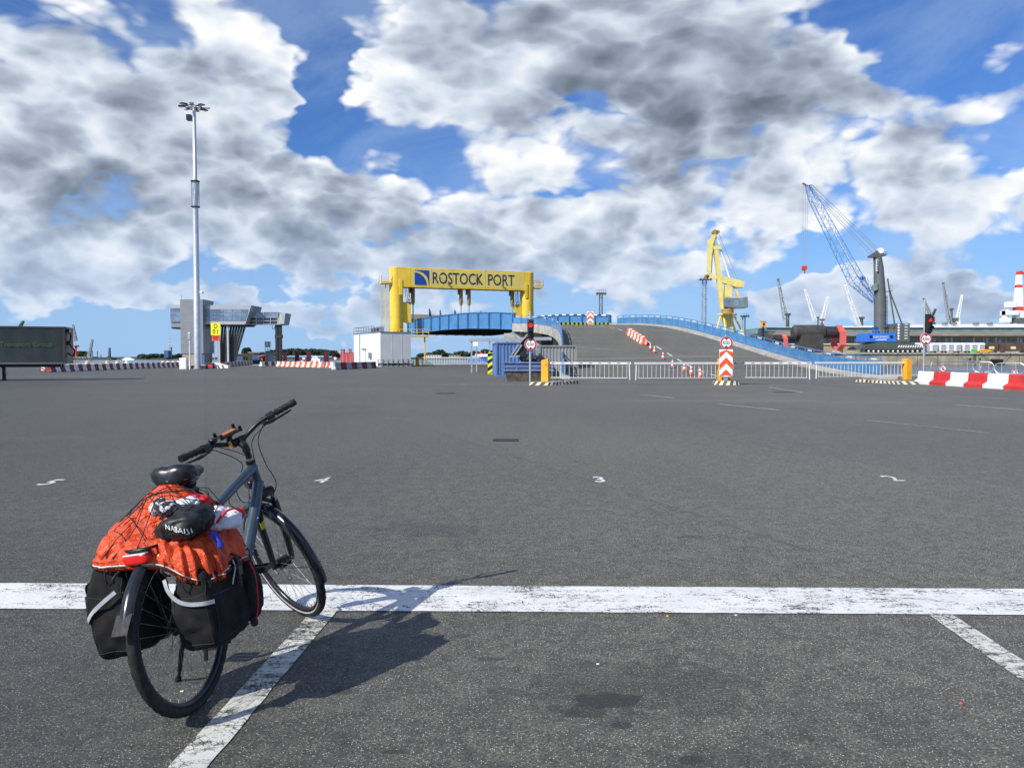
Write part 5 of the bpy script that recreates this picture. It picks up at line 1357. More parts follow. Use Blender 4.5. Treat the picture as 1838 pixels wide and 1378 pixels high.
# ---------------------------------------------------------------- far shores
def far_terrain():
    def strip(name, x0, x1, Y, z, depth, seed, mat='far_land'):
        b = MB(); n = 60; rows = [[], [], []]
        for i in range(n+1):
            x = lerp(x0, x1, i/n); f = .6+.4*mnoise.noise(Vector((x*.01+seed, 3, 1))); e_ = min(1, i/4, (n-i)/4)
            rows[0].append((x, Y+6*mnoise.noise(Vector((x*.02, seed, 0))), -1.3)); rows[1].append((x, Y+12, -1+(z*.5+1)*f*e_)); rows[2].append((x, Y+depth, -1+(z+1)*f*e_))
        b.grid(rows); return tag(b.build(name, mat, None, smooth='all'), kind='structure')
    strip('far_shore', -520, -400, 700, 3, 260, 1)
    strip('far_shore', -700, -545, 900, 3, 260, 2)
    strip('far_shore', -470, -370, 760, 3, 260, 3)
    strip('far_shore', -370, -160, 760, 4, 300, 4)
    strip('far_shore', -130, 60, 820, 4, 300, 5)
far_terrain()
def wood(name, spots, seed, leaf=2.2, n=260):
    rnd = random.Random(seed); b = MB()
    for (x, Y, rx, rz_, zb) in spots:
        for k in range(n):
            # leaf clumps spread through the crown volume, denser near its skin
            a, e_ = rnd.uniform(0, 2*PI), rnd.uniform(-.25, 1.0); rr = rnd.uniform(.55, 1.0)**.5
            ce = math.sqrt(max(0, 1-e_*e_)); lump = 1+.28*mnoise.noise(Vector((math.cos(a)*ce*2+x, math.sin(a)*ce*2, e_*2)))
            p = Vector((x+rx*ce*math.cos(a)*rr*lump, Y+rx*ce*math.sin(a)*rr, zb+rz_*(.42+.58*e_*rr*lump)))
            d = Vector((rnd.gauss(0,1), rnd.gauss(0,1), rnd.gauss(0,1))).normalized(); u = d.orthogonal().normalized()*leaf*rnd.uniform(.5,1.1); v = d.cross(u).normalized()*leaf*rnd.uniform(.5,1.1)
            b.poly([p-u, p-v*.8, p+u, p+v*.9])
    return tag(b.build(name, 'wood_leaf'), 'dark green far off wood on the opposite shore', kind='stuff')
def woods():
    rnd = random.Random(11); sp = []
    # hill wood behind the piles
    for i in range(70):
        px = rnd.uniform(472, 612); Y = rnd.uniform(775, 900); top = table(px, [470,490,520,560,590,602,612],[636,627,624.5,624,627,629,637])
        z = EYE+(HORIZ-top)*Y/FPX*rnd.uniform(.75,1.0); x = (px-CXP)*Y/FPX; sp.append((x, Y, rnd.uniform(4,7), z*.75, .2*z))
    wood('far_wood', sp, 1, 1.5, 200)
    sp = []
    for i in range(46):
        px = rnd.uniform(738, 900); Y = rnd.uniform(835, 950); top = table(px, [738,745,760,782,790,800,812,830,838,850,872,900],[634,629,634,632,625,633,636,627,634,630,625,633])
        z = EYE+(HORIZ-top)*Y/FPX*rnd.uniform(.75,1.0); x = (px-CXP)*Y/FPX; sp.append((x, Y, rnd.uniform(4,8), z*.8, .15*z))
    wood('far_wood', sp, 2, 1.5, 200)
    sp = []
    for i in range(26):
        px = rnd.choice((rnd.uniform(272,282), rnd.uniform(287,304), rnd.uniform(288,325), rnd.uniform(425,472), rnd.uniform(252, 262))); Y = rnd.uniform(770, 840); z = EYE+(HORIZ-rnd.uniform(634,638))*Y/FPX; x = (px-CXP)*Y/FPX
        sp.append((x, Y, rnd.uniform(3,6), z*.9, .0))
    wood('far_wood', sp, 3, 1.4, 160)
    # round dark tree by the left cranes, two poplars
    for px, py, Y, rx, l in ((147, 631, 740, 7.5, 'round dark tree on the far left shore beside a crane'), (441, 625, 800, 3.5, 'pointed dark poplar above the low blue sheds'), (446, 624.5, 805, 3.0, 'slim dark poplar beside the other one above the sheds')):
        z = EYE+(HORIZ-py)*Y/FPX; x = (px-CXP)*Y/FPX; t = thing('far_tree', (x, Y, 0), l, 'tree')
        b = MB(); b.cyl((x,Y,0),(x,Y,z*.5), .5, .3, 6); b.build('trunk', 'wagon_brown', t)
        rnd2 = random.Random(px); b = MB()
        for k in range(420):
            a, e_ = rnd2.uniform(0,2*PI), rnd2.uniform(-.8,1); ce = math.sqrt(1-e_*e_); p = Vector((x+rx*ce*math.cos(a), Y+rx*ce*math.sin(a), z*.55+z*.45*e_)); d = Vector((rnd2.gauss(0,1), rnd2.gauss(0,1), rnd2.gauss(0,1))).normalized(); u = d.orthogonal().normalized()*1.1; v = d.cross(u)*1.0
            b.poly([p-u, p-v, p+u, p+v])
        b.build('crown', 'wood_leaf', t)
woods()
def far_boxes():
    def blk(name, px0, px1, py0, py1, Y, mat, label, cat, roof=None, depth=10, z0=None, win=0):
        k = Y/FPX; x0, x1 = (px0-CXP)*k, (px1-CXP)*k; za = EYE+(HORIZ-py1)*k if z0 is None else z0; zb = EYE+(HORIZ-py0)*k
        t = thing(name, ((x0+x1)/2, Y, za), label, cat)
        b = MB(); b.box(x0, x1, Y, Y+depth, za, zb); b.build('wall', mat, t)
        b = MB(); h = (zb-za)*.12+.2; b.prism([(x0-.3, Y-.3, zb), (x1+.3, Y-.3, zb), (x1+.3, Y+depth+.3, zb), (x0-.3, Y+depth+.3, zb)], (0,0,h*.5)); b.build('roof', roof or mat, t)
        for i in range(win):
            b = MB(); u = lerp(x0, x1, (i+.25)/win); u2 = lerp(x0, x1, (i+.75)/win); b.box(u, u2, Y-.06, Y+.02, za+(zb-za)*.45, za+(zb-za)*.75); b.build('window', 'dark_glass', t)
        return t
    blk('far_block', 254, 279, 637.5, 643, 790, 'hut_wall', 'pale low apartment block on the far shore left of the tower', 'building', win=7, z0=1)
    t = blk('harbour_tower', 303, 307, 624, 643, 770, 'concrete', 'grey harbour control tower with tall red and white mast on the far shore', 'tower', z0=1, depth=3)
    k = 770/FPX; x = (304.5-CXP)*k
    for i in range(6):
        b = MB(); z0 = EYE+(HORIZ-624)*k+i*1.6; b.tube([(x,771,z0),(x,771,z0+1.6)], .22, 6); b.build('mast_band', 'red_paint' if i % 2 else 'sign_white', t)
    blk('blue_silo', 295, 302.5, 630, 643, 765, 'shed_blue', 'dark blue block beside the harbour tower', 'building', z0=1, depth=5)
    # sheds and vehicles by the quay mast
    blk('blue_shed', 448, 465.5, 633.5, 651, 170, 'shed_blue', 'dark blue sheet metal shed behind the quay mast', 'shed', 'shed_grey', 6, 0)
    blk('blue_shed', 416, 436, 636, 650, 172, 'shed_blue', 'low blue shed behind the raked struts', 'shed', 'shed_grey', 3, 0)
    blk('yellow_cabin', 436.5, 446, 636.5, 651, 166, 'pale_yellow', 'small pale yellow cabin with windows beside the blue shed', 'cabin', None, 2.5, 0, 2)
    blk('orange_container', 465.5, 471.5, 640, 649, 168, 'ochre', 'small ochre container beside the blue shed', 'container', None, 2.5, 0)
    blk('red_container', 471.5, 476, 638.5, 649, 168.5, 'red_paint', 'small red container next to the ochre one', 'container', None, 2.5, 0)
    blk('white_kiosk', 476.5, 487, 635.5, 651, 164, 'cladding_light', 'pale grey kiosk at the foot of the quay mast', 'kiosk', None, 2.5, 0)
    t = thing('round_tank', ((481-CXP)*160/FPX, 160, 0), 'weathered round tank on a braced stand at the quay mast', 'tank'); k = 160/FPX; x = (481-CXP)*k
    b = MB(); z0, z1 = EYE+(HORIZ-621)*k, EYE+(HORIZ-613)*k; b.lathe([(0,z0-.3),(.6,z0),(.62,z1),(0,z1+.05)], 16, (x,160,0)); b.build('drum', 'galv', t, smooth=True)
    for s in (-1, 1): b = MB(); b.bar((x+s*.5,160,0), (x+s*.5,160,z0), .1); b.bar((x-s*.5,160.1,z0-1.2), (x+s*.5,160.1,z0-.1), .07); b.build('leg', 'grey_steel', t)
    # bits beyond the bridge gap
    blk('far_block', 765, 792, 637.5, 641.5, 835, 'hut_wall', 'pale flat roofed building on the far shore under the bridge', 'building', z0=1, win=6)
    blk('far_block', 806, 838, 637.8, 641.5, 840, 'concrete', 'grey long low building on the far shore under the bridge', 'building', z0=1, win=6)
    blk('far_block', 137, 166, 640.5, 645, 705, 'concrete', 'low concrete quay building below the left cranes', 'building', z0=-.5, win=5)
    blk('barge', 118, 200, 643, 648, 690, 'crane_dark', 'long dark barge moored below the left cranes', 'barge', z0=-1.2)
    for i, (px, py) in enumerate(((155.5,630),(166.5,629),(175.5,630),(181.5,636),(193.5,640),(201.5,640))):
        Y = 698; k = Y/FPX; x = (px-CXP)*k; b = MB(); b.tube([(x,Y,-1.2),(x,Y,EYE+(HORIZ-py)*k)], .35, 6)
        tag(b.build('dolphin_pile', 'crane_dark'), 'thin dark mooring pile, %s outward from the round tree' % nth(i+1), 'pile', 'piles by the barge')
    for i, px in enumerate((132, 157, 193, 211)):
        Y = 172; x = (px-CXP)*Y/FPX; b = MB(); b.lathe([(.5,0),(.5,.25),(.3,.35),(.3,.55),(.45,.62),(.3,.72),(0,.74)], 14, (x,Y,.0))
        tag(b.build('mooring_bollard', 'kerb_cream', None, smooth=True), 'pale mooring bollard on the quay edge, %s from the trailer' % nth(i+1), 'bollard', 'bollards on the quay edge')
    Y = 171; x = (228-CXP)*Y/FPX; b = MB(); b.lathe([(.55,0),(.55,.25),(.32,.35),(.32,.6),(.5,.7),(.3,.8),(0,.82)], 14, (x,Y,.0)); tag(b.build('mooring_bollard', 'sign_white', None, smooth=True), 'bright white mooring bollard on the quay edge', 'bollard')
far_boxes()
def ship(px0, px1, pyw, pyt, Y, label, hull='sign_white', sup='sign_white', name='ferry'):
    k = Y/FPX; x0, x1 = (px0-CXP)*k, (px1-CXP)*k; L_ = x1-x0; H = (pyw-pyt)*k; z = -1.0
    t = thing(name, ((x0+x1)/2, Y, z), label, 'ship')
    b = MB(); h1 = H*.34; W_ = L_*.16
    b.prism([(x0+L_*.04, Y, z), (x1-L_*.06, Y, z), (x1, Y, z+h1), (x0, Y, z+h1)], (0, W_, 0)); b.build('hull', hull, t)
    b = MB(); b.box(x0+L_*.12, x1-L_*.22, Y+W_*.1, Y+W_*.9, z+h1, z+h1+H*.2); b.build('lower_deck', sup, t)
    b = MB(); b.box(x0+L_*.2, x1-L_*.32, Y+W_*.2, Y+W_*.8, z+h1+H*.2, z+h1+H*.38); b.build('upper_deck', sup, t)
    b = MB(); b.tube([(x0+L_*.45, Y+W_*.5, z+h1+H*.3), (x0+L_*.45, Y+W_*.5, z+H)], L_*.008, 6); b.build('mast', 'galv', t)
    b = MB(); b.box(x0+L_*.32, x0+L_*.38, Y+W_*.4, Y+W_*.6, z+h1+H*.38, z+h1+H*.55); b.build('funnel', 'crane_red', t)
    for i in range(9):
        b = MB(); u = x0+L_*(.15+i*.07); b.box(u, u+L_*.04, Y+W_*.1-.05, Y+W_*.1, z+h1+H*.07, z+h1+H*.13); b.build('window', 'dark_glass', t)
ship(219, 242, 646.4, 639.5, 640, 'white ferry sailing on the far left water')
ship(558, 575, 644.5, 633, 520, 'white passenger ship crossing before the dark wooded hill')
ship(838, 910, 643.5, 624, 420, 'blue hulled ship moored beyond the bridge', 'crane_blue', 'crane_white', 'cargo_ship')

# ---------------------------------------------------------------- opposite quay on the right
QY, QZ = 245.0, 2.75
def opposite():
    b = MB(); b.box(58, 420, QY, QY+420, -4, QZ); q = tag(b.build('opposite_quay', 'concrete_quay'), 'concrete quay across the water', kind='structure')
    b = MB(); b.box(58, 420, QY-.5, QY+1.2, QZ-.25, QZ+.12); b.build('coping', 'concrete', q)
    for i in range(26):
        b = MB(); x = 90+i*6.5; b.box(x-.05, x+.05, QY-.04, QY, -1, QZ-.3); b.build('wall_joint', 'wagon_brown', q)
    for px in (1741, 1759): b = MB(); p = at(px, 644.5, QY); b.box(p.x-.25, p.x+.25, QY-.06, QY, p.z-.3, p.z+.3); b.build('recess', 'black_paint', q)
    p = at(1749, 640, QY); b = MB()
    for s in (-.3, .3): b.bar((p.x+s, QY-.12, -1), (p.x+s, QY-.12, QZ), .08)
    for i in range(10): b.bar((p.x-.3, QY-.12, -.9+i*.36), (p.x+.3, QY-.12, -.9+i*.36), .06)
    b.build('quay_ladder', 'rust_black', q)
    c = at(1790, 647.5, QY-1.4); t = thing('hanging_fender', (c.x, c.y, c.z), 'black rubber fender hung from chains on the far quay wall', 'fender')
    b = MB(); b.tube([(c.x-1.8, QY-1.2, c.z), (c.x+1.8, QY-1.2, c.z)], .55, 12); b.build('roll', 'rubber', t, smooth=True)
    for s in (-1, 1): b = MB(); b.tube([(c.x+s*1.8, QY-.9, c.z), (c.x+s*4.8, QY-.55, QZ)], .08, 5); b.build('chain', 'rust_black', t)
opposite()
def warehouse():
    Y = 300; k = Y/FPX
    X = lambda px: (px-CXP)*k
    Z = lambda py: EYE+(HORIZ-py)*k
    x0, x1 = X(1385), X(1960)
    t = thing('quay_warehouse', (x0, Y, QZ), 'long tan quay warehouse with pale roof and green clad clerestory', 'warehouse')
    b = MB(); b.box(x0, x1, Y, Y+40, QZ, Z(604)); b.build('wall', 'brick_tan', t)
    b = MB(); b.prism([(x0-1, Y-3, Z(603.5)), (x1, Y-3, Z(603.5)), (x1, Y+8, Z(595.5)), (x0-1, Y+8, Z(595.5))], (0,0,.35)); b.build('lower_roof', 'roof_brown', t)
    b = MB(); b.box(x0, x1, Y+8, Y+36, Z(600), Z(586.5)); b.build('clerestory', 'copper_green', t)
    n = 150
    for i in range(n):
        b = MB(); x = lerp(x0, x1, (i+.5)/n); b.bar((x, Y+7.96, Z(599)), (x, Y+7.96, Z(586.8)), .16, .12); b.build('seam', 'copper_green', t)
    b = MB(); xa = X(1660); b.prism([(x0, Y+7, Z(586.8)), (xa, Y+7, Z(586.8)), (X(1760), Y+20, Z(580.5)), (x1, Y+20, Z(579)), (x1, Y+38, Z(579)), (x0, Y+38, Z(586.8))], (0,0,.3))
    b2 = MB(); b2.grid([[(x0, Y+7.2, Z(586.6)), (X(1672), Y+7.2, Z(586.6)), (x1, Y+7.2, Z(586.6))], [(x0, Y+22, Z(586)), (X(1772), Y+22, Z(577.5)), (x1, Y+22, Z(577))], [(x0, Y+37, Z(586.4)), (X(1690), Y+37, Z(586.4)), (x1, Y+37, Z(586.4))]]); b2.build('upper_roof', 'white_paint', t)
    # bays: columns and windows below the eaves
    px = 1390
    while px < 1950:
        b = MB(); b.box(X(px)-.35, X(px)+.35, Y-.5, Y, QZ, Z(605)); b.build('column', 'concrete', t)
        for j in range(2):
            b = MB(); w0 = px+3+j*18; b.box(X(w0), X(w0+15), Y-.12, Y, Z(615.5), Z(606.5)); wn = b.build('window', 'dark_glass', t)
            if random.random() < .4:
                b = MB(); q = w0+random.uniform(1,9); b.box(X(q), X(q+4.5), Y-.16, Y-.12, Z(614.5), Z(607)); b.build('blind', 'window_blue', wn)
        px += 39.5
    b = MB(); b.box(x0, x1, Y-.6, Y-.1, Z(618.5), Z(616.5)); b.build('sill_band', 'kerb_cream', t)
    for q in (1728, 1745, 1786, 1812, 1500, 1560):
        b = MB(); zz = Z(580 if q > 1660 else 586.5)-.2; b.box(X(q)-.7, X(q)+.7, Y+12, Y+14, zz, zz+1.1); b.build('roof_vent', 'grey_steel', t)
warehouse()
def wagons():
    Y = 263; k = Y/FPX; X = lambda px: (px-CXP)*k; Z = lambda py: EYE+(HORIZ-py)*k
    for i, (a, c) in enumerate(((1640,1684),(1685,1726),(1727,1768))):
        t = thing('white_wagon', (X((a+c)/2), Y, QZ), ('white louvred bulk wagon beside the crane outrigger on the far quay', 'white louvred bulk wagon in the middle of the three on the far quay', 'white louvred bulk wagon coupled to the short brown wagon')[i], 'wagon', 'white wagons on the far quay')
        b = MB(); b.prism([(X(a)+.3, Y, QZ+.8), (X(c)-.3, Y, QZ+.8), (X(c)-.1, Y, Z(616.5)), (X(c)-.8, Y, Z(615)), (X(a)+.8, Y, Z(615)), (X(a)+.1, Y, Z(616.5))], (0,3,0)); b.build('body', 'crane_white', t)
        for j in range(3):
            u = lerp(a, c, (j+.2)/3); 
            for q in range(4):
                b = MB(); z0 = Z(629.5-q*3.1); b.hexa([(X(u), Y-.35, z0), (X(u+8.5), Y-.35, z0), (X(u+8.5), Y, z0), (X(u), Y, z0), (X(u+1), Y-.05, z0+.42), (X(u+9.5), Y-.05, z0+.42), (X(u+9.5), Y, z0+.42), (X(u+1), Y, z0+.42)]); b.build('louvre', 'block_grey', t)
        for s in (a+6, a+12, c-12, c-6):
            b = MB(); b.lathe([(0,-.05),(.45,-.05),(.45,.1),(0,.1)], 14, (X(s), Y+.2, QZ+.45), 'y'); b.build('wheel', 'rust_black', t)
    for i, (a, c) in enumerate(((1769,1795),(1796,1846))):
        t = thing('brown_wagon', (X((a+c)/2), Y+1, QZ), ('short brown goods wagon coupled to the white wagons', 'long brown goods wagon with pale plate above the hanging fender')[i], 'wagon', 'brown wagons on the far quay')
        b = MB(); b.box(X(a)+.15, X(c)-.15, Y+1, Y+4, QZ+.8, Z(614.5)); b.build('body', 'wagon_brown', t)
        for j in range(6): b = MB(); x = lerp(X(a)+.3, X(c)-.3, j/5); b.box(x-.1, x+.1, Y+.9, Y+1, QZ+.8, Z(615)); b.build('stanchion', 'wagon_brown', t)
        b = MB(); b.box(X((a+c)/2)-.9, X((a+c)/2)+.9, Y+.88, Y+.9+.02, QZ+1.5, QZ+2.4); b.build('number_plate', 'kerb_cream', t)
        for s in (a+5, a+9, c-9, c-5): b = MB(); b.lathe([(0,-.05),(.45,-.05),(.45,.1),(0,.1)], 14, (X(s), Y+1.2, QZ+.45), 'y'); b.build('wheel', 'rust_black', t)
    t = thing('orange_pipe_heap', (X(1730), QY+6, QZ), 'heap of orange hoses lying on the far quay edge', 'hoses'); b = MB(); rnd = random.Random(9)
    for i in range(9):
        p = Vector((X(1718)+i*.5, QY+6+rnd.uniform(-.6,.6), QZ+.12)); b.tube([p+Vector((.9*math.cos(a), .5*math.sin(a), .3+rnd.uniform(-.1,.8)*abs(math.sin(a)))) for a in [2*PI*q/10 for q in range(10)]], .16, 5, closed=True)
    b.build('coil', 'orange_box', t)
    t = thing('green_bin', (X(1750), QY+5, QZ), 'bright green bin on the far quay edge', 'bin'); x = X(1750)*.94
    b = MB(); p = at(1750, 631, QY+5); b.hexa([(p.x-.5,QY+5,QZ),(p.x+.5,QY+5,QZ),(p.x+.5,QY+6,QZ),(p.x-.5,QY+6,QZ),(p.x-.6,QY+4.9,QZ+1.2),(p.x+.6,QY+4.9,QZ+1.2),(p.x+.6,QY+6.1,QZ+1.2),(p.x-.6,QY+6.1,QZ+1.2)]); b.build('body', 'green_plastic', t)
    b = MB(); b.box(p.x-.65,p.x+.65,QY+4.85,QY+6.15,QZ+1.2,QZ+1.32); b.build('lid', 'green_plastic', t)
pm('green_plastic', (.05,.55,.06), .5)
wagons()

# ---------------------------------------------------------------- cranes
def mobile_crane():
    Y = 262; k = Y/FPX; X = lambda px: (px-CXP)*k; Z = lambda py: EYE+(HORIZ-py)*k
    P = lambda px, py, dy=0: Vector((X(px), Y+dy, Z(py)))
    t = thing('mobile_harbour_crane', (X(1585), Y, QZ), 'grey tower mobile harbour crane with blue lattice boom and red hook', 'crane')
    b = MB(); b.tube([P(1585.5,607,3), P(1585.5,555,3), P(1584,520,3), P(1581.5,480,3), P(1579,460,3)], [1.95,1.95,1.9,1.6,1.35], 24); b.build('tower', 'crane_grey', t, smooth=True)
    b = MB(); b.prism([P(1564,458,1.6), P(1592,456,1.6), P(1592,459,1.6), P(1580,461.5,1.6), P(1565,461,1.6)], (0,2.8,0)); b.build('head_platform', 'crane_grey', t)
    b = MB(); b.prism([P(1566,457,2.3), P(1580,447,2.3), P(1587,447,2.3), P(1589,456,2.3)], (0,1.4,0)); hd = b.build('tower_head', 'crane_grey', t)
    b = MB(); b.lathe([(0,-.9),(1.0,-.9),(1.0,.9),(0,.9)], 18, tuple(P(1583.5,449.5,3)), 'y'); b.build('sheave', 'crane_white', hd)
    b = MB()
    for zz in (452, 455): b.bar(P(1587,zz,1.8), P(1593,zz,1.8), .08)
    for q in (1588, 1590.5, 1593): b.bar(P(q,457,1.8), P(q,452,1.8), .08)
    b.build('head_railing', 'crane_grey', hd)
    b = MB(); b.box(X(1571.5), X(1575), Y+.8, Y+.95, Z(487), Z(466)); b.build('name_board', 'sign_white', t)
    for i in range(7): b = MB(); b.box(X(1572.3), X(1574.4), Y+.74, Y+.79, Z(485.5-i*2.8), Z(483.8-i*2.8)); b.build('board_letter', 'black_paint', t)
    # lattice boom: foot to knee to tip, blue; a white tube paints the sunlight on its upper chord
    b = MB(); lattice(b, P(1574.5,541,3), P(1540.5,501,3), 1.0, 3.9, 5, .22, .11); lattice(b, P(1540.5,501,3), P(1462,356,3), 3.9, 2.4, 13, .22, .105); lattice(b, P(1462,356,3), P(1451,331,3), 2.4, 1.2, 3, .22, .11); bm = b.build('boom', 'boom_blue', t)
    b = MB(); b.tube([P(1543,491,3), P(1463.5,352,3)], .16, 5); b.build('sunlit_chord', 'crane_white', bm)
    b = MB(); b.prism([P(1441.5,321,2), P(1448,317,2), P(1453,321,2), P(1459,331,2), P(1450,333,2), P(1442,328,2)], (0,2,0)); b.build('boom_tip', 'crane_white', bm)
    b = MB(); b.prism([P(1548,496,1.5), P(1554,496,1.5), P(1555,502,1.5), P(1549,503,1.5)], (0,2,0)); b.build('winch_box', 'crane_blue', bm)
    b = MB(); lattice(b, P(1553,500,3), P(1574,525,3), 2.2, .8, 5, .22, .14); b.build('luffing_ram', 'crane_white', t)
    b = MB(); b.prism([P(1568,512,1), P(1575,508,1), P(1576,520,1), P(1569,522,1)], (0,2,0)); b.build('cabin', 'copper_green', t)
    for (a, c) in (((1460,332),(1581,447)), ((1457,336),(1578,449)), ((1462,345),(1572,455)), ((1464,350),(1567,457))):
        b = MB(); b.tube([P(*a,3), P(*c,3)], .085, 4); b.build('stay_rope', 'crane_far', t)
    for a, c in ((1443.2, 1444.4), (1451.6, 1450.8), (1447.5, 1448)):
        b = MB(); b.tube([P(a,325,3), P(c,478,3)], .06, 4); b.build('hoist_rope', 'crane_far', t)
    b = MB(); b.prism([P(1443.4,476.5,2.3), P(1451.2,476.5,2.3), P(1451.2,482.5,2.3), P(1449,484.5,2.3), P(1445.5,484.5,2.3), P(1443.4,481.5,2.3)], (0,1.4,0)); hk = b.build('hook_block', 'crane_red', t)
    b = MB(); b.tube([P(1447.5,485,3), P(1447.5,490,3)], .28, 8); b.build('hook', 'crane_red', hk)
    # machinery house, counterweight, railings
    b = MB(); b.box(X(1549.5), X(1603), Y-2, Y+6, Z(614), Z(598.2)); h = b.build('machinery_house', 'crane_blue', t, bevel=.15)
    for px in (1557.5, 1594): b = MB(); b.lathe([(0,-.08),(.55,-.08),(.55,0)], 16, tuple(P(px,604.8,-2)), 'y'); b.build('porthole', 'black_paint', h)
    tm = text_mesh('EUROPORTS', 1.0, .02); xa, xb = min(v.x for v in tm.v), max(v.x for v in tm.v); z_ = Z(605.3); tm.xf(lambda v: Vector((lerp(X(1562), X(1588.5), (v.x-xa)/(xb-xa)), Y-2.06+v.y, z_+v.z))); tm.build('lettering', 'sign_white', h)
    b = MB(); b.prism([P(1564,611,-2.05), P(1586,610.2,-2.05), P(1585,608.7,-2.05), P(1570,609.4,-2.05)], (0,.04,0)); b.build('swoosh', 'sign_white', h)
    b = MB(); b.box(X(1603.2), X(1626), Y-2.2, Y+6.2, Z(614.2), Z(581)); cw = b.build('counterweight', 'crane_grey', t, bevel=.1)
    for i in range(6):
        b = MB(); c = P(1605.8, 583.5+i*4.9, -2.22); s = .45; b.prism([c+Vector((-s,0,0)), c+Vector((0,0,-s)), c+Vector((s,0,0)), c+Vector((0,0,s))], (0,-.03,0)); b.build('diamond_mark', 'sign_white', cw)
        b = MB(); c = P(1619, 583+i*4.9, -2.22); b.box(c.x-.5, c.x+.5, c.y-.03, c.y, c.z-.13, c.z+.13); b.build('dash_mark', 'sign_white', cw)
    b = MB()
    for zz in (592.5, 595.5): b.bar(P(1558,zz,-1.8), P(1602,zz,-1.8), .07)
    for q in range(9): b.bar(P(1558+q*5.5,598.2,-1.8), P(1558+q*5.5,592.5,-1.8), .07)
    b.build('house_railing', 'crane_far', h)
    b = MB(); b.box(X(1567), X(1573), Y-1, Y+1, Z(598), Z(587)); b.build('control_box', 'logo_blue', t)
    b = MB(); b.bar(P(1580,586,-1), P(1604,583.5,-1), .3); b.build('service_arm', 'crane_grey', t)
    for a, c in (((1593,500),(1607,582)), ((1597,522),(1620,581))): b = MB(); b.bar(P(*a,1), P(*c,1), .36); b.build('back_stay', 'crane_grey', t)
    b = MB(); lattice(b, P(1598,582,4), P(1597,530,4), .9, .9, 16, .10, .06); b.build('access_ladder', 'crane_far', t)
    b = MB(); b.prism([P(1591,523,1), P(1602,521,1), P(1602,522.5,1), P(1591,524.5,1)], (0,3,0)); 
    for q in (1598, 1602): b.bar(P(q,521,1), P(q,512,1), .08)
    b.bar(P(1596,512,1), P(1602,512,1), .08); b.build('side_platform', 'crane_grey', t)
    # undercarriage: outriggers, wheels, pads
    b = MB(); b.prism([P(1532,628,-4), P(1540,620,-4), P(1570,614.5,-4), P(1605,614.5,-4), P(1640,620,-4), P(1650,628,-4)], (0,10,0)); uc = b.build('undercarriage', 'crane_dark', t)
    for i in range(13): b = MB(); c = P(1538+i*8.6, 630.2, -4.6); b.lathe([(0,-.3),(.62,-.3),(.72,0),(.72,.7)], 16, tuple(Vector((c.x, c.y, QZ+.75))), 'y'); wh = b.build('wheel', 'tyre', uc, smooth=True); b = MB(); b.lathe([(0,-.36),(.3,-.36),(.34,-.3)], 12, tuple(Vector((c.x, c.y, QZ+.75))), 'y'); b.build('hub', 'crane_white', wh)
    for a, c in ((1528,1546), (1636,1654)): b = MB(); b.box(X(a), X(c), Y-7, Y-4.2, QZ, QZ+.5); b.build('outrigger_pad', 'crane_grey', uc); b = MB(); b.bar(P((a+c)/2, 620,-5.5), Vector((X((a+c)/2), Y-5.5, QZ+.4)), .5); b.build('outrigger_leg', 'crane_dark', uc)
    for i in range(12):
        b = MB(); c = P(1600+i*4.2, 624, -4.05); b.prism([c, c+Vector((.4,0,0)), c+Vector((.75,0,.75)), c+Vector((.35,0,.75))], (0,-.04,0)); b.build('hazard_mark', 'sign_white', uc)
mobile_crane()
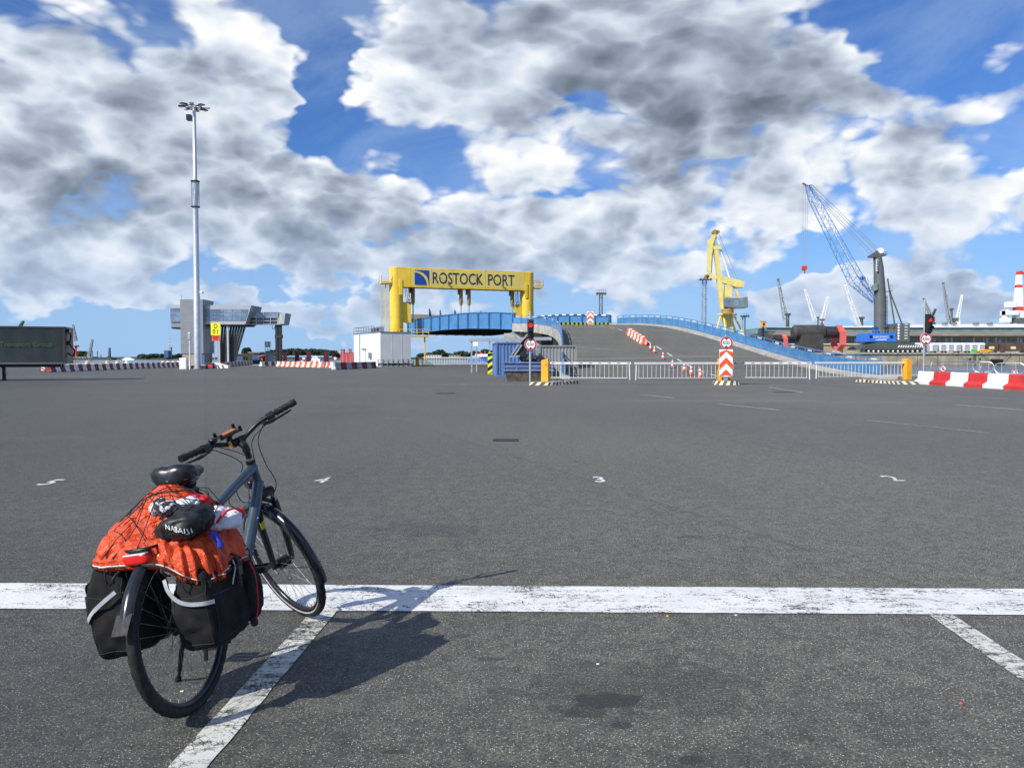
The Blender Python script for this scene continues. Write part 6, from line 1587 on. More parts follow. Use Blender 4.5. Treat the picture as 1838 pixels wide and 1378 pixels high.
def portal_crane():
    Y = 290; k = Y/FPX; X = lambda px: (px-CXP)*k; Z = lambda py: EYE+(HORIZ-py)*k
    P = lambda px, py, dy=0: Vector((X(px), Y+dy, Z(py)))
    c = P(1304, 590); t = thing('portal_crane', (c.x, Y, 0), 'pale yellow double jib portal crane behind the blue parapet', 'crane')
    def blade(nm, pts, w=1.4, mat='pale_yellow', dy=0, par=None):
        b = MB(); b.prism([P(x, y, -w/2+dy) for x, y in pts], (0, w, 0)); return b.build(nm, mat, par or t)
    blade('front_jib', [(1269,432),(1271,433),(1281,417),(1283,421),(1277,440),(1272,492),(1268,496)], 1.8)
    b = MB(); b.bar(P(1281,440), P(1269,496), .35); b.bar(P(1277,456), P(1275,495), .3); b.bar(P(1279,442), P(1283,420), .5); b.build('jib_brace', 'pale_yellow', t)
    blade('main_boom', [(1279,446),(1285,446),(1291,482),(1297,540),(1298,556),(1292,556),(1289,535),(1285,500)], 2.0)
    blade('boom_head', [(1277,444),(1290,442),(1293,449),(1278,450)], 2.2)
    b = MB(); b.lathe([(0,-1),(.9,-1),(.9,1),(0,1)], 14, tuple(P(1280,418.5)), 'y'); b.lathe([(0,-1),(.7,-1),(.7,1),(0,1)], 14, tuple(P(1285.5,418.5)), 'y'); b.build('top_sheave', 'ochre', t)
    b = MB(); b.bar(P(1284,428), P(1289,440), .5); b.bar(P(1291,451), P(1307,499), .6); b.build('tie_bar', 'crane_white', t)
    for a, c2 in (((1289,423),(1322,503)), ((1291,447),(1316,500))): b = MB(); b.tube([P(*a), P(*c2)], .09, 4); b.build('rope', 'crane_far', t)
    blade('lower_jib', [(1264,497),(1275,491),(1284,501),(1270,503)], 1.6)
    b = MB(); b.lathe([(0,-.8),(.8,-.8),(.8,.8),(0,.8)], 12, tuple(P(1267,497)), 'y'); b.build('jib_sheave', 'ochre', t)
    blade('rear_beam', [(1293,497),(1310,500),(1333,507),(1333,509),(1318,516),(1294,508)], 2.2)
    blade('counterweight', [(1319,505.5),(1333,506),(1331.5,517),(1316,516)], 3.0)
    blade('pylon', [(1300,512),(1310,511),(1311,534),(1298,534)], 2.0)
    b = MB(); b.bar(P(1317,516), P(1325,536), .8); b.build('ballast_arm', 'pale_yellow', t)
    h = blade('machine_house', [(1295,536),(1323,536),(1337,534),(1338,553),(1322,554),(1296,552)], 5.0, 'grey_steel')
    for i, px in enumerate((1296, 1312.5)):
        b = MB(); b.box(X(px), X(px+9), Y-2.6, Y-2.5, Z(551), Z(540)); b.build('window', 'window_blue', h)
    b = MB(); b.box(X(1322.5), X(1332), Y-2.6, Y-2.5, Z(553), Z(536)); b.build('side_door', 'copper_green', h)
    b = MB()
    for zz in (529, 532): b.bar(P(1310,zz,-2), P(1336,zz,-2), .08)
    for q in range(6): b.bar(P(1311+q*5,536,-2), P(1311+q*5,529,-2), .08)
    b.build('house_railing', 'crane_far', h)
    b = MB(); b.lathe([(2.2,Z(563)),(2.2,Z(553)),(0,Z(553))], 20, (X(1305),Y,0)); b.build('slew_ring', 'ochre', t)
    b = MB(); b.lathe([(3.6,Z(566)),(3.6,Z(563.5)),(0,Z(563.5))], 20, (X(1304),Y,0)); b.build('platform', 'pale_yellow', t)
    b = MB(); b.lathe([(1.2,Z(588)),(1.6,Z(580)),(2.0,Z(566))], 16, (X(1304),Y,0)); b.build('centre_column', 'pale_yellow', t)
    for a, f_, dy in (((1292,567),(1279,592),-3), ((1296,567),(1301,592),-5), ((1311,567),(1307,592),-5), ((1316,568),(1335,595),-3), ((1312,568),(1328,590),4)):
        b = MB(); q = P(*f_, dy); q2 = P(*a, dy*.4); b.bar(q2, Vector((q2.x+(q.x-q2.x)*1.9, q.y, 0)), .7); b.build('portal_leg', 'pale_yellow', t)
portal_crane()
def mast_tower(px, pyt, Y, w, label, mat='crane_far', head=True, zb=None):
    k = Y/FPX; x = (px-CXP)*k; z1 = EYE+(HORIZ-pyt)*k; zb = (QZ if Y > QY else 0) if zb is None else zb
    t = thing('lattice_light_tower', (x, Y, zb), label, 'light tower')
    b = MB(); lattice(b, (x,Y,zb), (x,Y,z1), w, w*.85, max(8, int((z1-zb)/2)), .16, .09); b.build('lattice_shaft', mat, t)
    if head:
        b = MB(); b.box(x-w*1.4, x+w*1.4, Y-w*1.2, Y+w*1.2, z1, z1+.25); b.build('platform', mat, t)
        b = MB()
        for i in range(5): u = x-w*1.3+i*w*.65; b.bar((u,Y-w*1.2,z1), (u,Y-w*1.2,z1+1.1), .08)
        b.bar((x-w*1.3,Y-w*1.2,z1+1.1), (x+w*1.3,Y-w*1.2,z1+1.1), .08); b.build('railing', mat, t)
        for i in range(4): b = MB(); u = x-w*1.2+i*w*.8; b.box(u-.3,u+.3,Y-w*1.5,Y-w*1.2,z1-.4,z1+.3); b.build('floodlight', 'crane_dark', t)
mast_tower(1263, 503, 275, 1.5, 'grey lattice light tower standing beside the pale yellow crane jib')
mast_tower(1334, 568, 310, 1.2, 'short lattice light tower beside the yellow crane legs')
mast_tower(1078, 528, 235, 1.0, 'dark lattice light tower behind the crest of the ramp', 'crane_dark', zb=-1.2)
def far_crane(px0, py0, px1, py1, Y, label, mat, tower=None, cabin=None, w=(2.0, .9), base=None, jib2=None):
    k = Y/FPX; P = lambda px, py: Vector(((px-CXP)*k, Y, EYE+(HORIZ-py)*k)); zb = QZ if px0 > 1200 else -.5
    a = P(px0, py0); t = thing('distant_crane', (a.x, Y, zb), label, 'crane')
    n = max(8, int((P(px1,py1)-a).length/4.2)); b = MB(); lattice(b, a, P(px1,py1), w[0], w[1], n, .21*k*4.6, .11*k*4.6); b.build('boom', mat, t)
    b = MB(); q = P(px1, py1); b.box(q.x-.6, q.x+.6, Y-.5, Y+.5, q.z-.5, q.z+.6); b.build('boom_tip', 'crane_dark' if mat != 'crane_white' else mat, t)
    if tower:
        tx, ty, tw, tm = tower; p = P(tx, ty); b = MB(); r = tw*k/2; b.tube([(p.x,Y,zb), (p.x,Y,p.z)], [r*1.05, r], 12); b.build('tower', tm, t, smooth=True)
        b = MB(); b.box(p.x-r*1.4, p.x+r*1.4, Y-r*1.4, Y+r*1.4, p.z-.2, p.z+1.0); b.build('tower_head', tm, t)
        b = MB(); b.tube([p+Vector((0,0,.8)), P(px1,py1)], .10, 4); b.build('stay_rope', mat, t)
    if cabin:
        cx, cy, cw, chh, cm = cabin; p = P(cx, cy); b = MB(); b.box(p.x-cw*k/2, p.x+cw*k/2, Y-3, Y+3, p.z-chh*k/2, p.z+chh*k/2); b.build('machine_house', cm, t)
        b = MB(); b.bar((p.x, Y, zb), (p.x, Y, p.z-chh*k/2+.1), 1.2); b.build('pedestal', cm, t)
    if not tower and not cabin:
        b = MB(); b.box(a.x-1.6, a.x+1.6, Y-1.6, Y+1.6, zb, a.z+.5); b.build('base', mat, t)
far_crane(1409,575,1395,503, 420, 'dark slewing crane with thin grey boom above the red flanges', 'crane_far', (1412.5,566,6,'crane_dark'), (1415,592,14,9,'rust_black'))
far_crane(1461,575,1443,521, 560, 'white lattice crane leaning away from the paired white crane', 'crane_white', (1467,571,2.5,'crane_dark'), (1462,592,6,10,'crane_white'))
far_crane(1473,580,1484,534, 560, 'white lattice crane standing upright beside its leaning pair', 'crane_white', (1474.5,575,5,'crane_grey'))
far_crane(1541,588,1515,513, 450, 'white lattice crane boom left of the grey crane tower', 'crane_white', (1545,572,5.5,'crane_dark'))
far_crane(1703,580,1690,509, 520, 'thin grey lattice crane behind the pale warehouse roof', 'crane_far', (1705.5,556,4.5,'crane_grey'), (1711,574,7,6,'crane_grey'))
far_crane(1716,576,1724,531, 560, 'slim pale crane jib behind the warehouse roof', 'crane_white', None, None, (1.6,.8))
far_crane(1668,566,1656,537, 520, 'small grey crane behind the right signal post', 'crane_far', None, (1672,582,4,5,'crane_dark'), (1.6,.8))
far_crane(1670,570,1677,556, 540, 'short dark crane jib behind the right signal head', 'crane_dark', None, None, (1.4,.8))
far_crane(137,612,133,584, 720, 'far red based crane with upright grey jib beyond the trailer', 'crane_far', (137,624,2.4,'crane_red'), (137,621,6,2.5,'crane_red'))
far_crane(160,639,167,610, 720, 'far white crane jib leaning over the left barge', 'crane_far', None, None, (2.0,1.0))
far_crane(197,645,197.5,625, 720, 'slim far crane mast at the tip of the left shore', 'crane_dark', None, None, (1.6,.8))
far_crane(34,592,44,577, 700, 'far dark crane tip rising above the trailer roof', 'crane_dark', (34,590,2,'crane_dark'), None, (2.2,1.2))
def striped_crane():
    Y = 400; k = Y/FPX; X = lambda px: (px-CXP)*k; Z = lambda py: EYE+(HORIZ-py)*k
    t = thing('striped_portal_crane', (X(1825), Y, QZ), 'white and red banded portal crane at the right end of the warehouse', 'crane')
    bands = ((488,494,'crane_red'),(494,512,'crane_white'),(512,517,'crane_red'),(517,551,'crane_white'),(551,558,'crane_red'),(558,571,'crane_white'))
    for a, c, m_ in bands:
        b = MB(); wa, wc = table(a,[488,571],[3.2,6.8])*k, table(c,[488,571],[3.2,6.8])*k
        b.hexa([(X(1825)-wc,Y-wc,Z(c)),(X(1825)+wc,Y-wc,Z(c)),(X(1825)+wc,Y+wc,Z(c)),(X(1825)-wc,Y+wc,Z(c)),(X(1825)-wa,Y-wa,Z(a)),(X(1825)+wa,Y-wa,Z(a)),(X(1825)+wa,Y+wa,Z(a)),(X(1825)-wa,Y+wa,Z(a))]); b.build('tower_band', m_, t)
    b = MB(); b.box(X(1817), X(1834), Y-3, Y+3, Z(580), Z(571)); b.build('pedestal', 'crane_grey', t)
    b = MB(); b.box(X(1818), X(1832), Y-2, Y+2, QZ, Z(580)); b.build('portal_base', 'crane_white', t)
    b = MB(); b.box(X(1804), X(1818), Y-2, Y+2, Z(552), Z(542)); b.build('upper_cabin', 'crane_white', t)
    b = MB(); b.box(X(1799), X(1820), Y-3, Y+3, Z(566), Z(558)); b.box(X(1798), X(1807), Y-3, Y+3, Z(579), Z(571)); b.build('machine_house', 'crane_white', t)
    b = MB(); b.box(X(1799), X(1806), Y-1.5, Y+1.5, Z(571), Z(556)); b.build('operator_cabin', 'crane_white', t)
    b = MB(); b.box(X(1800), X(1805.5), Y-1.6, Y-1.5, Z(563), Z(558)); b.build('cabin_window', 'dark_glass', t)
    b = MB(); b.bar((X(1827),Y,Z(488)), (X(1870),Y,Z(510)), .9); b.bar((X(1830),Y,Z(548)), (X(1880),Y,Z(520)), 1.6); b.build('jib', 'crane_red', t)
striped_crane()
# monopile sections with red hexagonal flanges on the far quay
def pile_section(px0, px1, Y, label, full=True):
    k = Y/FPX; X = lambda px: (px-CXP)*k; Z = lambda py: EYE+(HORIZ-py)*k
    t = thing('steel_pile_section', (X((px0+px1)/2), Y, QZ), label, 'steel section')
    s = (px1-px0)/88.0
    def pp(u): return X(px0+u*s)
    def zz(v): return QZ+v*k*s
    r = 13.0*k*s; zc = zz(38)
    b = MB(); b.lathe([(r*.72,pp(0)),(r,pp(4)),(r,pp(55)),(r*.72,pp(59)),(0,pp(59))], 28, (0, Y+3, zc), 'x'); b.lathe([(0,pp(0)),(r*.72,pp(0))], 28, (0,Y+3,zc), 'x'); b.build('drum', 'rust_black', t, smooth=True)
    b = MB(); b.lathe([(r*.80,pp(55)),(r*.80,pp(82))], 24, (0, Y+3, zc), 'x'); b.build('pipe_end', 'junk_dark', t, smooth=True)
    b = MB(); b.prism([(pp(8), Y, QZ), (pp(50), Y, QZ), (pp(50), Y, zz(34)), (pp(12), Y, zz(34))], (0,6,0)); b.build('cradle', 'rust_black', t)
    R_ = 24*k*s; hexo = [(R_*math.cos(PI/3*i+PI/6), R_*math.sin(PI/3*i+PI/6)) for i in range(6)]; zc2 = zz(27)
    b = MB(); w_ = 10*k*s
    for i in range(6):
        a, c = hexo[i], hexo[(i+1) % 6]; f = .80
        b.hexa([(pp(78), Y+3+a[0], zc2+a[1]), (pp(78)+w_, Y+3+a[0], zc2+a[1]), (pp(78)+w_, Y+3+c[0], zc2+c[1]), (pp(78), Y+3+c[0], zc2+c[1]), (pp(78), Y+3+a[0]*f, zc2+a[1]*f), (pp(78)+w_, Y+3+a[0]*f, zc2+a[1]*f), (pp(78)+w_, Y+3+c[0]*f, zc2+c[1]*f), (pp(78), Y+3+c[0]*f, zc2+c[1]*f)])
    b.build('hexagon_flange', 'flange_red', t)
    b = MB(); b.prism([(pp(72), Y+3-R_*.2, QZ), (pp(90), Y+3-R_*.2, QZ), (pp(86), Y+3-R_*.2, zz(6)), (pp(76), Y+3-R_*.2, zz(6))], (0, R_*.4, 0)); b.build('flange_foot', 'concrete', t)
pile_section(1427, 1516, 256, 'large black steel pile section with red hexagonal flange across the water')
pile_section(1352, 1414, 268, 'smaller black steel pile section with red flange half hidden by the blue parapet')
def yellow_lamp():
    Y = 82; k = Y/FPX; x = (1369-CXP)*k; z0 = EYE+(HORIZ-603)*k; z1 = EYE+(HORIZ-577.5)*k
    t = thing('yellow_signal_lamp', (x, Y, 0), 'yellow boxed lamp on a black post behind the parapet', 'lamp')
    b = MB(); b.box(x-.07, x+.07, Y-.07, Y+.07, 0, z1-.4); b.build('post', 'black_paint', t)
    b = MB(); b.box(x-.24, x+.24, Y-.2, Y+.2, z1-.55, z1); bx = b.build('housing', 'orange_box', t, bevel=.03)
    b = MB(); b.box(x-.12, x+.12, Y-.215, Y-.205, z1-.42, z1-.14); b.build('lens', 'dark_glass', bx)
    b = MB(); b.box(x-.28, x+.28, Y-.24, Y+.24, z1, z1+.05); b.build('cap', 'ochre', t)
yellow_lamp()

# ---------------------------------------------------------------- bicycle
BX, BY, PSI, LEAN, STEER = -1.325, 3.186, .127, .169, .936
WR, WB = .352, 1.10
HA = R(70); UAX = Vector((-math.cos(HA), 0, math.sin(HA))); WAX = Vector((math.sin(HA), 0, math.cos(HA)))
AXP = Vector((WB, 0, WR))-WAX*.045
SM = Matrix.Translation(AXP) @ Matrix.Rotation(STEER, 4, UAX) @ Matrix.Translation(-AXP)
def st(v): return SM @ Vector(v)
BROT = (-LEAN, 0, PI/2-PSI)
def bike_root(name, label, cat, group=None):
    o = bpy.data.objects.new(name, None); COL.objects.link(o); o.empty_display_size = .2
    o.location = (BX, BY, .004); o.rotation_euler = BROT; ORG[o.name] = Vector((0,0,0))
    return tag(o, label, cat, group)
def wheel(bike, cx, steer, front):
    fn = st if steer else (lambda v: v)
    c = (cx, 0, WR); 
    w = MB(); r0, rt = .331, .021
    # tyre with shallow tread ridges
    rows = []; n = 120
    for i in range(n):
        a = 2*PI*i/n; row = []
        for j in range(14):
            q = 2*PI*j/14; tr = rt
            if math.cos(q) > .35: tr += .0011*(1 if (i+int(abs(math.sin(q))*6)) % 3 else -1.2)
            rr = r0+tr*math.cos(q); row.append((cx+rr*math.cos(a), tr*1.02*math.sin(q), WR+rr*math.sin(a)))
        rows.append(row)
    w.grid(rows, True, True); w.xf(fn)
    tyre = w.build('front_wheel' if front else 'rear_wheel', 'tyre', bike, smooth='all')   # the tyre carries its wheel's pieces
    if front:
        for s in (-1, 1):
            b = MB(); b.lathe([(.3165, s*.0158), (.3225, s*.0194)], 96, c, 'y'); b.xf(fn); b.build('reflective_ring', 'reflect_ring', tyre, smooth='all')
    b = MB(); b.lathe([(.318,-.012),(.322,-.0135),(.306,-.0135),(.297,-.009),(.294,0),(.297,.009),(.306,.0135),(.322,.0135),(.318,.012)], 72, c, 'y'); b.xf(fn); b.build('rim', 'rim_dark', tyre, smooth='all')
    b = MB(); b.lathe([(0,-.052),(.012,-.052),(.012,-.036),(.031,-.034),(.031,-.028),(.019,-.022),(.019,.022),(.031,.028),(.031,.034),(.012,.036),(.012,.052),(0,.052)], 20, c, 'y')
    if front: b.lathe([(.034,-.026),(.034,.026)], 20, c, 'y')
    b.xf(fn); b.build('hub', 'black_metal', tyre, smooth=True)
    b = MB(); N_ = 32
    for i in range(N_):
        a = 2*PI*i/N_; s = 1 if i % 2 else -1; a2 = a+(.62 if (i//2) % 2 else -.62)
        b.tube([fn((cx+.029*math.cos(a2), s*.030, WR+.029*math.sin(a2))), fn((cx+.296*math.cos(a), s*.002, WR+.296*math.sin(a)))], .0010, 4, cap=False)
    b.build('spokes', 'spoke_steel', tyre)
    b = MB(); 
    for i in range(N_):
        a = 2*PI*i/N_; b.tube([fn((cx+.296*math.cos(a), 0, WR+.296*math.sin(a))), fn((cx+.282*math.cos(a), 0, WR+.282*math.sin(a)))], .0022, 5)
    b.build('spoke_nipples', 'chrome', tyre)
    if front:
        b = MB(); b.tube([fn((cx+.02,.06,WR)), fn((cx-.05,.075,WR-.03))], .006, 6); b.tube([fn((cx,.05,WR)), fn((cx,.068,WR))], .011, 10); b.build('quick_release', 'chrome', tyre)
    return tyre
def arc_fender(name, cx, a0, a1, r, w, fn, parent, mat='fender_black', n=40):
    b = MB(); rows = []
    for i in range(n+1):
        a = lerp(a0, a1, i/n); row = []
        for j in range(9):
            u = -1+j/4; y = w*u; rr = r+.012*(1-u*u)-.006*abs(u)**3
            row.append(fn((cx+rr*math.cos(a), y, WR+rr*math.sin(a))))
        for j in range(8, -1, -1):
            u = -1+j/4; y = w*u*.97; rr = r+.012*(1-u*u)-.006*abs(u)**3-.003
            row.append(fn((cx+rr*math.cos(a), y, WR+rr*math.sin(a))))
        rows.append(row)
    b.grid(rows, False, True); b._f(*range(18)); m_ = len(b.v); b._f(*range(m_-1, m_-19, -1))
    return b.build(name, mat, parent, smooth=True)
def bicycle():
    bike = bike_root('bicycle', 'dark blue grey trekking bicycle leaning on its kickstand and loaded with bags', 'bicycle')
    I = lambda v: Vector(v)
    wheel(bike, 0, False, False); wheel(bike, WB, True, True)
    # frame
    BBk = Vector((.46, 0, .29)); ST = Vector((.305, 0, .765)); HT = AXP+UAX*.640; HB = AXP+UAX*.490
    TT0, DT0 = AXP+UAX*.612, AXP+UAX*.525
    b = MB()
    b.tube([HB, HT], .0225, 16); fr = b.build('frame', 'bike_paint', bike, smooth=True)
    def ft(nm, pts, r, n=14): b = MB(); b.tube(pts, r, n); return b.build(nm, 'bike_paint', fr, smooth=True)
    ft('top_tube', spline([TT0+Vector((.005,0,0)), TT0.lerp(ST, .5)+Vector((0,0,-.006)), ST+Vector((0,0,-.02))], 6), [.026]*4+[.024]*4+[.021]*5)
    ft('down_tube', spline([DT0+Vector((.006,0,.0)), DT0+(BBk-DT0)*.25+Vector((.012,0,-.006)), DT0+(BBk-DT0)*.7, BBk], 6), [.029]*8+[.031]*11)
    ft('seat_tube', [BBk, ST+Vector((-.012,0,.035))], .0175)
    ft('bottom_bracket_shell', [BBk+Vector((0,-.036,0)), BBk+Vector((0,.036,0))], .023)
    for s in (-1, 1):
        ft('chain_stay', spline([BBk+Vector((-.02,s*.025,0)), Vector((.25,s*.045,.315)), Vector((0,s*.062,WR))], 5), .0105, 8)
        ft('seat_stay', spline([ST+Vector((0,s*.02,-.03)), Vector((.17,s*.045,.60)), Vector((0,s*.062,WR))], 5), .009, 8)
        b = MB(); b.prism([(-.022,s*.060-.003,WR-.03),(.03,s*.060-.003,WR-.02),(.035,s*.060-.003,WR+.03),(-.01,s*.060-.003,WR+.035)], (0,.006,0)); b.build('dropout', 'bike_paint', fr)
    for h0, h1 in ((HT, HT+UAX*.014), (HB, HB-UAX*.012)): b = MB(); b.tube([h0, h1], .0255, 16); b.build('headset_cup', 'black_metal', bike, smooth=True)
    b = MB(); 
    for k in (.35, .62):
        p = DT0.lerp(BBk, k)+Vector((.016,-.024,.012)); b.tube([p, p+Vector((.006,-.008,.006))], .005, 8)
    b.build('bottle_bolt', 'chrome', fr)
    # stem and bar (turn with the fork)
    CL = AXP+UAX*.758+WAX*.059
    b = MB(); b.tube([st(HT+UAX*.012), st(HT+UAX*.075)], .0165, 14); b.tube([st(HT+UAX*.07), st(HT+UAX*.10), st(CL)], [.021,.021,.020], 12); b.tube([st(CL+Vector((0,-.035,0))), st(CL+Vector((0,.035,0)))], .0225, 14); b.build('stem', 'black_metal', bike, smooth=True)
    b = MB(); b.tube([st(HT+UAX*.016), st(HT+UAX*.030)], .0185, 14); b.build('spacer', 'chrome', bike, smooth=True)
    bar = []
    hp = [(-.105,.322,.051),(-.075,.215,.046),(-.035,.135,.038),(-.004,.065,.012),(0,.03,0),(0,-.03,0),(-.004,-.065,.012),(-.035,-.135,.038),(-.075,-.215,.046),(-.105,-.322,.051)]
    hpts = [st(CL+Vector(p)) for p in hp]
    b = MB(); b.tube(spline(hpts, 5), .0125, 12); hb = b.build('handlebar', 'black_metal', bike, smooth=True)
    for s in (1, -1):
        g = [(-.078,s*.225,.0465),(-.092,s*.275,.049),(-.107,s*.330,.0515)]
        b = MB(); pts = spline([st(CL+Vector(p)) for p in g], 6); n = len(pts); b.tube(pts, [.0175+.0022*math.sin(i*2.1) if 1 < i < n-2 else .019 for i in range(n)], 14); gr = b.build('grip', 'rubber', hb, smooth=True)
        b = MB(); e0, e1 = st(CL+Vector((-.107,s*.331,.0515))), st(CL+Vector((-.110,s*.341,.052))); b.tube([e0, e1], .0185, 14); b.build('end_cap', 'black_metal', gr, smooth=True)
        # twist shifter / clamp
        b = MB(); b.tube([st(CL+Vector((-.062,s*.175,.043))), st(CL+Vector((-.072,s*.212,.0458)))], .0225, 14); b.build('shifter', 'black_plastic', hb, smooth=True)
        # brake lever
        b = MB(); L0 = CL+Vector((-.052,s*.155,.042)); 
        b.tube([st(L0+Vector((.0,0,0))), st(L0+Vector((.035,s*.015,-.020)))], [.017,.013], 10)
        b.tube(spline([st(L0+Vector((.035,s*.012,-.020))), st(L0+Vector((.052,s*.055,-.028))), st(L0+Vector((.040,s*.11,-.026))), st(L0+Vector((.026,s*.16,-.022))), st(L0+Vector((.030,s*.185,-.020)))], 5), [.009]*8+[.0065]*9+[.005]*4, 8); b.build('brake_lever', 'black_metal', hb, smooth=True)
    b = MB(); p = st(CL+Vector((-.05,.135,.062))); rbox(b, p, (.045,.045,.028), 2.4, 6); b.build('bell', 'black_metal', hb, smooth='all')
    # phone holder: copper-coloured clamp plate with corner claws
    pc = CL+Vector((-.015,.035,.050))
    b = MB(); b.tube([st(CL+Vector((0,.045,.0))), st(pc)], .016, 10); ph = b.build('phone_holder', 'black_metal', hb, smooth=True)
    def plate(x0,x1,y0,y1,z0,z1, nm, mat, tilt=-.35):
        b = MB(); b.box(x0,x1,y0,y1,z0,z1); mt = Matrix.Rotation(tilt, 4, 'Y'); b.xf(lambda v: st(pc+mt @ v)); return b.build(nm, mat, ph, bevel=.002)
    plate(-.035,.035,-.055,.055,.004,.012,'holder_plate','black_metal'); plate(-.018,.018,-.042,.042,.0125,.020,'copper_plate','copper_part'); plate(-.010,.010,-.024,.024,-.012,.003,'copper_block','copper_part')
    for sx in (-1, 1):
        for sy in (-1, 1): plate(sx*.034-.006, sx*.034+.006, sy*.055-.008, sy*.055+.008, .004, .034, 'claw', 'black_metal')
    b = MB(); b.tube([st(CL+Vector((-.02,.052,-.018))), st(CL+Vector((-.02,.052,.02)))], .010, 10); b.build('copper_ring', 'copper_part', ph, smooth=True)
    # cables
    hdn = HB+Vector((.02,0,-.02))
    def cable(pts, r=.0024): b = MB(); b.tube(spline(pts, 8), r, 6); b.build('cable', 'cord_black', bike, smooth='all')
    LV = lambda s: CL+Vector((-.01,s*.165,.020))
    cable([st(LV(1)), st(CL+Vector((.07,.08,.02))), HT+Vector((.055,.03,.02)), HT+Vector((.03,.045,-.07)), DT0+Vector((-.04,.04,-.05)), DT0+Vector((-.09,.03,-.12))])
    cable([st(LV(-1)), st(CL+Vector((.05,-.12,-.05))), HT+Vector((.06,-.05,-.02)), HT+Vector((.10,-.07,-.14)), st(AXP+UAX*.36+WAX*.04+Vector((0,-.03,0)))])
    cable([st(CL+Vector((-.05,-.18,.02))), st(CL+Vector((.04,-.09,-.03))), HT+Vector((.04,.01,-.02)), HT+Vector((-.10,.06,-.09)), HT+Vector((-.16,.07,-.18)), DT0+Vector((-.13,.02,-.14))])
    cable([st(CL+Vector((-.05,.19,.03))), st(CL+Vector((.02,.11,.0))), HT+Vector((.0,.05,.0)), HT+Vector((-.06,.075,-.10)), HT+Vector((-.05,.06,-.19)), DT0+Vector((-.07,.0,-.09))])
    # fork: crown, silver stanchions, black lowers
    b = MB(); b.tube([st(HB-UAX*.01), st(AXP+UAX*.445)], .019, 12); b.tube([st(AXP+UAX*.440+WAX*.012+Vector((0,-.062,0))), st(AXP+UAX*.452), st(AXP+UAX*.440+WAX*.012+Vector((0,.062,0)))], [.024,.030,.024], 12); fk = b.build('fork', 'black_metal', bike, smooth=True)
    for s in (-1, 1):
        o_ = Vector((0,s*.060,0))
        b = MB(); b.tube([st(AXP+UAX*.44+WAX*.012+o_), st(AXP+UAX*.32+WAX*.020+o_)], .0145, 14); b.build('stanchion', 'chrome', fk, smooth=True)
        b = MB(); b.tube([st(AXP+UAX*.375+WAX*.018+o_), st(AXP+UAX*.33+WAX*.020+o_), st(AXP+UAX*.12+WAX*.030+o_), st(AXP+UAX*.03+WAX*.040+o_), st(AXP+UAX*-.012+WAX*.045+o_)], [.0195,.0205,.0185,.0165,.011], 14); lw = b.build('fork_leg', 'black_plastic', fk, smooth=True)
        if s > 0:
            for u, m_, h_ in ((.265, 'sticker_yellow', .055), (.310, 'sign_white', .016)):
                b = MB(); p0 = AXP+UAX*u+WAX*.022+o_; rows = []
                for i in range(7):
                    a = R(150)+R(100)*i/6; d = WAX*math.cos(a)*.0207+Vector((0,math.sin(a)*.0207,0)) if False else (WAX*math.cos(a)+Vector((0,1,0))*math.sin(a))*.0209
                    rows.append([st(p0+d), st(p0+d+UAX*h_)])
                b.grid(rows); b.build('sticker', m_, lw)
    # arch and headlight
    b = MB(); b.tube(spline([st(AXP+UAX*.36+WAX*.01+Vector((0,-.06,0))), st(AXP+UAX*.405+WAX*.055), st(AXP+UAX*.36+WAX*.01+Vector((0,.06,0)))], 6), .011, 8); b.build('fork_brace', 'black_metal', fk, smooth=True)
    b = MB(); hc = AXP+UAX*.50+WAX*.085; rbox(b, (0,0,0), (.075,.062,.055), 3.5, 6); b.xf(lambda v: st(hc+WAX*v.x+Vector((0,v.y,0))+UAX*v.z)); hl = b.build('headlight', 'black_plastic', bike, smooth='all')
    b = MB(); b.tube([st(AXP+UAX*.45+WAX*.02), st(hc+WAX*-.03)], .007, 8); b.build('lamp_bracket', 'black_metal', hl)
    b = MB(); b.tube([st(hc+WAX*.034), st(hc+WAX*.041)], .024, 16); b.build('lamp_lens', 'window_blue', hl)
    # cantilever bosses / brake blocks near the crown
    for s in (-1, 1):
        b = MB(); b.tube([st(AXP+UAX*.315+WAX*.0+Vector((0,s*.05,0))), st(AXP+UAX*.40+WAX*-.01+Vector((0,s*.045,0)))], .008, 8); b.box(0,0,0,0,0,0) if False else None; b.build('brake_arm', 'black_metal', fk, smooth=True)
    # fenders
    ff = arc_fender('front_fender', WB, R(62), R(197), .372, .027, st, bike)
    arc_fender('fender_end', WB, R(190), R(203), .3745, .028, st, ff, 'black_plastic', 6)
    for s in (-1, 1):
        b = MB(); b.tube([st((WB,s*.062,WR)), st((WB+.374*math.cos(R(186)), s*.028, WR+.374*math.sin(R(186))))], .0022, 6); b.build('fender_stay', 'black_metal', ff)
    rf = arc_fender('rear_fender', 0, R(20), R(158), .376, .029, I, bike)
    b = MB(); a0 = R(154); rows = []
    for i in range(5):
        a = a0+R(10)*i/4; rows.append([(.383*math.cos(a)-.006*i, y, WR+.383*math.sin(a)) for y in (-.032, -.016, 0, .016, .032)])
    b.grid(rows); b.grid([[Vector(p)+Vector((.004,0,.002)) for p in r_] for r_ in rows]); b.build('mud_flap', 'rubber', rf, smooth='all')
    for s in (-1, 1):
        b = MB(); b.tube([(0,s*.066,WR), (.376*math.cos(R(140)), s*.031, WR+.376*math.sin(R(140)))], .0022, 6); b.build('fender_stay', 'black_metal', rf)
    # luggage rack
    b = MB(); z_ = .735
    b.tube(spline([(.20,-.055,z_-.005),(.0,-.062,z_),(-.16,-.062,z_),(-.205,-.045,z_),(-.215,0,z_),(-.205,.045,z_),(-.16,.062,z_),(.0,.062,z_),(.20,.055,z_-.005)], 5), .006, 8)
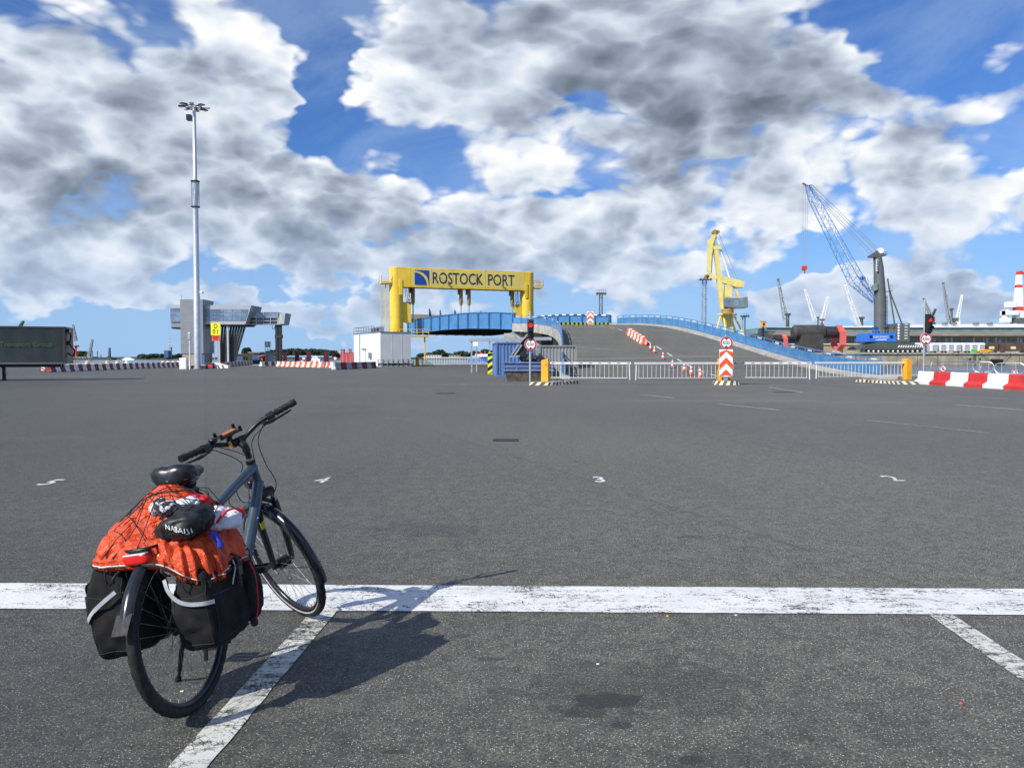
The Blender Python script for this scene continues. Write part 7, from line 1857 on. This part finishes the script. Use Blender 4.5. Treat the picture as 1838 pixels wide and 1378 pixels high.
    b.tube([(.2,0,z_),(-.21,0,z_)], .005, 8); rk = b.build('luggage_rack', 'black_metal', bike, smooth=True)
    for s in (-1, 1):
        for x in (-.13, .02): b = MB(); b.tube([(x,s*.062,z_), (x*.3-.0,s*.085,.55), (.0,s*.072,WR+.03)], .005, 8); b.build('rack_leg', 'black_metal', rk, smooth=True)
        b = MB(); b.tube([(.2,s*.055,z_), (.29,s*.02,.74)], .005, 8); b.build('rack_stay', 'black_metal', rk, smooth=True)
        b = MB(); b.tube(spline([(-.15,s*.06,z_), (-.185,s*.072,.68), (-.18,s*.075,.62), (-.13,s*.07,.60)], 5), .0045, 7); b.build('rack_hoop', 'black_metal', rk, smooth=True)
    b = MB(); rbox(b, (0,0,0), (.03,.105,.042), 4, 8); b.xf(lambda v: Vector((-.218+v.x-.10*v.y*v.y*0, v.y, .700+v.z))); tl = b.build('tail_light', 'tail_red', bike, smooth='all')
    b = MB(); b.box(-.232,-.206,-.048,.048,.7165,.7225); b.build('tail_light_cap', 'reflect_ring', tl, bevel=.002)
    b = MB(); b.box(-.207,-.17,-.04,.04,.685,.73); b.build('tail_light_bracket', 'black_plastic', tl, bevel=.004)
    # seat post, saddle
    SP0 = ST+Vector((-.012,0,.03)); SP1 = Vector((.222,0,.955))
    b = MB(); b.tube([SP0, SP0.lerp(SP1, .55)], .0145, 14); b.tube([SP0+Vector((-.002,0,0)), SP0+Vector((-.006,0,.02))], .021, 14); sp = b.build('seat_post', 'black_metal', bike, smooth=True)
    b = MB(); p0, p1 = SP0.lerp(SP1,.15), SP1; n = 19; b.tube([p0.lerp(p1, i/(n-1)) for i in range(n)], [.026+.006*math.sin(i*1.5) for i in range(n)], 14); b.build('suspension_cover', 'rubber', sp, smooth='all')
    b = MB(); rows = []; n = 30; sx0, sx1 = .065, .345
    def sad(x, q):
        t = (x-sx0)/(sx1-sx0)
        hw = table(t, [0,.012,.04,.12,.28,.45,.6,.75,.9,.97,1], [.004,.036,.066,.090,.100,.082,.052,.036,.030,.024,.008])
        th = table(t, [0,.012,.05,.2,.5,.8,1], [.006,.042,.068,.084,.074,.056,.022])
        top = 1.014+table(t, [0,.02,.1,.3,.6,.85,1], [-.012,.008,.022,.016,.004,.010,.002])
        c, s = math.cos(q), math.sin(q)
        y = hw*math.copysign(abs(c)**.75, c); zz = (s if s > 0 else s*1.0); z = top-.040+(th*.45 if s > 0 else th*.75)*math.copysign(abs(s)**.8, s)
        if s > 0: z -= .006*math.exp(-(y/.018)**2)*(1 if t < .7 else .4)
        return (x, y, z)
    for i in range(n+1):
        t = i/n; x = lerp(sx0, sx1, .5-.5*math.cos(PI*t)); rows.append([sad(x, 2*PI*j/28) for j in range(28)])
    b.grid(rows, False, True); b._f(*range(28)); m_ = len(b.v); b._f(*range(m_-1, m_-29, -1)); sd = b.build('saddle', 'saddle_black', bike, smooth='all')
    for s in (-1, 1):
        b = MB(); b.tube(spline([(.09,s*.035,.955),(.16,s*.025,.935),(.26,s*.022,.932),(.32,s*.012,.965)], 5), .0035, 6); b.build('saddle_rail', 'chrome', sd, smooth=True)
    b = MB(); b.tube(spline([(.085,-.07,.958),(.15,-.085,.955),(.20,-.072,.952)], 5), .002, 5); b.build('saddle_piping', 'chrome', sd)
    # cranks, chainring with guard, pedals
    b = MB(); b.lathe([(.0,-.052),(.060,-.052),(.088,-.049),(.092,-.046),(.088,-.043),(.060,-.044)], 40, tuple(BBk), 'y'); cg = b.build('chain_guard', 'black_plastic', bike, smooth=True)
    b = MB(); b.lathe([(.074,-.0535),(.082,-.0535),(.082,-.051),(.074,-.051)], 40, tuple(BBk), 'y', closed=True); b.build('guard_ring', 'chrome', cg, smooth=True)
    for s, a in ((-1, R(95)), (1, R(-85))):
        e_ = BBk+Vector((.170*math.cos(a), s*.085, .170*math.sin(a)))
        b = MB(); b.tube([BBk+Vector((0,s*.068,0)), BBk.lerp(e_, .5)+Vector((0,s*.034,0)), e_], [.016,.011,.013], 10); ck = b.build('crank_arm', 'black_metal', bike, smooth=True)
        pc_ = e_+Vector((0,s*.065,0)); b = MB()
        b.tube([e_, pc_+Vector((0,s*.045,0))], .007, 8)
        for x in (-.042, .042): b.box(pc_.x+x-.007, pc_.x+x+.007, pc_.y-.048, pc_.y+.048, pc_.z-.013, pc_.z+.013)
        for y in (-.045, .045): b.box(pc_.x-.042, pc_.x+.042, pc_.y+y-.006, pc_.y+y+.006, pc_.z-.011, pc_.z+.011)
        b.box(pc_.x-.012, pc_.x+.012, pc_.y-.045, pc_.y+.045, pc_.z-.010, pc_.z+.010)
        b.build('pedal', 'black_plastic', ck, bevel=.002)
    b = MB()
    for z0, z1 in ((.085, .03), (-.085, -.03)): b.bar(BBk+Vector((0,-.045,z0)), Vector((0,-.045,WR+z1)), .006, .009)
    b.lathe([(.012,-.05),(.045,-.048),(.045,-.040),(.012,-.038)], 24, (0,0,WR), 'y'); b.build('chain', 'black_metal', bike)
    b = MB(); b.tube([(-.005,-.05,WR), (.04,-.065,WR-.10), (.03,-.06,WR-.16)], .009, 8); b.build('derailleur', 'black_metal', bike)
    # kickstand (foot reaches the ground on the leaning side)
    ft_local = Vector((.265,.235,.045)); b = MB(); p0 = Vector((.11,.062,.325)); b.tube([p0, p0.lerp(ft_local,.82)], [.013,.010], 10); b.tube([p0.lerp(ft_local,.78), ft_local], [.008,.007], 10); ks = b.build('kickstand', 'black_metal', bike, smooth=True)
    b = MB(); b.tube([ft_local+Vector((-.002,-.003,.01)), ft_local+Vector((.006,.012,-.012))], .014, 10); b.build('kickstand_foot', 'rubber', ks, smooth=True)
    b = MB(); b.box(.06,.14,.045,.075,.31,.345); b.build('kickstand_mount', 'black_metal', ks, bevel=.004)
    return bike
bicycle()

pm('seam_thread', (.022,.022,.023), .8)
# ---------------------------------------------------------------- luggage
def nz(p, s, a, o=0): return mnoise.noise(Vector((p[0]*s+o, p[1]*s+o*.7, p[2]*s-o)))*a
def sag(q, c, s):
    """cloth bag: bulging belly, narrower top, creases"""
    t = (q.z-(c[2]-s[2]/2))/s[2]; f = 1+.10*math.sin(PI*min(1, t*1.15))-.10*t*t
    p = Vector((c[0]+(q.x-c[0])*f, c[1]+(q.y-c[1])*f, q.z))
    k = nz(p, 8, .013, 3)+nz(p, 20, .006, 8); cr = abs(mnoise.noise(Vector((p.x*6, p.y*6, p.z*15)))) ; k -= .010*max(0, .18-cr)/.18
    d = (p-Vector(c)).normalized(); return p+d*k
def ribbon(pts, w, nrm, th, nm, mat, parent, n=6):
    P_ = spline(pts, n); b = MB(); rows = []
    for i, p in enumerate(P_):
        d = (P_[min(i+1,len(P_)-1)]-P_[max(i-1,0)]).normalized(); nn = Vector(nrm(p) if callable(nrm) else nrm).normalized(); s = d.cross(nn).normalized()*w/2
        rows.append([p-s, p+s, p+s+nn*th, p-s+nn*th])
    b.grid(rows, False, True); b._f(0,1,2,3); m_ = len(b.v); b._f(m_-1,m_-2,m_-3,m_-4); return b.build(nm, mat, parent)
def pannier(side):
    lab = 'black cloth pannier with grey reflective strip on the left of the rear wheel' if side > 0 else 'black cloth pannier with side pocket and red piping on the right of the rear wheel'
    t = bike_root('pannier_bag', lab, 'bag')
    c = (-.03, side*.170, .455); s = (.31, .165, .335)
    if side > 0: c = (-.045, .180, .495); s = (.30, .175, .39)
    b = MB(); rbox(b, c, s, 7.5, 20, lambda q: sag(q, c, s)); bd = b.build('body', 'pannier_cloth', t, smooth='all')
    bv = BVHTree.FromPolygons([tuple(v) for v in b.v], b.f)
    def seam(pts, d, nm='seam', r=.0015, mat='seam_thread'):
        out = []
        for p in spline(pts, 8):
            h = bv.ray_cast(p-Vector(d)*.4, Vector(d))[0]
            if h: out.append(h-Vector(d)*r*.5)
        if len(out) > 3: q = MB(); q.tube(out, r, 6); q.build(nm, mat, bd)
    y0, y1, zt, zb = c[1]-s[1]*.40, c[1]+s[1]*.40, c[2]+s[2]*.34, c[2]-s[2]*.40
    seam([(c[0], y0, zt), (c[0], y0, c[2]), (c[0], y0, zb)], (1,0,0)); seam([(c[0], y1, zt), (c[0], y1, c[2]), (c[0], y1, zb)], (1,0,0))
    seam([(c[0], y0, zb), (c[0], c[1], zb+.004), (c[0], y1, zb)], (1,0,0)); seam([(c[0], y0, c[2]+s[2]*.20), (c[0], c[1], c[2]+s[2]*.17), (c[0], y1, c[2]+s[2]*.20)], (1,0,0))
    x0_, x1_ = c[0]-s[0]*.40, c[0]+s[0]*.40; dd = (0,-side,0)
    seam([(x0_, c[1], zt), (x0_, c[1], zb)], dd); seam([(x1_, c[1], zt), (x1_, c[1], zb)], dd); seam([(x0_, c[1], zb), (x1_, c[1], zb)], dd)
    seam([(x0_, c[1], c[2]+s[2]*.15), (c[0], c[1], c[2]+s[2]*.12), (x1_, c[1], c[2]+s[2]*.15)], dd, 'zip', .0035, 'black_metal')
    # lid flap lying over the top
    lc = (c[0]+.015, c[1], c[2]+s[2]*.37); ls = (s[0]*.90, s[1]*1.0, s[2]*.22)
    b = MB(); rbox(b, lc, ls, 5, 12, lambda q: sag(q, lc, ls)); b.build('lid', 'pannier_cloth', t, smooth='all')
    xr = c[0]-s[0]/2-.016; yo = c[1]+side*(s[1]/2+.016); yi = c[1]-side*(s[1]/2)
    if side < 0:
        # reflective strip: starts at the inner rear edge, sags round the corner to the outer face
        ribbon([(xr+.012, yi+.006, .60), (xr-.002, yi-.012, .555), (xr-.006, yi-.045, .515), (xr-.006, yi-.09, .495), (xr+.002, yo+.035, .488), (xr+.03, yo+.004, .485)], .016, lambda p: (-1, -.4 if p.y < yi-.10 else 0, 0), .003, 'reflective_strip', 'strip_grey', t)
    else:
        ribbon([(xr-.006, yi+.02, .585), (xr-.014, yi+.07, .555), (xr-.010, yi+.125, .52), (xr+.0, yo-.03, .485), (xr+.04, yo-.002, .465)], .016, lambda p: (-1, .5 if p.y > yi+.12 else 0, 0), .003, 'reflective_strip', 'strip_grey', t)
    for dx in ((.02, -.09) if side > 0 else (.06,)):
        ribbon([(c[0]+dx, yi, .635), (c[0]+dx, c[1], .645), (c[0]+dx, yo, .615), (c[0]+dx, yo+side*.008, .56), (c[0]+dx, yo+side*.004, .48)], .022, (0, side, .35), .003, 'strap', 'cord_black', t)
        b = MB(); b.box(c[0]+dx-.018, c[0]+dx+.018, yo-.006+side*.010, yo+.006+side*.010, .53, .57); b.build('buckle', 'black_plastic', t, bevel=.003)
    b = MB(); b.tube(spline([(xr+.01, yi, .66), (xr-.02, yi+side*.01, .64), (xr-.01, yi+side*.02, .62)], 4), .006, 7); b.build('hook_loop', 'cord_black', t)
    if side < 0:
        pc = (.155, -.205, .445); ps = (.12, .15, .28)
        b = MB(); rbox(b, pc, ps, 4, 12, lambda q: sag(q, pc, ps)); pk = b.build('side_pocket', 'pannier_cloth', t, smooth='all')
        ribbon([(.095,-.293,.565), (.108,-.300,.51), (.106,-.300,.44), (.098,-.294,.37), (.085,-.284,.32)], .005, (0,-1,0), .003, 'red_piping', 'cloth_red', pk)
        b = MB(); b.tube(spline([(.02,-.262,.60),(.0,-.278,.57),(-.02,-.275,.535),(-.03,-.272,.51)], 4), .0025, 6); b.build('pull_cord', 'cord_white', t)
        b = MB(); rbox(b, (.13,-.25,.305), (.03,.03,.05), 3, 5); b.build('corner_tab', 'cord_black', t)
    return t
pannier(1); pannier(-1)

# rain cover stretched over the load: height field in bicycle space
def smooth01(a, b_, x): t = max(0, min(1, (x-a)/(b_-a))); return t*t*(3-2*t)
def cover_h(x, y):
    dome = .180*math.exp(-(((x-.09)/.17)**2+((y+.015)/.14)**2))+.062*math.exp(-(((x-.02)/.2)**2+((y-.13)/.11)**2))
    base = .728-.075*smooth01(-.10, -.30, y)+.012*smooth01(.15, .34, y)+.03*smooth01(-.22, .0, x)
    return base+dome
CX0, CAX, CAY = .025, .235, .268
def cover_pt(th, rho, lift=0.0):
    c, s = math.cos(th), math.sin(th); e = .58
    rr = min(rho, .86)+.07*math.sin(max(0, rho-.86)/.14*PI*.62)     # rounds over at the edge and tucks back in
    x = CX0+CAX*1.06*rr*math.copysign(abs(c)**e, c); y = CAY*1.06*rr*math.copysign(abs(s)**e, s)
    z = cover_h(x, y)-.050*smooth01(.74, 1.0, rho)-.05*smooth01(-.05, -.2, y)*smooth01(.80, 1.0, rho)
    return Vector((x, y, z+lift))
def rain_cover():
    t = bike_root('rain_cover', 'bright orange rain cover stretched over the load behind the saddle', 'rain cover')
    b = MB(); rows = []; NA, NRh = 220, 60
    for i in range(NRh+1):
        rho = i/NRh; row = []
        for j in range(NA):
            th = 2*PI*j/NA; p = cover_pt(th, rho)
            w_ = .026*abs(mnoise.noise(Vector((p.x*8+2, p.y*8, 1))))+.014*mnoise.noise(Vector((p.x*5, p.y*13, 4)))-.016*max(0, 1-abs(mnoise.noise(Vector((p.x*9+p.y*4, p.y*9-p.x*3, 7))))*7)-.010*max(0, 1-abs(mnoise.noise(Vector((p.x*17, p.y*14+p.x*6, 3))))*6)
            # folds that run up from the gathered hem
            w_ += .008*smooth01(.45, 1, rho)*math.sin(th*23+3*mnoise.noise(Vector((th*2, rho*2, 0))))+.006*smooth01(.9, 1, rho)*math.sin(th*61)*.6
            ctr = Vector((CX0, 0, .62)); d = (p-ctr).normalized(); row.append(p+d*w_)
        rows.append(row)
    b.grid(rows, False, True)
    # hem turned under
    last = rows[-1]; ctr = Vector((CX0,0,0)); 
    hem1 = []; hem2 = []
    for j, p in enumerate(last):
        d = Vector((p.x-CX0, p.y, 0)).normalized(); g = .006*math.sin(2*PI*j/NA*61)
        hem1.append(p+d*(.004+g)+Vector((0,0,-.028))); hem2.append(p-d*.03+Vector((0,0,-.045)))
    b.grid([last, hem1, hem2], False, True); b.build('cover_sheet', 'rain_cloth', t, smooth='all')
    b = MB(); b.tube([p+Vector((p.x-CX0, p.y, 0)).normalized()*.004+Vector((0,0,-.016)) for p in last[::2]], .0032, 6, closed=True); b.build('hem_elastic', 'cord_white', t, smooth='all')
    b = MB(); q = cover_pt(R(232), 1.0); b.tube([q+Vector((0,-.01,-.02)), q+Vector((0,-.012,-.05))], .009, 8); b.build('cord_stopper', 'cord_black', t)
    return t
rain_cover()
# things tucked under the net on the right-hand rear of the cover
ITEMS = []; LAST = [None]
def blob_item(name, label, cat, c, s, mat, e=3.0, fn=None, tilt=0.0, roll=0.0):
    t = bike_root(name, label, cat); b = MB(); z = cover_h(c[0], c[1])+c[2]; cc = Vector((c[0], c[1], z))
    rbox(b, (0,0,0), s, e, 14); mt = Matrix.Rotation(tilt, 4, 'Z') @ Matrix.Rotation(roll, 4, 'X')
    def g(v):
        q = mt @ v+cc; q += v.normalized()*(nz(q, 11, .022, 2)+nz(q, 26, .010, 5)-.010*max(0, 1-abs(mnoise.noise(q*19))*6)); return q
    b.xf(g); b.build('body', mat, t, smooth='all'); ITEMS.append((cc, s)); LAST[0] = BVHTree.FromPolygons([tuple(v) for v in b.v], b.f); return t, cc, mt
t, bc, bm_ = blob_item('swim_bag', 'black swim bag with white lettering under the net on the orange cover', 'bag', (-.085,-.145,.024), (.215,.235,.120), 'bag_black', 2.6, tilt=-.25, roll=-.25)
BAGV = LAST[0]; tm = text_mesh('NABAIJI', .030, .0008)
def lt(v):
    # lettering curves over the rear flank of the bag
    p = bc+Vector((0, -.030-v.x*.90, .000-.34*v.x+v.z*.9)); d = Vector((1, 0, 0))
    h, nn, _, _ = BAGV.ray_cast(p-d*.4, d)
    if h is None: h, nn = p+Vector((-.11, 0, 0)), Vector((-1, 0, 0))
    if nn.x > 0: nn = -nn
    return h+(nn+Vector((-1,0,0))).normalized()*(.004-v.y)
tm.xf(lt); tm.build('lettering', 'sign_white', t)
blob_item('patterned_cloth', 'crumpled black and white patterned cloth beside the black swim bag', 'cloth', (-.075,-.055,.052), (.10,.12,.07), 'shirt_pattern', 2.4, tilt=.4)
t_, wc, wm = blob_item('white_jersey', 'white jersey with red trim bundled under the net', 'clothing', (.045,-.222,.050), (.15,.17,.085), 'shirt_white', 2.5, tilt=-.35, roll=.30)
for k, off in enumerate((-.045, .05)):
    ribbon([wc+wm @ Vector((-.075, off*1.5, .012)), wc+wm @ Vector((-.03, off*1.4, .046)), wc+wm @ Vector((.03, off*1.35, .046)), wc+wm @ Vector((.075, off*1.3, .010))], .016, (0,0,1), .006, 'red_trim', 'cloth_red', t_)
blob_item('white_towel', 'small white and red towel tucked between jersey and patterned cloth', 'cloth', (-.005,-.120,.035), (.10,.11,.055), 'shirt_white', 2.3, tilt=.5)
blob_item('red_towel', 'crumpled pink red cloth behind the saddle under the net', 'cloth', (.055,-.135,.030), (.08,.10,.05), 'cloth_red', 2.3)
blob_item('red_pouch', 'small bright red pouch at the front edge of the load', 'pouch', (.135,-.262,.070), (.05,.055,.06), 'cloth_red', 2.6)
blob_item('blue_bottle', 'blue wrapped bottle standing beside the black swim bag', 'bottle', (-.085,-.270,.030), (.035,.035,.09), 'cloth_blue', 4, roll=-.3)
def load_h(x, y):
    z = cover_h(x, y)
    for cc, s in ITEMS:
        dx, dy = (x-cc.x)/(s[0]*.64), (y-cc.y)/(s[1]*.64); r = dx*dx+dy*dy
        if r < 1: z = max(z, cc.z+s[2]*.60*math.sqrt(1-r)**.6+.008)
    return z
def cargo_net():
    t = bike_root('cargo_net', 'black elastic cargo net stretched over the orange cover and clothes', 'net')
    def path(f):
        pts = []
        for i in range(41):
            x, y = f(i/40)
            ex = abs((x-CX0)/CAX)**(2/.58)+abs(y/CAY)**(2/.58)
            if ex > .99: continue
            rho = ex**(.58/2); z = load_h(x, y)-.050*smooth01(.74, 1, rho*1.04)-.05*smooth01(-.05, -.2, y)*smooth01(.80, 1, rho*1.04)
            pts.append(Vector((x, y, z+.013)))
        return pts
    sets = []
    for k in range(-5, 6):
        o = k*.088
        sets.append(lambda u, o=o: (lerp(-.30,.36,u), lerp(-.46,.42,u)+o+.012*math.sin(u*7+o*30)))
        sets.append(lambda u, o=o: (lerp(-.30,.36,u), lerp(.42,-.46,u)+o+.012*math.sin(u*6+o*40)))
    for f in sets:
        P_ = path(f)
        if len(P_) > 3:
            # smooth so the cord spans hollows
            for _ in range(3): P_ = [P_[0]]+[Vector((q.x, q.y, max(q.z, (P_[i].z+P_[i+2].z)/2))) for i, q in enumerate(P_[1:-1])]+[P_[-1]]
            b = MB(); b.tube(P_, .0020, 6); b.build('net_cord', 'cord_black', t, smooth='all')
    b = MB(); b.tube([cover_pt(2*PI*j/80, .985, -.02)+Vector((math.cos(2*PI*j/80),math.sin(2*PI*j/80),0))*.012 for j in range(80)], .0028, 6, closed=True); b.build('border_cord', 'cord_black', t, smooth='all')
    for a in (R(155), R(205), R(60), R(110)):
        q = cover_pt(a, .99, -.02); b = MB(); b.tube(spline([q, q+Vector((-.005,0,-.04)), q+Vector((.008,-.004 if q.y < 0 else .004,-.07))], 4), .003, 6); b.build('hook', 'cord_black', t)
cargo_net()
